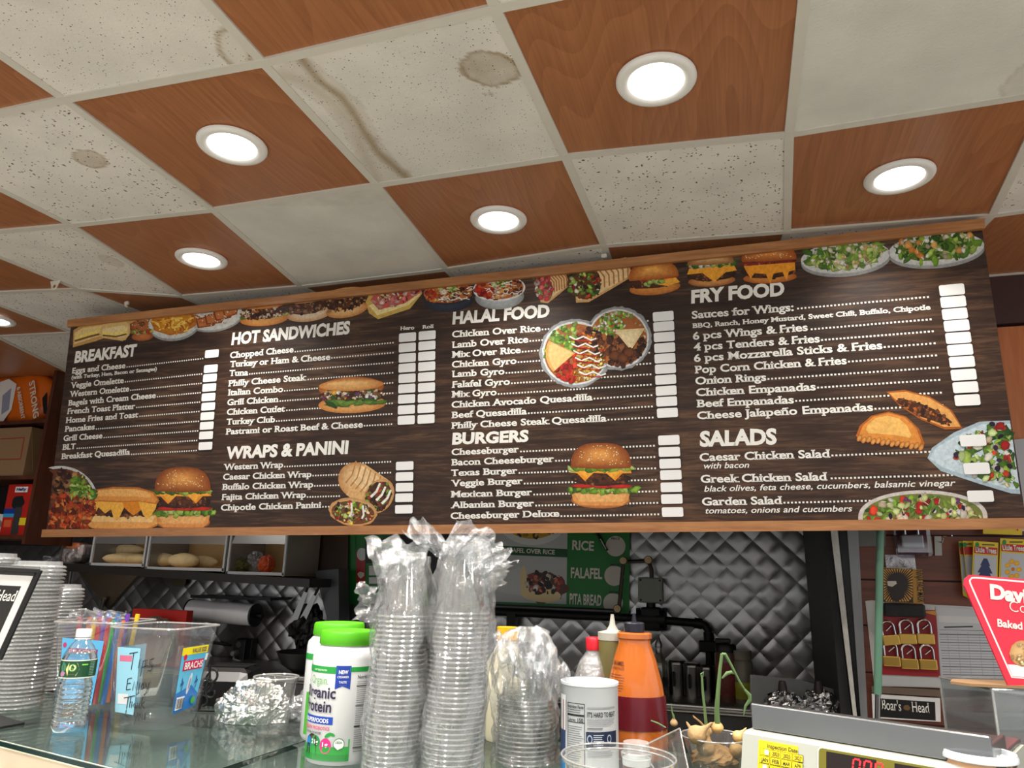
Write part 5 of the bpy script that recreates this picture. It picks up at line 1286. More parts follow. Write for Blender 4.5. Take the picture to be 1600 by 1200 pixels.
# cardboard box
cy = UY + .02
a, b, cc = ux(-60, 672, cy), ux(50, 668, cy), ux(50, 738, cy)
t = thing('cardboard_box', 'plain brown cardboard box with a thin red rectangle on the middle wooden shelf', 'box', ((a[0] + b[0]) / 2, cy + .12, zs[1])); m = MB(); m.box(((a[0] + b[0]) / 2, cy + .12, (zs[1] + a[1]) / 2), (b[0] - a[0], .24, a[1] - zs[1])); m.build('carton', mat('brown_cardboard', (150, 118, 84), rough=.75, var=.05), t, world=True)
s = Sheet(YF(cy - .0008), step=1e-5)
for p, q in (((1, 686), (38, 684)), ((38, 684), (32, 717)), ((32, 717), (-4, 718)), ((50, 670), (51, 737))): s.line([p, q], 1.3 if p[0] != 50 else .8, (170, 52, 44) if p[0] != 50 else (120, 90, 60))
s.build('print', PRINT, t, world=True)
# red trash bag box
hy = UY + .05
a, b, c_, d_ = ux(12, 757, hy), ux(48, 760, hy), ux(42, 826, hy), ux(4, 824, hy)
xm0, xm1 = (a[0] + d_[0]) / 2, (b[0] + c_[0]) / 2
t = thing('trash_bag_box', 'red trash bag box with black pictures on the bottom wooden shelf', 'box', ((xm0 + xm1) / 2, hy + .06, zs[2])); m = MB(); m.box(((xm0 + xm1) / 2, hy + .06, (zs[2] + a[1]) / 2), (xm1 - xm0, .12, a[1] - zs[2])); m.build('carton', mat('red_card', (186, 36, 26)), t, world=True)
s = Sheet(FU(hy - .0005), step=4e-5); W_, H_ = xm1 - xm0, a[1] - zs[2]
rr = lambda x0, y0, x1, y1, c: s.rect(xm0 + x0 * W_, zs[2] + y0 * H_, xm0 + x1 * W_, zs[2] + y1 * H_, c)
rr(.3, .84, .82, .95, (236, 236, 240)); s.blob(xm0 + .52 * W_, zs[2] + .64 * H_, .27 * W_, .14 * H_, (34, 32, 34), wob=.1); rr(.45, .02, .75, .55, (60, 58, 60)); rr(.0, .42, .45, .52, (30, 60, 150)); rr(.0, .35, .45, .42, (60, 160, 210)); rr(.72, .2, 1, .34, (236, 214, 50)); rr(.1, .16, .4, .3, (220, 100, 60))
s.build('print', PRINT, t, world=True); m = MB(); write(m, 'Hefty', FU(hy - .0005), xm0 + .36 * W_, zs[2] + .87 * H_, xm0 + .78 * W_, .06 * H_, bold=.03, shear=.1, lift=.003); m.build('lettering', mat('navy_print', (24, 40, 110)), t, world=True)
t = thing('white_tape_roll', 'white roll seen edge-on left of the red trash bag box', 'roll', (ux(-4, 800, hy)[0], hy + .05, zs[2])); m = MB(); m.lathe([(.03, 0), (.065, 0), (.065, .05), (.03, .05), (.03, 0)], 28, M=Matrix.Rotation(PI / 2, 3, 'X'), c=(0, .02, .066)); m.build('roll', paper_w, t)

# ---- goods on the right hand wall
gy = RY - .012
def hang(name, label, cat, pts, col, Y=gy, th=.003, group=None): return card(name, label, cat, pts, Y, col, th, group)
t, mb = hang('wall_notice', 'large white notice sheet in a clear sleeve on the brown wall', 'notice', [(1352, 939), (1362, 938), (1460, 945), (1600, 952), (1600, 1085), (1470, 1075), (1366, 1072)], (206, 206, 202), RY - .004)
mb.build('sheet', PRINT, t, ink=True, world=True)
s = Sheet(YF(RY - .006), step=3e-5); s.poly([(1462, 948), (1600, 956), (1600, 1068), (1470, 1060)], (196, 198, 202)); s.poly([(1466, 962), (1600, 966), (1600, 976), (1467, 972)], (214, 214, 214))
s.line([(1475, 980), (1520, 979)], 2.2, (60, 60, 64)); s.line([(1468, 984), (1600, 987)], .8, (110, 112, 118))
for k in range(17): y = 991 + k * 4.2; s.line([(1468 + k * .35, y), (1580, y + 2)], .9 if k % 3 else 1.6, (140, 144, 152) if k % 3 else (112, 116, 126))
for x in (1480, 1496, 1512, 1530, 1548, 1566): s.line([(x, 988), (x + 6, 1062)], .6, (150, 154, 160))
s.build('print', PRINT, t, world=True)
t, mb = hang('blank_card', 'white card strip hanging below the padlock card', 'card', [(1367, 1053), (1468, 1058), (1470, 1074), (1366, 1072)], (186, 188, 188), gy - .004); mb.build('sheet', PRINT, t, ink=True, world=True)
t, mb = hang('clear_sleeve_end', 'grimy clear plastic strip hanging above the black and white deli sign', 'plastic strip', [(1362, 1072), (1470, 1078), (1478, 1084), (1470, 1089), (1362, 1082)], (110, 94, 80), gy - .008); mb.build('sheet', PRINT, t, ink=True, world=True)
# padlock display card
t, mb = hang('padlock_card', 'red display card carrying six small brass padlocks', 'padlock card', [(1377, 955), (1462, 953), (1469, 1058), (1378, 1054)], (150, 28, 32), gy - .01)
mb.build('card', PRINT, t, ink=True, world=True); s = Sheet(YF(gy - .0105), step=3e-5)
for k in range(30):
    a = 2 * PI * k / 30
    q = [(1422 + r * math.cos(a + d), 1006 + r * math.sin(a + d)) for r, d in ((30, 0), (64, -.045), (64, .045))]
    if all(1379 < x < 1463 and 957 < y < 1053 for x, y in q): s.poly(q, (110, 18, 22))
s.poly([(1440, 956), (1462, 954), (1464, 962)], (196, 140, 60)); s.build('print', PRINT, t, world=True)
brass = mat('brass', (196, 158, 80), rough=.3, metal=.9); chrome = mat('chrome', (196, 196, 196), rough=.15, metal=1)
for k, (px, py, r) in enumerate(((1392, 1000, -.12), (1418, 998, -.02), (1446, 998, 0), (1393, 1033, 0), (1421, 1037, 0), (1450, 1038, 0))):
    rows = ('upper', 'lower')[k > 2]; col = ('left', 'middle', 'right')[k % 3]
    c = at_y(px, py, gy - .024); L_ = thing('padlock', f'small brass padlock, {rows} row {col}, on the red display card', 'padlock', (c.x, c.y, c.z - .016), 0, 'padlocks on the red card')
    R_ = Matrix.Rotation(r, 3, 'Y'); m = MB(); m.box((0, 0, .016), (.058, .018, .036), bev=.004, M=R_); m.build('body', brass, L_)
    m = MB(); m.tube([R_ @ Vector(p) for p in [(-.021, 0, .03), (-.021, 0, .055)] + [(-.021 * math.cos(a), 0, .06 + .022 * math.sin(a)) for a in [PI * q / 10 for q in range(11)]] + [(.021, 0, .055), (.021, 0, .03)]], .004, 8); m.build('shackle', chrome, L_)
    m = MB(); m.tube([R_ @ Vector((-.008, -.006, .05)), R_ @ Vector((.012, -.006, .066))], .003, 6); m.build('key', chrome, L_)
# face mask pack
t, mb = hang('face_mask_pack', 'face mask pack with a yellow sunburst card and black cloth, on a wall hook', 'mask pack', [(1380, 887), (1441, 890), (1444, 944), (1379, 940)], (176, 128, 44), gy - .02)
mb.build('card', PRINT, t, ink=True, world=True); s = Sheet(YF(gy - .0205), step=3e-5)
s.poly([(1381, 888), (1426, 889), (1427, 942), (1380, 940)], (40, 28, 20))
for k in range(40):
    a = 2 * PI * k / 40; q = [(1402 + r * math.cos(a + d), 913 + r * math.sin(a + d) * 1.1) for r, d in ((16, 0), (30, -.05), (30, .05))]
    q = [(min(1426, max(1381, x)), min(940, max(889, y))) for x, y in q]; s.poly(q, (206, 150, 50))
s.blob(1402, 912, 15, 17, (38, 24, 18), n=20); s.poly([(1390, 930), (1396, 918), (1414, 918), (1412, 934), (1402, 940), (1394, 938)], (38, 24, 18)); s.poly([(1386, 908), (1400, 908), (1401, 912), (1394, 917), (1387, 915)], (206, 196, 180)); s.build('print', PRINT, t, world=True)
m = MB(); a, b = ux(1431, 891, gy - .02), ux(1434, 941, gy - .02); write(m, 'NINJA FACE MASK', FU(gy - .0215), a[0], a[1], b[0], .022, b[1], bold=.01, lift=.001); m.build('lettering', mat('black_print', (20, 20, 20)), t, world=True)
P = [at_y(x, y, gy - .02) for x, y in ((1380, 941), (1446, 945), (1446, 966), (1380, 962))]; m = MB(); c = sum(P, Vector()) / 4; m.box(c, (P[1].x - P[0].x, .02, P[0].z - P[3].z), bev=.008); m.build('cloth', mat('black_cloth', (22, 22, 24), rough=.6, bump=.5, bscale=40), t, world=True)
m = MB(); c = at_y(1407, 880, gy - .012); m.box(c, (.10, .004, .06)); m.build('hang_tab', bagm, t, world=True)
# heavy padlock blister
t, mb = hang('padlock_blister', 'steel padlock in a maroon blister pack behind the top of the green pole', 'padlock pack', [(1401, 812), (1448, 814), (1450, 868), (1402, 867)], (96, 30, 44), gy - .006); mb.build('card', PRINT, t, ink=True, world=True)
c = at_y(1425, 846, gy - .026); m = MB(); m.box(c, (.075, .03, .05), bev=.006); 
m.build('lock_body', mat('grey_lock', (150, 150, 150), rough=.3, metal=.8), t, world=True); m = MB(); m.tube([c + Vector(p) for p in [(-.022, 0, .02), (-.022, 0, .05)] + [(-.022 * math.cos(a), 0, .055 + .022 * math.sin(a)) for a in [PI * q / 8 for q in range(9)]] + [(.022, 0, .05), (.022, 0, .02)]], .006, 8); m.build('shackle', chrome, t, world=True)
m = MB(); m.box(c + Vector((0, -.012, .012)), (.125, .05, .145), bev=.02); m.build('blister', clear('blister_plastic', (240, 240, 244), gloss=.08, rough=.08, edge=.5), t, world=True)
# switch plate, empty hook plate
t, mb = hang('cover_plate', 'dull metal cover plate at the top of the brown wall', 'cover plate', [(1336, 818), (1384, 820), (1384, 853), (1338, 854)], (92, 92, 86), gy - .004, .012); mb.build('plate', mat('dull_plate', (104, 104, 98), rough=.45, metal=.3), t, world=True)
t, mb = hang('hook_plate', 'small empty white hook plate on the brown wall', 'hook', [(1460, 838), (1471, 838), (1472, 868), (1461, 868)], (180, 180, 176), gy - .004, .004); mb.build('plate', PRINT, t, ink=True, world=True)
m = MB(); c = at_y(1466, 846, gy - .01); m.tube([c, c + Vector((0, -.05, -.005)), c + Vector((.002, -.07, .01))], .003, 6); m.tube([c + Vector((.02, 0, .02)), c + Vector((.04, -.03, .02))], .003, 6); m.build('prong', chrome, t, world=True)
# air freshener packs on their hooks
def freshener(name, pts, Y, art, label):
    t, mb = hang(name, label, 'air freshener', pts, (226, 200, 40), Y, .006, 'air freshener packs on the brown wall'); mb.build('card', PRINT, t, ink=True, world=True)
    (ax0, ay0), (ax1, ay1), (ax2, ay2), (ax3, ay3) = pts
    def U(u, v): # bilinear inside the outline
        x = (ax0 * (1 - u) + ax1 * u) * (1 - v) + (ax3 * (1 - u) + ax2 * u) * v; y = (ay0 * (1 - u) + ay1 * u) * (1 - v) + (ay3 * (1 - u) + ay2 * u) * v; return x, y
    s = Sheet(YF(Y - .0005), step=3e-5)
    s.poly([U(.06, .26), U(.95, .26), U(.95, .92), U(.06, .92)], (190, 194, 198)); s.poly([U(.05, .10), U(.97, .10), U(.97, .235), U(.05, .235)], (200, 36, 36)); s.blob(*U(.16, .07), 3, 4, (30, 140, 60)); s.line([U(.35, .06), U(.85, .05)], 2, (90, 80, 20))
    if art == 'tree':
        for a, b, w in ((.32, .46, .2), (.42, .6, .3), (.55, .78, .38)): s.poly([U(.5 - w * .35, a), U(.5 + w * .35, a), U(.5 + w, b), U(.5 - w, b)], (44, 52, 100))
        s.poly([U(.42, .78), U(.58, .78), U(.58, .86), U(.42, .86)], (44, 52, 100))
    if art == 'flower':
        for k in range(7): a = 2 * PI * k / 7; s.blob(*U(.5 + .22 * math.cos(a), .55 + .14 * math.sin(a)), 4.4, 4.0, (240, 190, 30), n=10, rim=(214, 150, 20))
        s.blob(*U(.5, .55), 3, 3, (200, 120, 20)); s.blob(*U(.35, .82), 6, 2.4, (60, 110, 50)); s.blob(*U(.66, .82), 6, 2.4, (60, 110, 50))
    s.build('print', PRINT, t, world=True)
    if art:
        m = MB(); a, b = U(.09, .215), U(.92, .215); a, b = ux(*a, Y), ux(*b, Y); write(m, 'Little Trees', FU(Y - .001), a[0], a[1], b[0], .020, b[1], bold=.025, slab=.06, lift=.002); m.build('lettering', mat('white_print', (236, 234, 226)), t, world=True)
freshener('air_freshener', [(1498, 846), (1512, 845), (1516, 936), (1505, 930)], gy - .03, '', 'rearmost air freshener pack at the left of the yellow cluster, seen as a yellow edge')
freshener('air_freshener', [(1504, 845), (1520, 845), (1528, 938), (1514, 936)], gy - .045, '', 'air freshener pack just behind the blue tree one, mostly hidden')
freshener('air_freshener', [(1521, 845), (1560, 848), (1558, 930), (1518, 926)], gy - .07, 'tree', 'air freshener pack with a dark blue tree under the red and white lettering')
freshener('air_freshener', [(1563, 841), (1604, 843), (1604, 930), (1560, 926)], gy - .06, 'flower', 'air freshener pack with a yellow flower, right of the blue tree one')
t, mb = hang('yellow_price_card', 'yellow card with a red 4 hanging half behind the menu board', 'price card', [(1536, 815), (1598, 817), (1597, 836), (1536, 834)], (226, 196, 40), gy - .05); mb.build('card', PRINT, t, ink=True, world=True)
m = MB(); a, b = ux(1584, 829, gy - .05), ux(1592, 829.5, gy - .05); write(m, '4', FU(gy - .051), a[0], a[1], b[0], .022, b[1], bold=.03, lift=.001); m.build('lettering', mat('red_print', (196, 40, 34)), t, world=True)
t, mb = hang('paper_notice', 'small printed sheet on the orange panel at the right edge', 'notice', [(1583, 687), (1612, 684), (1612, 830), (1596, 830)], (190, 192, 196), RY - .035); mb.build('sheet', PRINT, t, ink=True, world=True)
# black and white deli sign
dy = RY - .012
t, mb = hang('deli_sign', 'small black deli sign with white border and white serif lettering by the green pole', 'sign', [(1362, 1084), (1469, 1091), (1470, 1128), (1364, 1122)], (226, 226, 224), dy, .006); mb.build('border', PRINT, t, ink=True, world=True)
s = Sheet(YF(dy - .001), step=3e-5); s.poly([(1372, 1091), (1461, 1097), (1462, 1126), (1373, 1120)], (26, 25, 24)); s.blob(1417, 1106, 5.5, 4, (110, 84, 56), wob=.2); s.build('print', PRINT, t, world=True)
for w_, xa, ya, xb, yb in (('Boar\'s', 1378, 1108, 1408, 1111), ('Head', 1425, 1112, 1452, 1114)):
    a, b = ux(xa, ya, dy), ux(xb, yb, dy); m = MB(); write(m, w_, FU(dy - .001), a[0], a[1], b[0], .034, b[1], bold=.004, slab=.06, lift=.003); m.build('lettering', mat('white_print', (236, 234, 226)), t, world=True)
# green pole
a, b = at_y(1375.5, 826, 2.62), at_y(1371.5, 1085, 2.62); d = (b - a) / (a.z - b.z); top = a - d * .25 * -1 if False else a + (a - b).normalized() * .12
t = thing('green_pole', 'slim sea green pole standing upright in front of the brown wall', 'pole', b + d * b.z)
m = MB(); m.tube([top, b], .0115, 12); m.build('shaft', mat('sea_green_paint', (96, 138, 116), rough=.35), t, world=True); m = MB(); m.tube([b, b + d * (b.z - .001)], .008, 10); m.build('steel_end', steel, t, world=True)
# ================================================================ ON AND ABOUT THE GLASS COUNTER
CT = 1.13
def drop(px, py, d):
    p = at_d(px, py, d)
    while p.y > 1.50: d -= .01; p = at_d(px, py, d)          # keep it on the counter
    return Vector((p.x, p.y, CT + .0005)), p.z - CT
def facing(p): return math.atan2(-p[1], -p[0])           # direction from a thing to the customer taking the picture
# ---- the glass display case
a, b = at_z(0, 1158, CT), at_z(167, 1200, CT); sl = (b.y - a.y) / (b.x - a.x)
fy = lambda x: a.y + sl * (x - a.x)
BYC = at_z(150, 1088, CT).y
case = thing('display_case', 'glass topped deli display case along the front of the picture', 'display case', (-.4, (fy(-.4) + BYC) / 2, 0))
XL, XR = -2.7, 1.3
q0, q1 = at_z(355, 1198, CT), at_z(463, 1162, CT); ss = (q1.x - q0.x) / (q1.y - q0.y); jx = lambda y: q0.x + ss * (y - q0.y)
yj = q0.y
for _ in range(30): yj = fy(jx(yj))
J0, J1_ = Vector((jx(yj), yj, 0)), Vector((jx(BYC), BYC, 0))
m_top, N, L, B = nm('green_edged_glass'); N.remove(B)
tr = N.new('ShaderNodeBsdfTransparent'); tr.inputs[0].default_value = (.86, .90, .88, 1); gl = N.new('ShaderNodeBsdfGlossy'); gl.inputs['Roughness'].default_value = .03; gl.inputs[0].default_value = (.9, .96, .93, 1)
lw = N.new('ShaderNodeLayerWeight'); lw.inputs['Blend'].default_value = .5; pw = N.new('ShaderNodeMath'); pw.operation = 'POWER'; pw.inputs[1].default_value = 5; L.new(lw.outputs['Facing'], pw.inputs[0])
fr = N.new('ShaderNodeMath'); fr.operation = 'MULTIPLY_ADD'; fr.inputs[1].default_value = .78; fr.inputs[2].default_value = .035; L.new(pw.outputs[0], fr.inputs[0]); mx = N.new('ShaderNodeMixShader'); L.new(fr.outputs[0], mx.inputs[0]); L.new(tr.outputs[0], mx.inputs[1]); L.new(gl.outputs[0], mx.inputs[2]); L.new(mx.outputs[0], N['Material Output'].inputs[0])
glass_edge = mat('dark_green_glass_edge', (20, 46, 42), rough=.15)
def pane(name, poly, z0, z1):
    m = MB(); n = len(poly); V = [(x, y, z1) for x, y in poly] + [(x, y, z0) for x, y in poly]
    m.add(V, [list(range(n)), [n + i for i in range(n)][::-1]]); m.cm = 1; m.add(V, [(i, n + i, n + (i + 1) % n, (i + 1) % n) for i in range(n)]); m.build(name, [m_top, glass_edge], case, world=True)
tube_m, N, L, B = nm('case_tube'); B.inputs['Emission Color'].default_value = (1, .93, .82, 1); B.inputs['Emission Strength'].default_value = 3.0
m = MB(); m.tube([(x, fy(x) + .06, CT - .03) for x in (XL + .1, XR - .1)], .008, 10); m.build('case_light', tube_m, case, world=True)
ld = bpy.data.lights.new('case_lamp', 'AREA'); ld.shape = 'RECTANGLE'; ld.size = XR - XL - .3; ld.size_y = .02; ld.energy = 9.0; ld.color = (1, .95, .86)
lo = bpy.data.objects.new('case_lamp', ld); C.objects.link(lo); lo.parent = case; xm_ = (XL + XR) / 2; lo.location = Vector((xm_, fy(xm_) + .06, CT - .04)) - Vector(case.location); lo.rotation_euler = (.5, 0, math.atan(sl))
g = .0015
pane('glass_top', [(XL, fy(XL)), (J0.x - g, J0.y), (J1_.x - g, BYC), (XL, BYC)], CT - .008, CT)
pane('glass_top', [(J0.x + g, J0.y), (XR, fy(XR)), (XR, BYC), (J1_.x + g, BYC)], CT - .008, CT)
beige = mat('cream_case_lining', (206, 188, 160), rough=.5)
m = MB(); P = [(XL, fy(XL) + .012), (XR, fy(XR) + .012), (XR, BYC - .03), (XL, BYC - .03)]
def slab(m, P, z0, z1):
    n = len(P); V = [(x, y, z0) for x, y in P] + [(x, y, z1) for x, y in P]
    m.add(V, [list(range(n))[::-1], [n + i for i in range(n)]] + [(i, (i + 1) % n, n + (i + 1) % n, n + i) for i in range(n)])
slab(m, P, .50, .54); m.build('deck', beige, case, world=True)
m = MB(); slab(m, [(XL, fy(XL) + .10), (XR, fy(XR) + .10), (XR, BYC - .03), (XL, BYC - .03)], CT - .05, CT - .04); m.build('inner_shelf', mat('grey_green_shelf', (104, 112, 109), rough=.3), case, world=True)
m = MB(); slab(m, [(XL, fy(XL)), (XR, fy(XR)), (XR, BYC), (XL, BYC)], 0.002, .5); m.build('base', mat('black_kick_panel', (40, 40, 42), rough=.4), case, world=True)
m = MB(); slab(m, [(XL, BYC - .028), (XR, BYC - .028), (XR, BYC), (XL, BYC)], .54, CT - .009); m.build('rear_frame', mat('grey_case_frame', (96, 98, 98), rough=.4), case, world=True)
m = MB(); slab(m, [(XL, fy(XL) + .004), (XR, fy(XR) + .004), (XR, fy(XR) + .034), (XL, fy(XL) + .034)], CT - .05, CT - .012); m.build('front_rail', mat('lit_cream_rail', (222, 204, 176), rough=.4), case, world=True)
m = MB(); slab(m, [(XL, fy(XL) - .001), (XR, fy(XR) - .001), (XR, fy(XR) + .003), (XL, fy(XL) + .003)], .54, CT - .05); m.build('front_glass', clear('case_front_glass', (235, 244, 240), gloss=.06, rough=.02, edge=.5), case, world=True)
c = at_z(14, 1188, CT - .07); t = thing('black_tray', 'black plastic edge of something just below the front of the glass counter at lower left', 'tray', (c.x, fy(c.x) - .02, CT - .085)); m = MB(); m.box((0, 0, .02), (.12, .03, .055), rz=math.atan(sl), bev=.008); m.build('body', black_p, t)

# ---- prep table behind the case
t = thing('prep_table', 'steel prep table behind the deli case', 'table', (-1.3, 2.35, 0)); m = MB(); m.box((-1.3, 2.35, .90), (2.4, .6, .04), bev=.006); m.build('top', steel_d, t, world=True)
for xx in (-2.4, -.2):
    for yy in (2.1, 2.6): m = MB(); m.box((xx, yy, .44), (.04, .04, .88)); m.build('leg', steel_d, t, world=True)
PT = .92
c = at_d(362, 1040, 2.45); t = thing('toaster', 'shiny steel toaster with black slots and lever behind the foil parcel', 'toaster', (c.x, c.y, PT + .001), YAW * .9); H = c.z - PT
m = MB(); m.box((0, 0, H / 2 + .01), (.20, .17, H - .02), bev=.04); m.build('shell', mat('mirror_steel', (112, 112, 112), rough=.3, metal=1), t)
m = MB()
for dy in (-.035, .035): m.box((0, dy, H + .0005), (.14, .028, .003))
m.build('slots', black_p, t); m = MB(); m.box((-.045, -.09, H * .62), (.05, .03, .022), bev=.005); m.build('lever', black_p, t); m = MB(); m.box((0, 0, .01), (.18, .15, .02)); m.build('foot', black_p, t)
# scrolled iron napkin rack
c = at_d(318, 1118, 1.62); t = thing('scroll_rack', 'small black scrolled wire rack between the tip tub and the foil parcel', 'wire rack', (c.x, c.y, CT + .0005), YAW); k = 1.62 / FPX
m = MB(); sp = lambda cx, cz, r, a0, a1, s: [(cx + (r * (1 - .55 * i / 22)) * math.cos(a0 + (a1 - a0) * i / 22) * s, 0, cz + (r * (1 - .55 * i / 22)) * math.sin(a0 + (a1 - a0) * i / 22)) for i in range(23)]
for cx, cz, r, a0, a1, s in ((-.004, 40 * k, 13 * k, -1.4, 4.4, 1), (.006, 52 * k, 12 * k, 1.6, -4.0, 1), (-.006, 15 * k, 13 * k, -1.5, 4.6, -1), (.012, 28 * k, 10 * k, 2, 7, 1)): m.tube(sp(cx, cz, r, a0, a1, s), .0028, 8)
m.tube([(-.012, 0, .003), (-.01, 0, .03), (.004, 0, .07), (.0, 0, .1)], .003, 8); m.tube([(-.03, 0, .003), (.03, 0, .003)], .003, 8); m.build('scrolls', black_i, t)

# ---- clear film and cups
film = clear('crinkled_film', (250, 251, 252), gloss=.07, rough=.10, edge=.62, bump=.9, bscale=14, body=.10, bodycol=(240, 242, 244))
film2 = clear('milky_film', (243, 245, 247), gloss=.10, rough=.13, edge=.62, bump=.9, bscale=18, body=.15, bodycol=(240, 242, 244))
cupm = clear('clear_cup_plastic', (247, 248, 247), gloss=.05, rough=.07, edge=.62, body=.04, bodycol=(240, 240, 240))
rimm = clear('clear_rim_plastic', (222, 222, 220), gloss=.16, rough=.12, edge=.80, body=.30, bodycol=(240, 238, 236))
lidm = clear('clear_lid_plastic', (236, 238, 238), gloss=.12, rough=.15, edge=.7, body=.26, bodycol=(240, 242, 242))
def cup_proto(name, label, cat, group, rb, rt, h, n=26):
    """clear cup standing upside down on its rim"""
    t = thing(name, label, cat, (0, 0, 0), 0, group)
    m = MB(); m.lathe([(rt, .004), (rt * .985, .012), (rt * .93, .018), (rb * 1.12, h * .80), (rb * 1.05, h * .84), (rb * 1.05, h * .96), (rb * .95, h), (rb * .8, h), (rb * .75, h - .004), (.0001, h - .004)], n); m.build('wall', cupm, t)
    m = MB(); m.tube([(rt * math.cos(a), rt * math.sin(a), .0022) for a in [2 * PI * i / n for i in range(n)]], .0021, 6, closed=True); m.build('rim', rimm, t)
    return t
def stack(proto, base, n, pitch, lean, lab_top, lab, group):
    for i in range(n):
        z = i * pitch; p = Vector((base.x + lean[0] * z, base.y + lean[1] * z, base.z + z)); L_ = lab_top if i == n - 1 else lab
        if i == 0: proto.location = p; proto['label'] = L_; proto['group'] = group
        else: dup(proto, p, .37 * i, L_, group)
b1, z1 = drop(626, 958, 1.23); b2, z2 = drop(714, 955, 1.22)
n1 = int(z1 / .0076) + 1; n2 = int(z2 / .0076) + 1
pc = cup_proto('plastic_cup', 'x', 'cup', 'g', .025, .046, .106)
l1 = at_d(622, 900, 1.29) - at_d(623, 1190, 1.29); l1 = (l1.x / l1.z * .6, l1.y / l1.z * .1)
stack(pc, b1, n1, .0076, (l1[0], 0), 'topmost upside-down clear cup of the left bagged stack, beside the protein tubs', 'clear plastic cup nested below the top one in the left bagged stack beside the tubs', 'cups in the left bagged stack')
pc2 = cup_proto('plastic_cup', 'x', 'cup', 'g', .028, .0475, .116)
stack(pc2, b2, n2, .0076, (l1[0], 0), 'topmost upside-down clear cup of the tall right bagged stack in the centre', 'clear plastic cup nested below the top one in the tall right bagged stack', 'cups in the right bagged stack')
def sleeve(m, base, lean, prof, seed, amp=.012, n=40):
    """loose film tube round a stack: prof lists (radius, height)"""
    N_ = len(prof)
    def f(u, v):
        x = v * (N_ - 1); i = min(N_ - 2, int(x)); w = x - i
        r = prof[i][0] * (1 - w) + prof[i + 1][0] * w; z = prof[i][1] * (1 - w) + prof[i + 1][1] * w
        a = 2 * PI * u; d = Vector((math.cos(a), math.sin(a), z * 9))
        k = mnoise(d * 2.2 + Vector((seed, 0, 0))) * amp + mnoise(d * 6 + Vector((0, seed, 0))) * amp * .45 + math.sin(a * 9 + z * 22 + seed) * amp * .12
        r = max(.004, r + k)
        return Vector((base.x + lean[0] * z + r * math.cos(a), base.y + lean[1] * z + r * math.sin(a), base.z + z))
    m.surf(f, n * 2, (N_ - 1) * 7, True, wrap=True)
def wing(m, root, tip, width, seed, curl=.014, n=18):
    """ruffled flap of film from a gathered root line to a wide outer edge"""
    (r0, r1), (t0, t1) = root, tip
    nrm = (t1 - t0).cross(((t0 + t1) / 2) - ((r0 + r1) / 2)).normalized()
    def f(u, v):
        p = (r0 * (1 - u) + r1 * u) * (1 - v) + (t0 * (1 - u) + t1 * u) * v
        k = math.sin(u * 7.5 + seed + v * 1.5) * width * (.2 + v) + mnoise(Vector((u * 5, v * 4, seed))) * curl * 2 + mnoise(Vector((u * 9, v * 7, seed + 4))) * curl * .6
        e = (mnoise(Vector((u * 3, seed, 2))) * .22) * v
        return p + nrm * k + (p - (r0 + r1) / 2) * e
    m.surf(f, n * 2, n, True)
A_ = lambda px, py, d: at_d(px, py, d - .04)
t = thing('plastic_bag', 'clear crinkled plastic bag gathered open at its top round the left cup stack', 'plastic bag', b1)
m = MB(); H1 = z1 + .106
sleeve(m, b1, (l1[0], 0), [(.050, .001), (.052, .05), (.051, .12), (.052, .2), (.052, z1), (.050, z1 + .05), (.040, z1 + .08), (.038, z1 + .095)], 3.1, amp=.009)
m.build('film', film, t, world=True)
m = MB(); wing(m, (A_(590, 905, 1.25), A_(662, 900, 1.25)), (A_(570, 838, 1.24), A_(668, 846, 1.24)), .008, 1.0); m.build('mouth', film2, t, world=True)
m = MB(); wing(m, (A_(600, 908, 1.32), A_(655, 905, 1.32)), (A_(580, 846, 1.36), A_(672, 852, 1.34)), .010, 4.0); m.build('mouth', film2, t, world=True)
m = MB(); wing(m, (A_(596, 925, 1.25), A_(594, 972, 1.25)), (A_(564, 908, 1.27), A_(553, 968, 1.27)), .006, 2.0, n=9); m.build('loose_corner', film, t, world=True)
t = thing('plastic_bag', 'clear crinkled plastic bag knotted like a bow round the tall right cup stack', 'plastic bag', b2)
m = MB(); sleeve(m, b2, (l1[0], 0), [(.051, .001), (.053, .06), (.052, .13), (.054, .2), (.054, z2), (.055, z2 + .05), (.045, z2 + .095), (.035, z2 + .116), (.031, z2 + .124)], 7.7, amp=.010); m.build('film', film, t, world=True)
m = MB(); wing(m, (A_(684, 872, 1.25), A_(716, 862, 1.25)), (A_(628, 826, 1.23), A_(662, 806, 1.23)), .010, 5.0); m.build('knot_ear', film2, t, world=True)
m = MB(); wing(m, (A_(690, 866, 1.25), A_(732, 868, 1.25)), (A_(716, 808, 1.23), A_(776, 836, 1.22)), .010, 6.0); m.build('knot_ear', film2, t, world=True)
m = MB(); wing(m, (A_(718, 856, 1.23), A_(738, 900, 1.23)), (A_(774, 840, 1.2), A_(806, 884, 1.2)), .009, 8.0); m.build('knot_ear', film2, t, world=True)
m = MB(); wing(m, (A_(735, 872, 1.23), A_(748, 935, 1.23)), (A_(800, 884, 1.21), A_(784, 915, 1.21)), .006, 9.0); m.build('knot_ear', film, t, world=True)
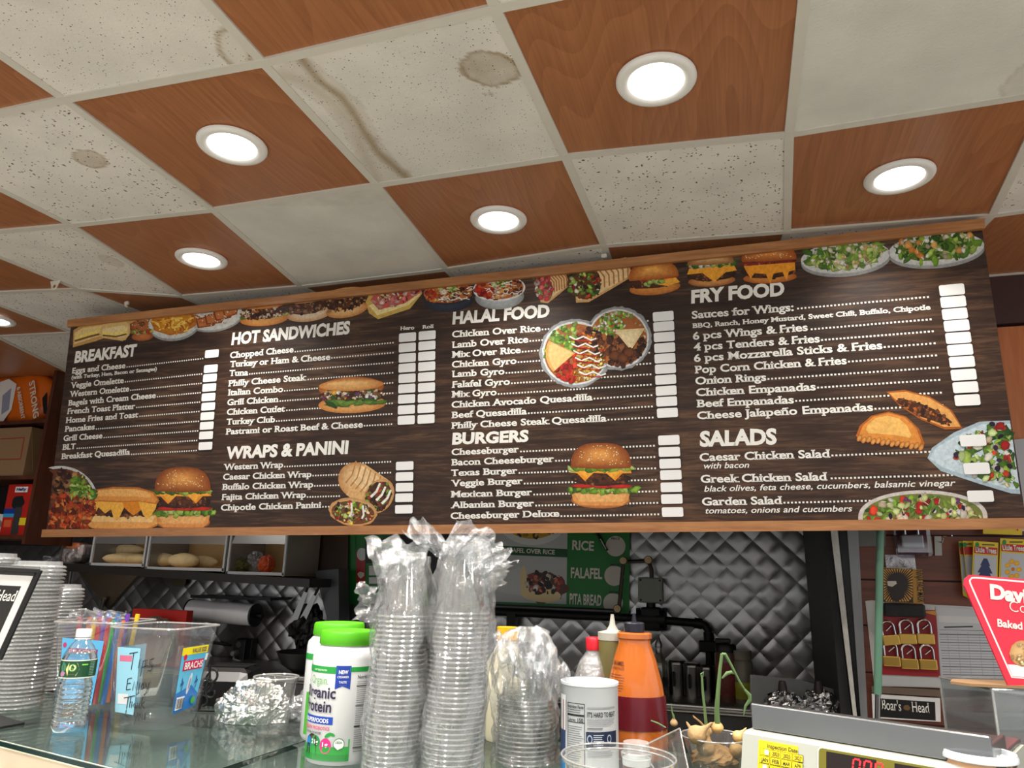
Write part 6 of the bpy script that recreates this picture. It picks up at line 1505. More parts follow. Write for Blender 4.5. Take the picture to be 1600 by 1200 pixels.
# third, shorter bagged stack
b3, z3 = drop(822, 1092, 1.29); n3 = max(8, int(z3 / .0072) + 1)
pl_ = thing('container_lid', 'x', 'lid'); m = MB(); m.lathe([(.0505, .003), (.049, .008), (.044, .010), (.042, .026), (.036, .030), (.0001, .030)], 28); m.build('dome', cupm, pl_); m = MB(); m.tube([(.0505 * math.cos(a), .0505 * math.sin(a), .0022) for a in [2 * PI * i / 28 for i in range(28)]], .0022, 6, closed=True); m.build('rim', rimm, pl_)
stack(pl_, b3, n3, .0072, (0, 0), 'topmost clear lid of the short bagged stack right of the tall cup stacks', 'clear round lid nested below the top one in the short bagged stack', 'lids in the short bagged stack')
t = thing('plastic_bag', 'frosty crumpled plastic bag bunched up on top of the short lid stack', 'plastic bag', b3)
m = MB(); HZ = at_d(820, 985, 1.29).z - CT
sleeve(m, b3, (0, 0), [(.056, .001), (.058, .05), (.058, z3), (.064, z3 + .03), (.066, z3 + .055), (.05, z3 + .085), (.028, HZ - .004), (.008, HZ + .004)], 12.3, amp=.016); m.build('film', film, t, world=True)
m = MB(); wing(m, (A_(785, 1060, 1.3), A_(862, 1060, 1.3)), (A_(770, 1005, 1.28), A_(852, 990, 1.28)), .012, 3.0, curl=.03); m.build('crumple', film2, t, world=True)
m = MB(); wing(m, (A_(840, 1062, 1.3), A_(868, 1100, 1.3)), (A_(862, 1000, 1.3), A_(890, 1060, 1.3)), .010, 6.0, curl=.03); m.build('crumple', film2, t, world=True)
m = MB(); wing(m, (A_(800, 1075, 1.28), A_(845, 1075, 1.28)), (A_(800, 1020, 1.27), A_(850, 1015, 1.27)), .012, 9.0, curl=.03); m.build('crumple', film2, t, world=True)
# clear deli container between the stacks
b4, z4 = drop(768, 1052, 1.5); t = thing('deli_container', 'tall clear deli container standing between the tall and the short stacks', 'container', b4); m = MB(); m.lathe([(.028, .001), (.030, .01), (.033, z4 - .02), (.036, z4 - .018), (.036, z4), (.0001, z4 + .001)], 24); m.build('body', lidm, t); m = MB(); m.lathe([(.0001, .004), (.026, .004), (.03, z4 * .7), (.0001, z4 * .7)], 20); m.build('contents', mat('beige_powder', (176, 160, 132), rough=.8), t)
b5, z5 = drop(793, 980, 1.66); t = thing('yellow_cap_bottle', 'pale bottle with a flat yellow cap behind the short bagged stack', 'bottle', b5); m = MB(); m.lathe([(.0001, 0), (.04, 0), (.042, .01), (.042, z5 * .66), (.02, z5 * .84), (.018, z5 * .9), (.0001, z5 * .9)], 24); m.build('body', mat('ivory_plastic', (212, 204, 176), rough=.3), t); m = MB(); m.lathe([(.0001, z5 * .885), (.0215, z5 * .885), (.0215, z5), (.0001, z5)], 24); m.build('cap', mat('golden_yellow_plastic', (240, 176, 20), rough=.35), t)

# ---- wrap-round labels
def wrapF(r, a0): return lambda u, v, l: Vector(((r + l) * math.cos(a0 + u / r), (r + l) * math.sin(a0 + u / r), v))
def wrect(s, x0, y0, x1, y1, col, n=None):
    n = n or max(2, int(abs(x1 - x0) / .006)); z = s.up(); V = []
    for i in range(n + 1): u = x0 + (x1 - x0) * i / n; V += [s.F(u, y0, z), s.F(u, y1, z)]
    s.mb.add(V, [(2 * i, 2 * i + 2, 2 * i + 3, 2 * i + 1) for i in range(n)], False, srgb(*col))
LABEL = vcol_mat('label_print', rough=.3, spec=.5)
def lines(s, x0, x1, y0, y1, n, col, w=.0009):
    for k in range(n):
        y = y0 + (y1 - y0) * k / max(1, n - 1); wrect(s, x0, y - w / 2, x0 + (x1 - x0) * random.uniform(.75, 1), y + w / 2, col, 4)
# ---- protein powder tubs
white_p = mat('white_gloss_plastic', (216, 217, 217), rough=.22, var=.01); lime = mat('lime_green_lid', (84, 176, 24), rough=.35)
def tub(px, py, d, label, turn, front):
    b, ztop = drop(px, py, d); t = thing('protein_tub', label, 'tub', b, 0, 'white protein powder tubs'); H = ztop; r = .0605
    m = MB(); m.lathe([(.0001, 0), (r * .93, 0), (r, .008), (r, H * .79), (r * .97, H * .835), (r * .84, H * .875), (r * .80, H * .885), (r * .80, H * .9), (.0001, H * .9)], 48); m.build('body', white_p, t)
    m = MB(); m.lathe([(r * .83, H * .89), (r * .85, H * .90), (r * .83, H * .985), (r * .8, H), (.0001, H * 1.001)], 60)
    m.build('lid', lime, t)
    a0 = facing(b) + turn; s = Sheet(wrapF(r + .0003, a0), step=2e-5, base=2e-4); G = (34, 150, 60)
    top = H * .735; bot = H * .055
    wrect(s, -.075, top, .010, top - .011, G); wrect(s, .032, top, .085, top - .008, G)
    P = []
    if front:
        wrect(s, .008, top + .002, .034, top - .030, (26, 62, 160)); s.poly([(.008, top - .030), (.034, top - .030), (.034, top - .036), (.021, top - .031), (.008, top - .036)], (26, 62, 160))
        wrect(s, -.06, top - .080, .009, top - .092, (28, 70, 170))
        wrect(s, -.07, bot + .018, .040, bot - .002, (40, 150, 54)); s.poly([(-.02, bot + .017), (.0, bot + .018), (.02, bot + .022), (.040, bot + .030), (.040, bot + .017)], (40, 150, 54))
        wrect(s, -.07, bot + .006, .040, bot - .004, (30, 130, 50))
        for cx, cy, rr, c in ((-.040, .0, .009, (30, 130, 200)), (-.022, -.001, .0125, (24, 140, 70)), (-.001, -.003, .0115, (214, 40, 130))): s.blob(cx, top - .122 + cy, rr * .9, rr * 1.05, c, n=24)
        s.poly([(-.047, bot + .002), (-.018, bot + .002), (-.019, bot + .026), (-.022, bot + .034), (-.033, bot + .036), (-.041, bot + .032), (-.045, bot + .022)], (52, 28, 22)); s.poly([(-.036, bot + .022), (-.021, bot + .022), (-.023, bot + .032), (-.034, bot + .034)], (76, 44, 36)); s.poly([(-.045, bot + .004), (-.034, bot + .004), (-.035, bot + .02), (-.044, bot + .02)], (36, 18, 14))
        s.blob(.003, bot + .036, .007, .003, G, rot=.5); s.blob(.010, bot + .037, .005, .0024, G, rot=-.4)
        s.blob(.022, bot + .022, .0095, .0095, (40, 120, 60), n=26); s.blob(.022, bot + .022, .0085, .0085, (238, 240, 236), n=26); s.blob(.022, bot + .022, .0085, .0085, (30, 110, 56), n=16, a0=PI, a1=2 * PI)
        for k, (y, w) in enumerate(((top - .030, .0018), (top - .062, .001), (top - .094, .0022), (top - .128, .001))): wrect(s, .045, y, .085, y - w, (20, 20, 20))
        lines(s, .046, .083, top - .024, bot + .01, 34, (90, 90, 92), .0007)
    else:
        wrect(s, -.03, top - .07, -.018, bot + .0, (70, 160, 40)); s.poly([(-.012, top - .012), (-.006, top - .03), (-.010, top - .05), (-.020, top - .05), (-.018, top - .03)], (120, 150, 60)); s.blob(-.010, top - .046, .006, .016, (220, 200, 150), wob=.1); s.blob(-.014, top - .066, .008, .010, (64, 40, 30), wob=.2)
    s.build('label', LABEL, t)
    if front:
        F = s.F; m = MB(); 
        def wr(txt, x0, y, x1, cap, col, lift=.0016, **k): m.cur = srgb(*col); write(m, txt, F, x0, y, x1, cap, col=srgb(*col), lift=lift, **k)
        wr('Orgain.', -.044, top - .029, -.004, .0135, (70, 160, 40), bold=-.005); wr('Organic', -.064, top - .051, .011, .0185, (40, 30, 66), bold=.02); wr('Protein', -.062, top - .073, .005, .0185, (40, 30, 66), bold=.02)
        wr('& SUPERFOODS', -.058, top - .0895, .002, .0066, (240, 240, 240), bold=.02); wr('50 MILLION PROBIOTICS', -.062, top - .101, .005, .0055, (206, 50, 110), bold=.02); wr('PROTEIN POWDER', -.050, top - .108, -.010, .0036, (60, 60, 60), bold=.02)
        wr('PLANT BASED PROTEIN', -.038, top - .0075, -.008, .003, (220, 240, 220), bold=.01); wr('NEW', .0135, top - .011, .029, .0062, (240, 240, 244), bold=.03); wr('CREAMIER', .0115, top - .0175, .0305, .0035, (240, 240, 244), bold=.01); wr('TASTE', .0145, top - .026, .0275, .0036, (240, 240, 244), bold=.01)
        wr('21g', -.0295, top - .123, -.0145, .007, (240, 244, 240), bold=.02); wr('1g', -.006, top - .126, .004, .007, (244, 240, 244), bold=.02); wr('Nutrition Facts', .046, top - .019, .084, .0058, (20, 20, 20), bold=.02); wr('USDA', .0165, bot + .0235, .0275, .0036, (30, 90, 50), bold=.02); wr('ORGANIC', .0155, bot + .0175, .0285, .003, (230, 240, 232), bold=.02)
        m.build('lettering', LABEL, t, ink=True)
    return t
tub(546, 985, 1.31, 'front white protein powder tub with lime green lid, its printed label facing left', -.42, True)
tub(531, 973, 1.47, 'rear white protein powder tub with lime green lid, half hidden behind the front one', -.55, False)

# ---- clear cup, foil parcel and loose bag
b, zt = drop(432, 1057, 1.45); t = thing('clear_cup', 'empty clear plastic cup standing upright right of the foil parcel', 'cup', b)
m = MB(); m.lathe([(.0001, .006), (.026, .004), (.0285, .0), (.0295, .003), (.0295, .012), (.031, .016), (.0405, zt - .012), (.0425, zt - .01), (.0435, zt - .002)], 40); m.build('wall', clear('cup_wall', (240, 241, 240), gloss=.06, rough=.06, edge=.65, body=.03), t); m = MB(); m.tube([(.0437 * math.cos(a_), .0437 * math.sin(a_), zt - .001) for a_ in [2 * PI * i / 40 for i in range(40)]], .0017, 6, closed=True); m.build('rim', rimm, t)
foil2 = mat('bright_kitchen_foil', (222, 221, 218), rough=.2, metal=1.0, bump=.75, bscale=60)
b = at_z(371, 1131, CT); t = thing('foil_parcel', 'crumpled silver foil parcel on the glass counter left of the clear cup', 'foil parcel', (b.x, b.y + .05, CT + .001)); k = depth_of(b) / FPX * .95
m = MB()
def f(u, v):
    a_ = 2 * PI * u; e = PI / 2 * v; d = Vector((math.cos(a_) * math.cos(e), math.sin(a_) * math.cos(e), math.sin(e)))
    kk = 1 + .16 * mnoise(d * 2.3 + Vector((4, 1, 2))) + .13 * mnoise(d * 6 + Vector((1, 7, 2))) + .06 * mnoise(d * 12) + .025 * mnoise(d * 24)
    return Vector((d.x * 60 * k * kk, d.y * 48 * k * kk, max(0, (d.z ** .8) * 60 * k * kk) if v < 1 else 58 * k))
m.surf(f, 90, 34, False, wrap=True); m.build('foil', foil2, t)
c = at_z(462, 1128, CT); lump('clear_wrapper', 'small crumpled clear wrapper left of the protein tubs', 'wrapper', (c.x, c.y + .03, CT + .001), (.035, .03, .026), film, 6.3, amp=.5, fr=9)

# ---- tubs with straws and tips
tubm = clear('clear_tub_plastic', (238, 240, 241), gloss=.06, rough=.05, edge=.5, body=.035)
def square_tub(name, label, cat, loc, rz, a0, a1, h, group):
    t = thing(name, label, cat, loc, rz, group)
    def ring(a, r, z, n=6):
        P = []
        for cx, cy, s0 in ((a - r, a - r, 0), (-a + r, a - r, 90), (-a + r, -a + r, 180), (a - r, -a + r, 270)):
            for k in range(n + 1): q = math.radians(s0 + 90 * k / n); P.append((cx + r * math.cos(q), cy + r * math.sin(q), z))
        return P
    def loft(m, rings, cap0=False):
        n = len(rings[0]); V = [p for R_ in rings for p in R_]; F_ = [(j * n + i, j * n + (i + 1) % n, (j + 1) * n + (i + 1) % n, (j + 1) * n + i) for j in range(len(rings) - 1) for i in range(n)]
        if cap0: F_.append(list(range(n))[::-1])
        m.add(V, F_, True)
    m = MB(); loft(m, [ring(a0 * .93, .022, .0), ring(a0, .022, .008), ring(a0 + (a1 - a0) * .8, .02, h * .82), ring(a1 * .985, .02, h * .84), ring(a1, .02, h * .985)], True); m.build('wall', tubm, t)
    m = MB(); R_ = [Vector(p) for p in ring(a1 + .004, .022, h)]; m.tube(R_, .0022, 6, closed=True); m.build('rim', rimm, t)
    return t
def face(a0, a1, h, side):
    """map of one side of the tub: u across (-1..1), v up (0..1)"""
    def F(u, v, l):
        a = a0 + (a1 - a0) * v + l + .0006; w = (a - .024) * u; z = h * v
        return {'front': Vector((w, -a, z)), 'left': Vector((-a, -w, z)), 'right': Vector((a, w, z))}[side]
    return F
C0, CLf, CRt = at_z(249, 1143, CT), at_z(160, 1136, CT), at_z(297, 1118, CT)
a1_ = .078; a0_ = .064; h_ = at_d(255, 986, depth_of(C0)).z - CT
u1 = (CLf - C0); ang = math.atan2(-u1.y, -u1.x)                # local +x runs from the left corner to the near corner
tubA = C0 + Matrix.Rotation(ang, 3, 'Z') @ Vector((-a0_ * .95, a0_ * .95, 0)); tubA.z = CT + .0005
tg = 'reused clear candy tubs on the counter'
tA = square_tub('tip_tub', 'clear square tub marked Tips Enjoy Thank you in black marker, with a blue candy label', 'tub', tubA, ang, a0_, a1_, h_, tg)
def candy_label(t, side, sc=1.0):
    s = Sheet(face(a0_, a1_, h_, side), step=1.2e-4, base=3e-4)
    s.poly([(-.82, .14), (.78, .17), (.86, .80), (-.80, .80)], (92, 184, 222)); s.poly([(-.82, .14), (.78, .17), (.79, .30), (.2, .40), (-.82, .34)], (26, 112, 190)); s.poly([(-.80, .72), (.86, .72), (.86, .80), (-.80, .80)], (244, 222, 40)) 
    s.poly([(-.62, .56), (.70, .56), (.72, .66), (-.60, .66)], (206, 40, 84)); s.blob(-.55, .70, .11, .03, (206, 40, 70)); s.blob(0, .42, .15, .08, (210, 214, 222), rot=.6); s.blob(.02, .42, .08, .05, (140, 150, 170), rot=.6)
    for x in (-.5, .45): s.line([(x, .36), (x + .06, .42), (x - .04, .48)], .04, (24, 84, 150)); s.line([(x - .1, .42), (x + .1, .44)], .03, (24, 84, 150))
    s.poly([(-.74, .17), (-.2, .18), (-.18, .30), (-.72, .30)], (236, 238, 240))
    for k in range(9): x = -.70 + k * .055; s.poly([(x, .185), (x + .02 + .012 * (k % 3), .185), (x + .02 + .012 * (k % 3), .285), (x, .285)], (40, 40, 46))
    s.blob(.42, .24, .16, .04, (60, 150, 60)); s.poly([(.66, .64), (.82, .64), (.84, .71), (.68, .71)], (210, 232, 240)); s.build('label', LABEL, t)
    m = MB(); F = face(a0_, a1_, h_, side); G_ = lambda u, v, l: F(u, v / h_, l)
    write(m, 'BRACHS', G_, -.54, .575 * h_, .62, .07 * h_, col=srgb(244, 240, 240), bold=.02, lift=.0026); write(m, 'VALUE SIZE', G_, -.2, .738 * h_, .70, .045 * h_, col=srgb(30, 50, 110), bold=.02, lift=.0026); m.build('lettering', LABEL, t, ink=True)
candy_label(tA, 'right')
s = Sheet(face(a0_, a1_, h_, 'left'), step=1.2e-4, base=3e-4); s.poly([(-.8, .14), (.8, .14), (.82, .78), (-.8, .78)], (120, 186, 214)); s.poly([(-.5, .6), (.6, .6), (.6, .67), (-.5, .67)], (200, 90, 130)); s.build('back_label', LABEL, tA)
# handwriting, in strokes, on the side that faces the customer
Fh = face(a0_, a1_, h_, 'front'); hw = Sheet(lambda x, y, l: Fh(x / .05, y / h_, l), step=3e-5, base=9e-4)
s = Sheet(face(a0_, a1_, h_, 'front'), step=1e-4, base=2e-4); s.poly([(-.98, .16), (.02, .14), (.06, .80), (-.98, .80)], (146, 200, 220)); s.poly([(-.86, .66), (-.3, .66), (-.3, .72), (-.86, .72)], (204, 110, 140)); s.poly([(-.86, .24), (-.36, .24), (-.34, .34), (-.86, .34)], (214, 216, 218)); s.build('side_label', LABEL, tA)
def pen(*P): hw.line([(u * .05 + .004, v * h_) for u, v in P], .0017, (18, 20, 24))
for P in ([(-.5, .74), (-.12, .76)], [(-.3, .75), (-.36, .58)], [(.0, .69), (-.03, .60)], [(.01, .73), (.02, .735)], [(.16, .68), (.10, .52)], [(.15, .67), (.28, .68), (.29, .62), (.14, .61)], [(.62, .70), (.46, .69), (.46, .65), (.60, .63), (.58, .58), (.42, .58)],
          [(-.48, .49), (-.52, .38)], [(-.48, .49), (-.28, .50)], [(-.50, .44), (-.32, .45)], [(-.52, .38), (-.30, .39)], [(-.2, .38), (-.17, .47), (-.02, .38), (.0, .47)], [(.12, .46), (.09, .35), (.0, .34)], [(.14, .50), (.15, .505)], [(.28, .46), (.2, .43), (.24, .39), (.34, .41), (.28, .46)], [(.42, .46), (.48, .41)], [(.58, .47), (.46, .36), (.38, .34)],
          [(-.6, .30), (-.05, .33)], [(-.38, .31), (-.42, .20)], [(-.25, .32), (-.28, .21)], [(-.27, .26), (-.16, .27), (-.18, .21)], [(-.02, .26), (-.1, .23), (-.02, .21), (.02, .26), (.02, .21)], [(.1, .21), (.12, .26), (.22, .25), (.22, .21)], [(.34, .33), (.3, .21)], [(.48, .28), (.33, .25), (.5, .21)],
          [(-.5, .14), (-.3, .12)], [(-.42, .19), (-.44, .15)], [(.0, .17), (.08, .12)], [(.2, .17), (.04, .05)], [(.3, .16), (.22, .13), (.28, .10), (.36, .13), (.3, .16)], [(.44, .16), (.44, .10), (.56, .11), (.58, .17)], [(.58, .16), (.6, .10)]): pen(*P)
hw.build('marker_lettering', LABEL, tA)
tubB = at_z(58, 1118, CT); C1 = at_z(150, 1108, CT)
cB = (tubB + C1) / 2 + Vector((.0, .07, 0)); cB.z = CT + .0005
tB = square_tub('straw_tub', 'clear square tub full of coloured straws behind the water bottle', 'tub', cB, ang + .12, a0_, a1_, h_ * .98, tg); 
s = Sheet(face(a0_, a1_, h_ * .98, 'front'), step=1.2e-4, base=3e-4); s.poly([(-.96, .10), (.90, .08), (.98, .80), (-.94, .82)], (92, 176, 222)); s.poly([(-.8, .10), (-.35, .095), (-.34, .2), (-.8, .2)], (120, 150, 190)); s.blob(-.8, .74, .09, .03, (176, 60, 110)); s.poly([(-.62, .62), (.75, .61), (.77, .70), (-.61, .71)], (150, 50, 110)); s.build('label', LABEL, tB)
m = MB(); Fb = face(a0_, a1_, h_, 'front'); write(m, 'BRACHS', lambda u, v, l: Fb(u, v / h_, l), -.54, .622 * h_, .68, .06 * h_, col=srgb(220, 170, 206), bold=.02, lift=.0026); m.build('lettering', LABEL, tB, ink=True)
sc_ = [('red', (206, 50, 60)), ('purple', (116, 70, 176)), ('yellow', (232, 196, 40)), ('blue', (50, 120, 200)), ('green', (60, 180, 90)), ('orange', (236, 130, 80))]
order = [0, 1, 2, 5, 3, 1, 0, 3, 4, 0, 1, 5, 3, 2]
Rt = Matrix.Rotation(ang + .12, 3, 'Z')
for k, ci in enumerate(order):
    nm_s, col = sc_[ci]; u = -.86 + 1.72 * k / (len(order) - 1); bx = u * .048; tx = u * .062; by = -.02 + .05 * ((k * 5) % 3) / 2
    m = MB(); Lh = h_ * 1.02 + .008 * math.sin(k * 2.1)
    p0, p1 = Vector((bx, by, .010)), Vector((tx, by * 1.15, Lh)); 
    side = f'number {k + 1}'
    where = ('at the left side', 'left of the middle', 'right of the middle', 'at the right side')[min(3, k * 4 // len(order))]
    rowd = ('front', 'middle', 'back')[(k * 5) % 3 if False else [0, 2, 1][(k * 5) % 3]]
    t = thing('drinking_straw', f'{nm_s} straw {where} of the straw tub', 'straw', cB + Rt @ p0 * 1.0, 0, 'straws in the clear tub')
    d = Rt @ (p1 - p0); m.tube([Vector((0, 0, 0)), d * .5, d], .0052, 8, caps=False); m.build('tube', mat('straw_' + nm_s, col, rough=.3, var=.03), t)
# crumpled clear wrapper sticking out of the straws
t = thing('straw_wrapper', 'crinkled clear wrapper round the tops of the straws', 'wrapper', cB + Vector((0, 0, h_ * .8)))
m = MB(); 
for k, (ua, ub, sd) in enumerate(((-.07, -.005, 2.0), (-.01, .065, 5.0))):
    wing(m, (cB + Rt @ Vector((ua, -.045, h_ * .93)), cB + Rt @ Vector((ub, -.045, h_ * .93))), (cB + Rt @ Vector((ua - .004, -.03, h_ * 1.11)), cB + Rt @ Vector((ub + .004, -.03, h_ * 1.10))), .006, sd, curl=.012)
m.build('film', film2, t, world=True)

# ---- water bottle
b = at_z(86, 1147, CT); b.y += .024; b.x += .005; b.z = CT + .0005; db = depth_of(b); HB = at_d(103, 986, db).z - CT
t = thing('water_bottle', 'small clear water bottle with green label and white cap in front of the straw tub', 'bottle', b)
r = .0315; prof = [(.0001, .004), (.022, .001), (.028, .003), (r, .012)]
for k in range(8): z = .018 + k * .0085; prof += [(r, z), (r - .0022, z + .0035), (r, z + .007)]
prof += [(r - .003, .092), (r - .005, .098), (r - .001, .112), (r, .118), (r, HB - .055), (r * .93, HB - .046), (r * .70, HB - .032), (r * .45, HB - .022), (.0125, HB - .017), (.0125, HB - .006)]
m = MB(); m.lathe(prof, 36); m.build('body', clear('bottle_plastic', (245, 248, 250), gloss=.09, rough=.05, edge=.65, body=.03), t)
m = MB(); m.lathe([(.0001, .006)] + [(max(.0001, q - .0012), z) for q, z in prof[1:] if .003 < z < HB - .046] + [(.024, HB - .045), (.0001, HB - .045)], 30); wm, N, L, B = nm('water'); B.inputs['Transmission Weight'].default_value = 1; B.inputs['Roughness'].default_value = 0; B.inputs['IOR'].default_value = 1.2; B.inputs['Base Color'].default_value = (.96, .98, 1, 1); m.build('water', wm, t)
m = MB(); m.lathe([(.0001, HB), (.0135, HB), (.0145, HB - .002), (.0145, HB - .015), (.0135, HB - .016)], 28); m.lathe([(.015, HB - .0165), (.015, HB - .019)], 24); m.build('cap', white_p, t)
s = Sheet(wrapF(r + .0004, facing(b) + .05), step=2e-5); LZ0 = HB - .055 - .034
wrect(s, -.05, LZ0, .05, LZ0 + .032, (18, 66, 40)); wrect(s, -.05, LZ0 - .001, .05, LZ0 + .001, (200, 204, 190)); wrect(s, -.05, LZ0 + .031, .05, LZ0 + .033, (200, 204, 190))
s.poly([(-.024, LZ0 + .016), (-.019, LZ0 + .028), (-.004, LZ0 + .028), (.001, LZ0 + .016), (-.004, LZ0 + .004), (-.019, LZ0 + .004)], (222, 214, 130)); s.blob(-.0115, LZ0 + .019, .0075, .0075, (60, 140, 50), n=20); s.blob(-.0115, LZ0 + .019, .006, .006, (232, 228, 170), n=20); s.blob(-.03, LZ0 + .02, .006, .009, (60, 120, 90), wob=.2); s.blob(-.031, LZ0 + .008, .006, .005, (170, 120, 150), wob=.2)
wrect(s, -.019, LZ0 + .006, -.004, LZ0 + .0075, (90, 90, 40)); lines(s, .019, .031, LZ0 + .005, LZ0 + .028, 9, (150, 180, 150), .0007); wrect(s, .004, LZ0 + .023, .015, LZ0 + .0255, (120, 190, 60)); s.build('label', LABEL, t)
m = MB(); write(m, '8', s.F, -.0142, LZ0 + .0145, -.0088, .009, bold=.03, lift=.0014); m.build('lettering', mat('green_print', (40, 110, 40)), t)

# ---- stacks of clear container lids at far left
pl2 = thing('takeout_lid', 'x', 'lid'); m = MB(); m.lathe([(.056, .001), (.0575, .004), (.054, .0065), (.050, .007), (.048, .016), (.0001, .016)], 40); m.build('dome', lidm, pl2)
m = MB(); 
for i in range(40):
    a_, a2 = 2 * PI * i / 40, 2 * PI * (i + .5) / 40; m.add([(.056 * math.cos(a_), .056 * math.sin(a_), .0015), (.0605 * math.cos(a2), .0605 * math.sin(a2), .0045), (.056 * math.cos(a2 + (a2 - a_)), .056 * math.sin(a2 + (a2 - a_)), .0015)], [(0, 1, 2)])
m.tube([(.057 * math.cos(a_), .057 * math.sin(a_), .0018) for a_ in [2 * PI * i / 40 for i in range(40)]], .0018, 5, closed=True); m.build('fluted_rim', rimm, pl2)
def lidstack(px, py, d, pxb, lt, lb, grp, first):
    top = at_d(px, py, d); bb = at_d(pxb, 1120, d); base = Vector((top.x, top.y, CT + .0005)); H = top.z - CT; n = int(H / .0085)
    lx = .0
    for i in range(n):
        z = i * .0085; wob = .0012 * math.sin(i * 1.7); p = Vector((base.x + wob, base.y + wob * .5, base.z + z)); L_ = lt if i == n - 1 else lb
        if first and i == 0: pl2.location = p; pl2['label'] = L_; pl2['group'] = grp
        else: dup(pl2, p, .21 * i, L_, grp)
lidstack(62, 880, 1.72, 40, 'topmost frosty clear lid of the tall stack behind the straw tub', 'frosty clear lid below the top one in the tall stack behind the straw tub', 'lids in the tall stack behind the straw tub', True)
lidstack(-10, 866, 1.80, -20, 'topmost frosty clear lid of the stack cut by the left edge', 'frosty clear lid below the top one in the stack cut by the left edge', 'lids in the stack at the left edge', False)
lidstack(96, 915, 1.95, 70, 'topmost frosty clear lid of the rear stack, lowest of the three stacks', 'frosty clear lid below the top one in the lower rear stack', 'lids in the lower rear stack', False)

# ---- black framed deli sign on its foot, far left
TR, TL, BR, BL = A_(62, 891, 1.44), A_(-75, 884, 1.36), A_(-1, 1030, 1.40), A_(-140, 1024, 1.32)
n_ = (TR - TL).cross(BL - TL).normalized(); n_ = n_ if n_.dot(O - TL) > 0 else -n_
def FQ(u, v, l): return TL * (1 - u) * (1 - v) + TR * u * (1 - v) + BL * (1 - u) * v + BR * u * v + n_ * l
t = thing('sign_holder', 'black framed counter sign with white lettering Head, cut by the left edge', 'sign holder', Vector((A_(10, 1132, 1.5).x, A_(10, 1132, 1.5).y, CT + .0005)))
m = MB()
m.tube([FQ(-.02, 0, 0), FQ(1.0, 0, 0)], .0065, 10); m.tube([FQ(1, 0, 0), FQ(1, 1, 0)], .0055, 10); m.tube([FQ(0, 1, 0), FQ(1, 1, 0)], .0055, 10); m.tube([FQ(0, 0, 0), FQ(0, 1, 0)], .0055, 10)
m.build('frame', black_p, t, world=True)
s = Sheet(FQ, step=8e-5, base=0); V = [FQ(0, 0, -.004), FQ(1, 0, -.004), FQ(1, 1, -.004), FQ(0, 1, -.004)]
s.poly([(0.01, .02), (.985, .02), (.985, .98), (.01, .98)], (36, 36, 38)); s.poly([(.0, .07), (.955, .07), (.955, .97), (.0, .97)], (222, 222, 220)); s.poly([(.04, .19), (.87, .19), (.87, .90), (.04, .90)], (30, 30, 31)); s.line([(.5, .76), (.72, .76)], .02, (130, 130, 130)); s.build('poster', LABEL, t, world=True)
m = MB(); G_ = lambda u, v, l: FQ(u, .36 - v, l); write(m, "Head", G_, .635, 0, .86, .12, bold=.004, slab=.05, lift=.0015); m.build('lettering', mat('white_print', (236, 234, 226)), t, world=True)
m = MB(); ft = [at_z(38, 1133, CT), at_z(-10, 1118, CT), at_z(-70, 1136, CT), at_z(-6, 1141, CT)]; slab(m, [(p.x, p.y) for p in ft], CT + .0008, CT + .005); m.tube([FQ(.5, 1, 0), Vector((ft[1].x - .01, ft[1].y - .02, CT + .005))], .005, 8); m.build('foot', black_p, t, world=True)

# ---- bottle with red cap, canister, caramel bottle
b, zt = drop(929, 996, 1.58); t = thing('red_cap_bottle', 'clear ribbed bottle with a red cap behind the white canister', 'bottle', b); r = .041
m = MB(); m.lathe([(.0001, .001), (r * .95, .001), (r, .01), (r, zt * .55), (r * .96, zt * .64), (r * .72, zt * .78), (r * .38, zt * .87), (.0155, zt * .89)], 30); m.build('glass', clear('ribbed_plastic', (236, 236, 230), gloss=.12, rough=.12, edge=.6, body=.22, bump=.5, bscale=60), t); m = MB(); m.lathe([(.0001, .004), (r * .93, .004), (r * .94, zt * .42), (.0001, zt * .42)], 24); m.build('contents', mat('pale_syrup', (206, 200, 186), rough=.4), t)
m = MB(); m.lathe([(.0165, zt * .88), (.0172, zt * .90), (.0172, zt * .985), (.015, zt), (.0001, zt)], 28); m.build('cap', mat('red_cap', (206, 28, 44), rough=.35), t)
b, zt = drop(921, 1064, 1.24); t = thing('white_canister', 'white cardboard canister printed with nutrition facts and IT\'S HARD TO BEAT', 'canister', b); r = .0485
m = MB(); m.lathe([(.0001, .001), (r, .001), (r, zt - .006), (r + .0015, zt - .004), (r + .0012, zt), (r - .002, zt), (r - .003, zt - .004), (r - .005, zt - .012), (.0001, zt - .012)], 56); m.build('tube', mat('white_card', (206, 208, 210), rough=.4, var=.02), t)
s = Sheet(wrapF(r + .0003, facing(b)), step=2e-5); T_ = zt
wrect(s, -.075, .0, -.0465, T_ - .02, (226, 226, 226)); wrect(s, -.062, T_ - .075, -.0455, T_ - .028, (120, 26, 40)) ; wrect(s, -.075, .0, -.047, T_ - .075, (40, 62, 110)); wrect(s, -.075, .0, -.047, T_ - .12, (60, 140, 200))
def outl(x0, y0, x1, y1, w, c): wrect(s, x0, y0, x1, y0 + w, c); wrect(s, x0, y1 - w, x1, y1, c); wrect(s, x0, y0, x0 + w, y1, c, 2); wrect(s, x1 - w, y0, x1, y1, c, 2)
K_ = (24, 24, 28); outl(-.041, .004, -.008, T_ - .030, .0009, K_); wrect(s, -.040, T_ - .050, -.009, T_ - .047, K_); wrect(s, -.040, T_ - .060, -.009, T_ - .0588, K_); lines(s, -.039, -.010, T_ - .066, .012, 20, (96, 96, 100), .0008); lines(s, -.039, -.010, T_ - .0405, T_ - .044, 2, (80, 80, 84), .0009); wrect(s, -.039, .007, -.030, .010, K_)
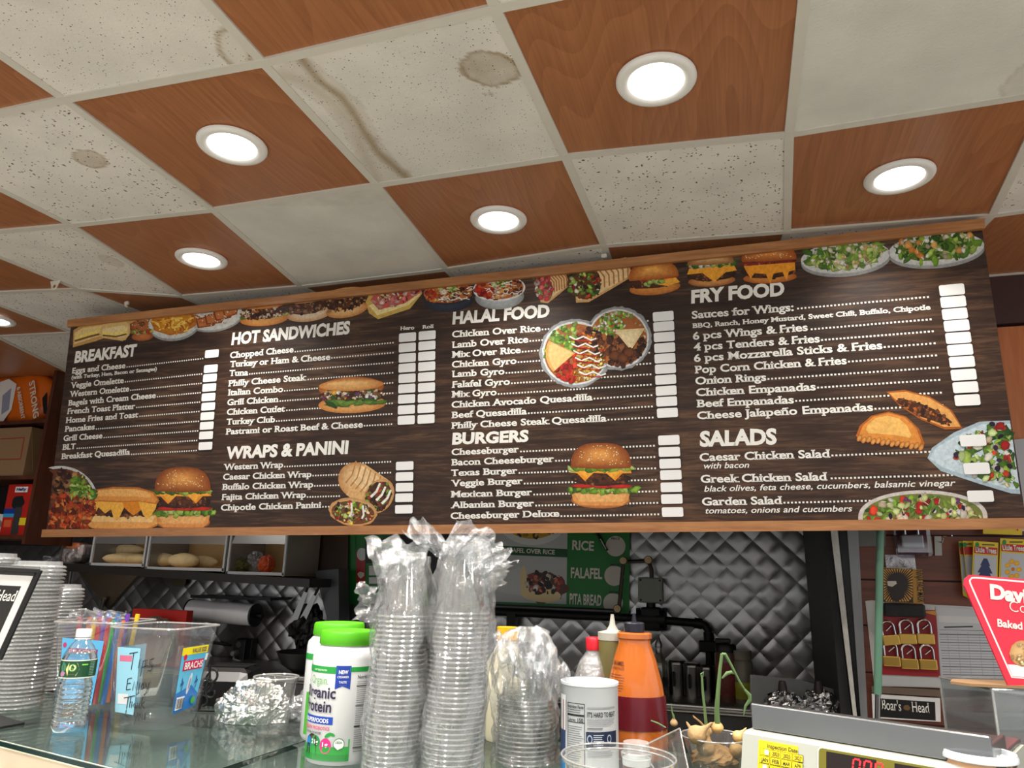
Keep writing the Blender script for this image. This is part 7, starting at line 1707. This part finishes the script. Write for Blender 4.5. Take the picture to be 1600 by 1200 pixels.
wrect(s, -.006, T_ - .096, .052, T_ - .072, (28, 36, 62)); s.blob(-.000, T_ - .083, .0045, .0065, (160, 170, 190), n=12); s.blob(-.0, T_ - .083, .003, .0045, (28, 36, 62), n=12); lines(s, .006, .024, T_ - .077, T_ - .092, 6, (190, 196, 206), .0010); s.blob(.034, T_ - .083, .0045, .0065, (160, 170, 190), n=12); s.blob(.034, T_ - .083, .003, .0045, (28, 36, 62), n=12)
lines(s, -.004, .050, T_ - .036, T_ - .036, 1, (140, 140, 144), .0022); lines(s, -.004, .052, T_ - .053, T_ - .062, 4, (150, 150, 154), .0012); lines(s, -.004, .03, T_ - .067, T_ - .067, 1, (100, 100, 104), .0018); lines(s, -.004, .05, T_ - .101, T_ - .108, 3, (150, 150, 154), .0012); s.build('label', LABEL, t)
m = MB(); write(m, "IT'S HARD TO BEAT", s.F, -.004, T_ - .050, .048, .0078, bold=.02, lift=.0012); write(m, 'Nutrition Facts', s.F, -.040, T_ - .038, -.010, .005, bold=.02, lift=.0012); write(m, '150', s.F, -.020, T_ - .0585, -.0105, .006, bold=.02, lift=.0012); write(m, 'Calories', s.F, -.039, T_ - .0575, -.024, .0038, bold=.02, lift=.0012); m.build('lettering', mat('dark_print', (26, 26, 30)), t)
b, zt = drop(991, 988, 1.37); t = thing('caramel_bottle', 'amber caramel sauce bottle with a dark red band and black cap', 'bottle', b); k = 1.37 / FPX
amber, N, L, B = nm('amber_sauce'); B.inputs['Base Color'].default_value = srgb(184, 98, 36); B.inputs['Roughness'].default_value = .16; B.inputs['Subsurface Weight'].default_value = .25; B.inputs['Subsurface Radius'].default_value = (.02, .008, .002); B.inputs['Coat Weight'].default_value = .5
rp = [(.0001, .001), (44, .001), (47, .006), (47, .030), (45.5, .09), (41, .125), (33, .165), (26, .190), (24.5, .197), (24.5, zt - .013), (27, zt - .010), (27, zt - .002), (24, zt), (.0001, zt)]
m = MB(); m.lathe([(q * k if q > .01 else q, z) for q, z in rp], 48); m.build('body', amber, t)
m = MB(); lb = [(47.4, .052), (46.8, .06), (45.4, .095), (44.2, .107)]; m.lathe([(q * k + .0006, z) for q, z in lb], 40); m.build('label_band', mat('wine_red_label', (88, 14, 26), rough=.25, var=.03), t)
m = MB(); m.lathe([(15.5 * k, zt - .001), (16 * k, zt + .004), (16 * k, zt + .016), (14 * k, zt + .018), (4 * k, zt + .019), (2.6 * k, zt + .030), (2 * k, zt + .034), (.0001, zt + .034)], 28); m.build('cap', mat('navy_black_cap', (26, 28, 40), rough=.3), t)
s = Sheet(lambda u, v, l: Vector(((rr_(v) + l) * math.cos(facing(b) - .72 + u / .04), (rr_(v) + l) * math.sin(facing(b) - .72 + u / .04), v)), step=2e-5)
def rr_(v):
    for (q0_, z0_), (q1_, z1_) in zip(rp[3:], rp[4:]):
        if z0_ <= v <= z1_: return (q0_ + (q1_ - q0_) * (v - z0_) / max(1e-6, z1_ - z0_)) * k + .0006
    return 46 * k
m = MB(); write(m, 'CARAMEL', s.F, -.022, .158, .010, .0075, bold=.01, lift=.001); write(m, 'FLAVORED SAUCE', s.F, -.022, .151, .010, .0042, bold=.0, lift=.001)
m.build('lettering', mat('dark_brown_print', (60, 26, 10)), t)
lines(s, -.02, .014, .142, .116, 7, (120, 60, 20), .001); s.build('small_print', LABEL, t)
b, zt = drop(957, 985, 1.75); t = thing('olive_squeeze_bottle', 'olive coloured squeeze bottle with pointed tip behind the caramel bottle', 'bottle', b); m = MB(); m.lathe([(.0001, .001), (.026, .001), (.028, .006), (.028, zt - .02), (.026, zt - .012), (.0001, zt - .01)], 24); m.build('body', mat('olive_oil_plastic', (104, 96, 56), rough=.3, var=.1), t); m = MB(); m.lathe([(.029, zt - .018), (.029, zt - .004), (.012, zt), (.006, zt + .01), (.003, zt + .03), (.0001, zt + .03)], 20); m.build('nozzle_cap', mat('grey_nozzle', (170, 168, 156), rough=.4), t)

# ---- small jar, clear bowl, clamshell
b, zt = drop(994, 1160, 1.1); t = thing('small_jar', 'small brown sample jar with white band and clear lid at the bottom edge', 'jar', b); r = .0205
m = MB(); m.lathe([(.0001, .001), (r, .001), (r * 1.02, zt * .57), (.0001, zt * .57)], 28); m.build('contents', mat('cocoa_brown', (112, 76, 62), rough=.35), t); m = MB(); m.lathe([(.0001, zt * .57), (r * 1.03, zt * .57), (r * 1.06, zt * .70), (.0001, zt * .70)], 28); m.build('white_band', white_p, t); m = MB(); m.lathe([(r * 1.12, zt * .72), (r * 1.14, zt * .8), (r * 1.0, zt * .82), (r * .96, zt), (.0001, zt)], 28); m.build('lid', lidm, t)
b, zt = drop(966, 1182, .98); t = thing('clear_bowl', 'shallow clear plastic bowl at the bottom edge in front of the canister', 'bowl', b); m = MB(); m.lathe([(.0001, .002), (.058, .002), (.064, .008), (.072, zt - .008), (.077, zt - .006), (.077, zt)], 48); m.build('wall', clear('bowl_plastic', (238, 240, 238), gloss=.06, rough=.08, edge=.55, body=.05), t)
m = MB()
for zz_, rr2 in ((zt, .0775), (zt - .006, .0745)): m.tube([(rr2 * math.cos(a_), rr2 * math.sin(a_), zz_) for a_ in [2 * PI * i / 48 for i in range(48)]], .0013, 6, closed=True)
m.build('rim', rimm, t)
Q_ = [A_(1000, 1168, 1.14), A_(1062, 1138, 1.26), A_(1076, 1205, 1.16), A_(1036, 1222, 1.10)]
t = thing('clamshell_lid', 'open clear clamshell lid leaning by the onion bowl', 'container lid', Vector((Q_[3].x, Q_[3].y, CT)))
m = MB(); cc = sum(Q_, Vector()) / 4; nn = (Q_[1] - Q_[0]).cross(Q_[3] - Q_[0]).normalized(); inn = [cc + (p - cc) * .8 + nn * .012 for p in Q_]
m.add(Q_ + inn, [(0, 1, 5, 4), (1, 2, 6, 5), (2, 3, 7, 6), (3, 0, 4, 7), (4, 5, 6, 7)]); m.build('panel', cupm, t, world=True); m = MB(); m.tube(Q_, .0016, 6, closed=True); m.build('rim', rimm, t, world=True)

# ---- onions sprouting in a clear bowl
b, zt = drop(1116, 1150, 1.24); db = depth_of(b); t = thing('onion_bowl', 'clear plastic bowl of old onions left of the price scale', 'bowl', b); k = 1.24 / FPX
m = MB(); m.lathe([(.0001, .001), (.036, .001), (.041, .006), (.053, zt - .004), (.056, zt - .002), (.0565, zt)], 44); m.build('wall', clear('onion_bowl_plastic', (230, 226, 214), gloss=.07, rough=.07, edge=.55, body=.06), t); m = MB(); m.tube([(.0568 * math.cos(a_), .0568 * math.sin(a_), zt) for a_ in [2 * PI * i / 44 for i in range(44)]], .0013, 6, closed=True); m.build('rim', rimm, t)
skin = mat('onion_skin', (204, 172, 110), rough=.45, var=.22, scale=60, bump=.2); skin2 = mat('dry_onion_skin', (166, 136, 94), rough=.7, var=.3, scale=40, bump=.4); green = mat('sprout_green', (106, 134, 86), rough=.45, var=.15, scale=30)
def onion(px, py, d, r, label, m_, rz=0, seed=0, squash=.85):
    c = at_d(px, py, d); t = thing('onion', label, 'onion', (c.x, c.y, c.z - r * .8), 0, 'onions in the clear bowl')
    m = MB(); prof = [(.0001, 0), (r * .5, r * .08), (r * .92, r * .5), (r, r * .9), (r * .8, r * 1.35), (r * .4, r * 1.75), (r * .22, r * 2.2), (r * .14, r * 2.8), (.0001, r * 3.0)]
    m.lathe(prof, 20, M=Matrix.Rotation(rz, 3, 'Y')); m.build('bulb', m_, t); return t, c
DW = 1.24
tm, c = onion(1121, 1137, DW, .0105, 'sprouting onion with the tall bent green shoot', skin)
X = lambda px, py, d=DW: at_d(px, py, d)
m = MB(); m.tube([X(1121, 1132), X(1120, 1110), X(1122, 1080), X(1125, 1045), X(1128, 1022)], [.0052, .0045, .0036, .003, .0026], 10); m.build('shoot', green, tm, world=True)
m = MB(); m.tube([X(1128, 1022), X(1133, 1022), X(1143, 1040), X(1155, 1064), X(1164, 1078)], [.0026, .0026, .0022, .0018, .0015], 8); m.tube([X(1164, 1078), X(1171, 1086), X(1172, 1094), X(1165, 1103), X(1162, 1118)], [.0022, .0034, .0032, .0022, .0008], 8); m.tube([X(1128, 1060), X(1136, 1052), X(1143, 1050), X(1147, 1053)], [.0012, .003, .0028, .0008], 8); m.build('bent_leaf', green, tm, world=True)
tm, c = onion(1104, 1143, DW, .010, 'onion with a thin straight green shoot, left of the bent one', skin2); m = MB(); m.tube([X(1104, 1138), X(1101, 1108), X(1098, 1080), X(1097, 1060)], [.0028, .0024, .002, .0018], 8); m.tube([X(1097, 1060), X(1095, 1053), X(1099, 1050), X(1098, 1058)], [.0018, .0012, .001, .001], 6); m.build('shoot', green, tm, world=True)
m = MB(); m.tube([X(1104, 1140), X(1094, 1128), X(1084, 1120), X(1083, 1118)], [.002, .0018, .0014, .0006], 6); m.build('dry_stalk', skin2, tm, world=True)
onion(1078, 1143, DW - .02, .0165, 'large pale dried onion half at the left side of the bowl', skin2, .9); onion(1093, 1150, DW + .01, .013, 'wrinkled brown onion in the middle of the bowl', skin2, -.6); onion(1147, 1148, DW - .01, .010, 'small yellow onion at the right rim of the bowl', skin, .8); onion(1140, 1165, DW - .02, .013, 'dark withered onion low at the right in the bowl', skin2, 1.2); onion(1100, 1168, DW - .02, .016, 'brown onion lowest in the bowl at the left', skin2, .2); onion(1121, 1168, DW, .015, 'brown onion lowest in the bowl at the middle', skin2, 2)
m = MB(); tm2, c = onion(1053, 1130, DW + .04, .007, 'small frayed onion shoot hanging over the left rim of the bowl', skin2)
m.tube([X(1053, 1122, DW + .04), X(1050, 1112, DW + .04), X(1049, 1100, DW + .04)], [.002, .0014, .0006], 6); m.tube([X(1040, 1137, DW + .03), X(1028, 1130, DW + .03), X(1017, 1126, DW + .03)], [.0016, .0016, .0012], 6); m.build('shoot', green, tm2, world=True)

lump('dry_onion_skins', 'mass of brown dry onion skins filling the clear bowl', 'onion skins', (b.x, b.y, b.z + .003), (.040, .040, .018), mat('brown_skin_mass', (150, 118, 78), rough=.8, var=.4, scale=50, bump=.5), 2.2, amp=.2)
# ---- price computing scale
S0 = at_d(1172, 1099, 1.10); zt_ = S0.z; S1 = at_z(1547, 1152, zt_)
ex = (S1 - S0); LW = ex.length; ex.normalize(); ey = Vector((-ex.y, ex.x, 0)); ez = Vector((0, 0, 1))
S_ = lambda u, v, w: S0 + ex * u + ey * v + ez * w
sr = math.atan2(ex.y, ex.x)
t = thing('price_scale', 'grey deli price scale with steel platter and red digital display on the counter', 'scale', Vector((S_(LW / 2, 0, 0).x, S_(LW / 2, 0, 0).y, CT + .0005)), sr)
cen = Vector(t.location); HH = zt_ - CT
lw = LW / 2
m = MB(); m.box((0, .004, HH - .018), (LW, .006, .036), bev=.002); m.box((0, .105, HH - .033), (LW, .2, .006), bev=.002)
for q_ in (-1, 1): m.box((q_ * (LW / 2 - .003), .05, HH - .022), (.006, .09, .024), bev=.002)
m.build('platter', mat('brushed_platter', (140, 141, 142), rough=.3, metal=.95, var=.06, scale=5), t)
m = MB(); m.box((0, .10, HH - .0365), (LW * .93, .18, .001)); m.build('platter_support', black_p, t)
body = mat('warm_grey_case', (164, 166, 156), rough=.42, var=.02)
yf0, yf1 = -.118, -.185; zf0, zf1 = HH - .062, .012
m = MB(); P = [(.20, .001), (.20, HH - .037), (-.010, HH - .037), (-.022, HH - .040), (-.044, .012), (-.046, .001)]
n = len(P); V = [(-lw - .004, y, z) for y, z in P] + [(lw + .004, y, z) for y, z in P]; m.add(V, [list(range(n)), [n + i for i in range(n)][::-1]] + [(i, n + i, n + (i + 1) % n, (i + 1) % n) for i in range(n)]); sb = m.build('housing', body, t)
P3, P4 = Vector((0, -.022, HH - .040)), Vector((0, -.044, .012)); dn = (P4 - P3); fl = dn.length; dn.normalize(); fn = Vector((0, dn.z, -dn.y)); fn = fn if fn.y < 0 else -fn
FF = lambda u, v, l: Vector((-lw + u, 0, 0)) + P3 + dn * v + fn * (l + .0004)       # v runs down the sloping front
s = Sheet(FF, step=6e-5); ux0 = LW * .068; s.rect(ux0, .005, ux0 + LW * .185, .062, (246, 222, 30))
for r_i in range(4):
    y = .0155 + r_i * .0100
    for c_i in range(4): x = ux0 + .0025 + c_i * .0160; s.rect(x, y, x + .0150, y + .0093, (60, 50, 10)); s.rect(x + .0006, y + .0006, x + .0144, y + .0087, (246, 222, 30))
s.blob(ux0 + .0135,   .020, .0036, .0036, (206, 208, 204)); s.blob(ux0 + .0115, .040, .0036, .0036, (206, 208, 204)); s.build('inspection_sticker', LABEL, t)
m = MB(); FT = lambda u, v, l: FF(u, -v, l); c4 = srgb(40, 34, 10)
write(m, 'Inspection Date', FT, ux0 + .014, -.0140, ux0 + .058, .0058, bold=.02, lift=.0016)
for c_i, col_ in enumerate((('2021', 'JAN', 'MAY', 'SEP'), ('2023', 'FEB', 'JUN', 'OCT'), ('2025', 'MAR', 'JUL', 'NOV'), ('2027', 'APR', 'AUG', 'DEC'))):
    for r_i, w_ in enumerate(col_):
        if (c_i, r_i) in ((0, 0), (0, 2)): continue
        x = ux0 + .0025 + c_i * .0160; y = .0155 + r_i * .0100; write(m, w_, FT, x + .003, -(y + .0075), x + .0132, .0052, bold=.02, lift=.0016)
m.build('sticker_lettering', mat('dark_print', (26, 26, 30)), t)
s = Sheet(FF, step=6e-5); s.rrect(LW * .340, .0005, LW * 1.0, .0655, .006, (206, 206, 192)); s.rrect(LW * .345, .002, LW * .995, .064, .005, (104, 98, 26)); s.rect(LW * .378, .005, LW * .585, .056, (22, 12, 10)); s.rect(LW * .655, .005, LW * .86, .056, (22, 12, 10)); dp = s.build('display_panel', LABEL, t)
red_led = mat('red_led', (255, 30, 40), rough=.5, emit=2.2, var=0)
SEG = {'0': 'abcdef', '.': ''}
def digit(m, x, y, w, h):
    tk = .0021; sk = lambda yy: (y + h - yy) * .12
    for p, q in (((x, y), (x + w, y)), ((x + w, y), (x + w, y + h / 2)), ((x + w, y + h / 2), (x + w, y + h)), ((x, y + h), (x + w, y + h)), ((x, y + h / 2), (x, y + h)), ((x, y), (x, y + h / 2))):
        d = Vector((q[0] - p[0], q[1] - p[1])); l = d.length; d /= l; nx_ = Vector((-d.y, d.x)) * tk / 2; p_ = Vector(p) + d * .0008; q_ = Vector(q) - d * .0008
        V = [p_ - nx_, q_ - nx_, q_ + nx_, p_ + nx_]; m.add([FF(v.x + sk(v.y), v.y, .0012) for v in V], [(0, 1, 2, 3)])
m = MB(); dx = LW * .488
for k_ in range(3): digit(m, dx + k_ * .0140, .0085, .0085, .0155)
m.add([FF(dx + .0104, .0225, .0012), FF(dx + .0123, .0225, .0012), FF(dx + .0123, .0245, .0012), FF(dx + .0104, .0245, .0012)], [(0, 1, 2, 3)]); m.build('red_digits', red_led, t)
m = MB(); digit(m, LW * .80, .0085, .0085, .0155); m.build('red_digits', red_led, t)

# ---- paper coffee cup
b, zt = drop(1529, 1178, .92); t = thing('coffee_cup', 'paper coffee cup with brown print and white lid at the lower right edge', 'cup', b)
m = MB(); m.lathe([(.0001, .001), (.030, .001), (.0405, zt - .006), (.0001, zt - .006)], 40); 
cm, N, L, B = nm('brown_printed_cup'); tc = N.new('ShaderNodeTexCoord'); vo = N.new('ShaderNodeTexVoronoi'); vo.inputs['Scale'].default_value = 55; L.new(tc.outputs['Object'], vo.inputs['Vector']); cr = N.new('ShaderNodeValToRGB'); cr.color_ramp.interpolation = 'CONSTANT'; cr.color_ramp.elements[0].color = srgb(84, 48, 34); cr.color_ramp.elements[1].position = .42; cr.color_ramp.elements[1].color = srgb(196, 150, 112); L.new(vo.outputs['Distance'], cr.inputs[0]); L.new(cr.outputs[0], B.inputs['Base Color']); B.inputs['Roughness'].default_value = .5
m.build('cup_wall', cm, t); m = MB(); m.lathe([(.0415, zt - .006), (.0432, zt - .005), (.0432, zt - .001), (.0422, zt + .001), (.0416, zt + .0035), (.040, zt + .004), (.038, zt + .003), (.036, zt - .002), (.0001, zt - .001)], 52); m.build('lid', mat('white_lid', (196, 202, 206), rough=.3, var=.01), t); m = MB(); m.box((.012, -.01, zt - .0005), (.02, .006, .002), rz=.4); m.build('sip_tab', mat('white_lid', (196, 202, 206)), t)

# ---- acrylic box, cardboard and red cookie sign at right
E0 = at_d(1551, 1078, 1.36); bx0 = Vector((E0.x, E0.y, CT)); hz = E0.z - CT
yawb = YAW + .55
t = thing('acrylic_box', 'clear acrylic counter box at the right edge under the red cookie sign', 'display box', bx0 + Matrix.Rotation(YAW, 3, 'Z') @ Vector((.12, .086, .0005)), YAW)
acr = clear('clean_acrylic', (236, 238, 238), gloss=.07, rough=.04, edge=.5, body=.06); wx, wy, th_ = .24, .17, .004
for nm_p, c, d in (('front_wall', (0, -wy / 2, hz / 2), (wx, th_, hz)), ('rear_wall', (0, wy / 2, hz / 2), (wx, th_, hz)), ('side_wall', (-wx / 2, 0, hz / 2), (th_, wy - .008, hz)), ('side_wall', (wx / 2, 0, hz / 2), (th_, wy - .008, hz)), ('lid', (0, 0, hz), (wx + .004, wy + .004, th_)), ('middle_shelf', (0, 0, hz * .45), (wx - .01, wy - .01, th_))):
    m = MB(); m.box(c, d); m.build(nm_p, acr, t)
m = MB()
for sx in (-1, 1):
    for sy in (-1, 1): m.tube([(sx * wx / 2, sy * wy / 2, .002), (sx * wx / 2, sy * wy / 2, hz)], .0026, 6)
    m.tube([(sx * wx / 2, -wy / 2, hz), (sx * wx / 2, wy / 2, hz)], .0022, 6); m.tube([(-wx / 2, sx * wy / 2, hz), (wx / 2, sx * wy / 2, hz)], .0022, 6)
m.build('edges', rimm, t)
ztop_b = CT + hz + .004
q = [at_d(x, y, 1.40) for x, y in ((1490, 1065), (1505, 1060), (1580, 1066), (1580, 1074), (1530, 1071))]
t = thing('cardboard_flap', 'flat piece of brown cardboard lying under the foot of the red cookie sign', 'cardboard', (q[0] + q[2]) / 2)
c = at_d(1545, 1068, 1.40); t.location = (c.x, c.y, ztop_b); t.rotation_euler = (0, 0, YAW); m = MB(); m.prism([(-.075, .0), (-.055, -.03), (.06, -.05), (.07, .03), (-.05, .035)], .005, lambda u, v, w: Vector((u, v, w))); m.build('sheet', mat('brown_cardboard', (176, 140, 100), rough=.8), t)
dS = 1.36
PS = [(1507, 915), (1508, 905), (1516, 898), (1640, 908), (1640, 1078), (1576, 1073)]
c0 = at_d(1576, 1073, dS); nS = Matrix.Rotation(YAW + .18, 3, 'Z') @ Vector((0, -1, 0))
FSg = lambda x, y, l: at_plane(x, y, c0, nS) + nS * l
t = thing('cookie_sign', 'red die-cut cookie sign with white border and white lettering at the right edge', 'sign', Vector((c0.x, c0.y, ztop_b)))
m = MB(); V = [FSg(x, y, 0) for x, y in PS]; V2 = [v - nS * .003 for v in V]; n = len(V); m.add(V + V2, [list(range(n)), [n + i for i in range(n)][::-1]] + [(i, n + i, n + (i + 1) % n, (i + 1) % n) for i in range(n)]); m.build('card', mat('cherry_red_card', (228, 48, 70), rough=.35, var=.02), t, world=True)
s = Sheet(FSg, step=6e-5); s.line([(1640, 912.5), (1524, 902.5), (1518, 903), (1515, 907), (1516, 912), (1581, 1058), (1640, 1063)], 2.6, (240, 234, 234)); s.poly([(1574, 1038), (1640, 1042), (1640, 1061), (1582, 1056.5)], (240, 234, 236)); s.blob(1597, 1021, 20, 20, (226, 186, 128), n=30, wob=.04, rim=(196, 146, 88)); s.scatter(60, ell(1597, 1021, 18, 18), (1578, 1002, 1616, 1040), (1.2, 3.2), [(240, 212, 160), (206, 160, 104), (186, 134, 80), (236, 204, 150)]); s.build('picture', LABEL, t, world=True)
pS = lambda x, y: ((FSg(x, y, 0) - c0).dot(nS.cross(Vector((0, 0, 1))) * -1), FSg(x, y, 0).z - c0.z)
eS = nS.cross(Vector((0, 0, 1))) * -1; GS = lambda u, v, l: c0 + eS * u + Vector((0, 0, v)) + nS * l
m = MB()
for w_, xa, ya, xb, yb, hh, kw in (("David's", 1547, 936, 1640, 948, 24, dict(bold=.05)), ('Cookies', 1577, 955, 1652, 963, 16, dict(bold=-.012, slab=.03)), ('Baked', 1558, 979, 1597, 984, 12, dict(bold=.03))):
    p, q = pS(xa, ya), pS(xb, yb); write(m, w_, GS, p[0], p[1], q[0], hh * dS / FPX, q[1], lift=.0012, **kw)
m.build('lettering', mat('white_print', (236, 234, 226)), t, world=True)
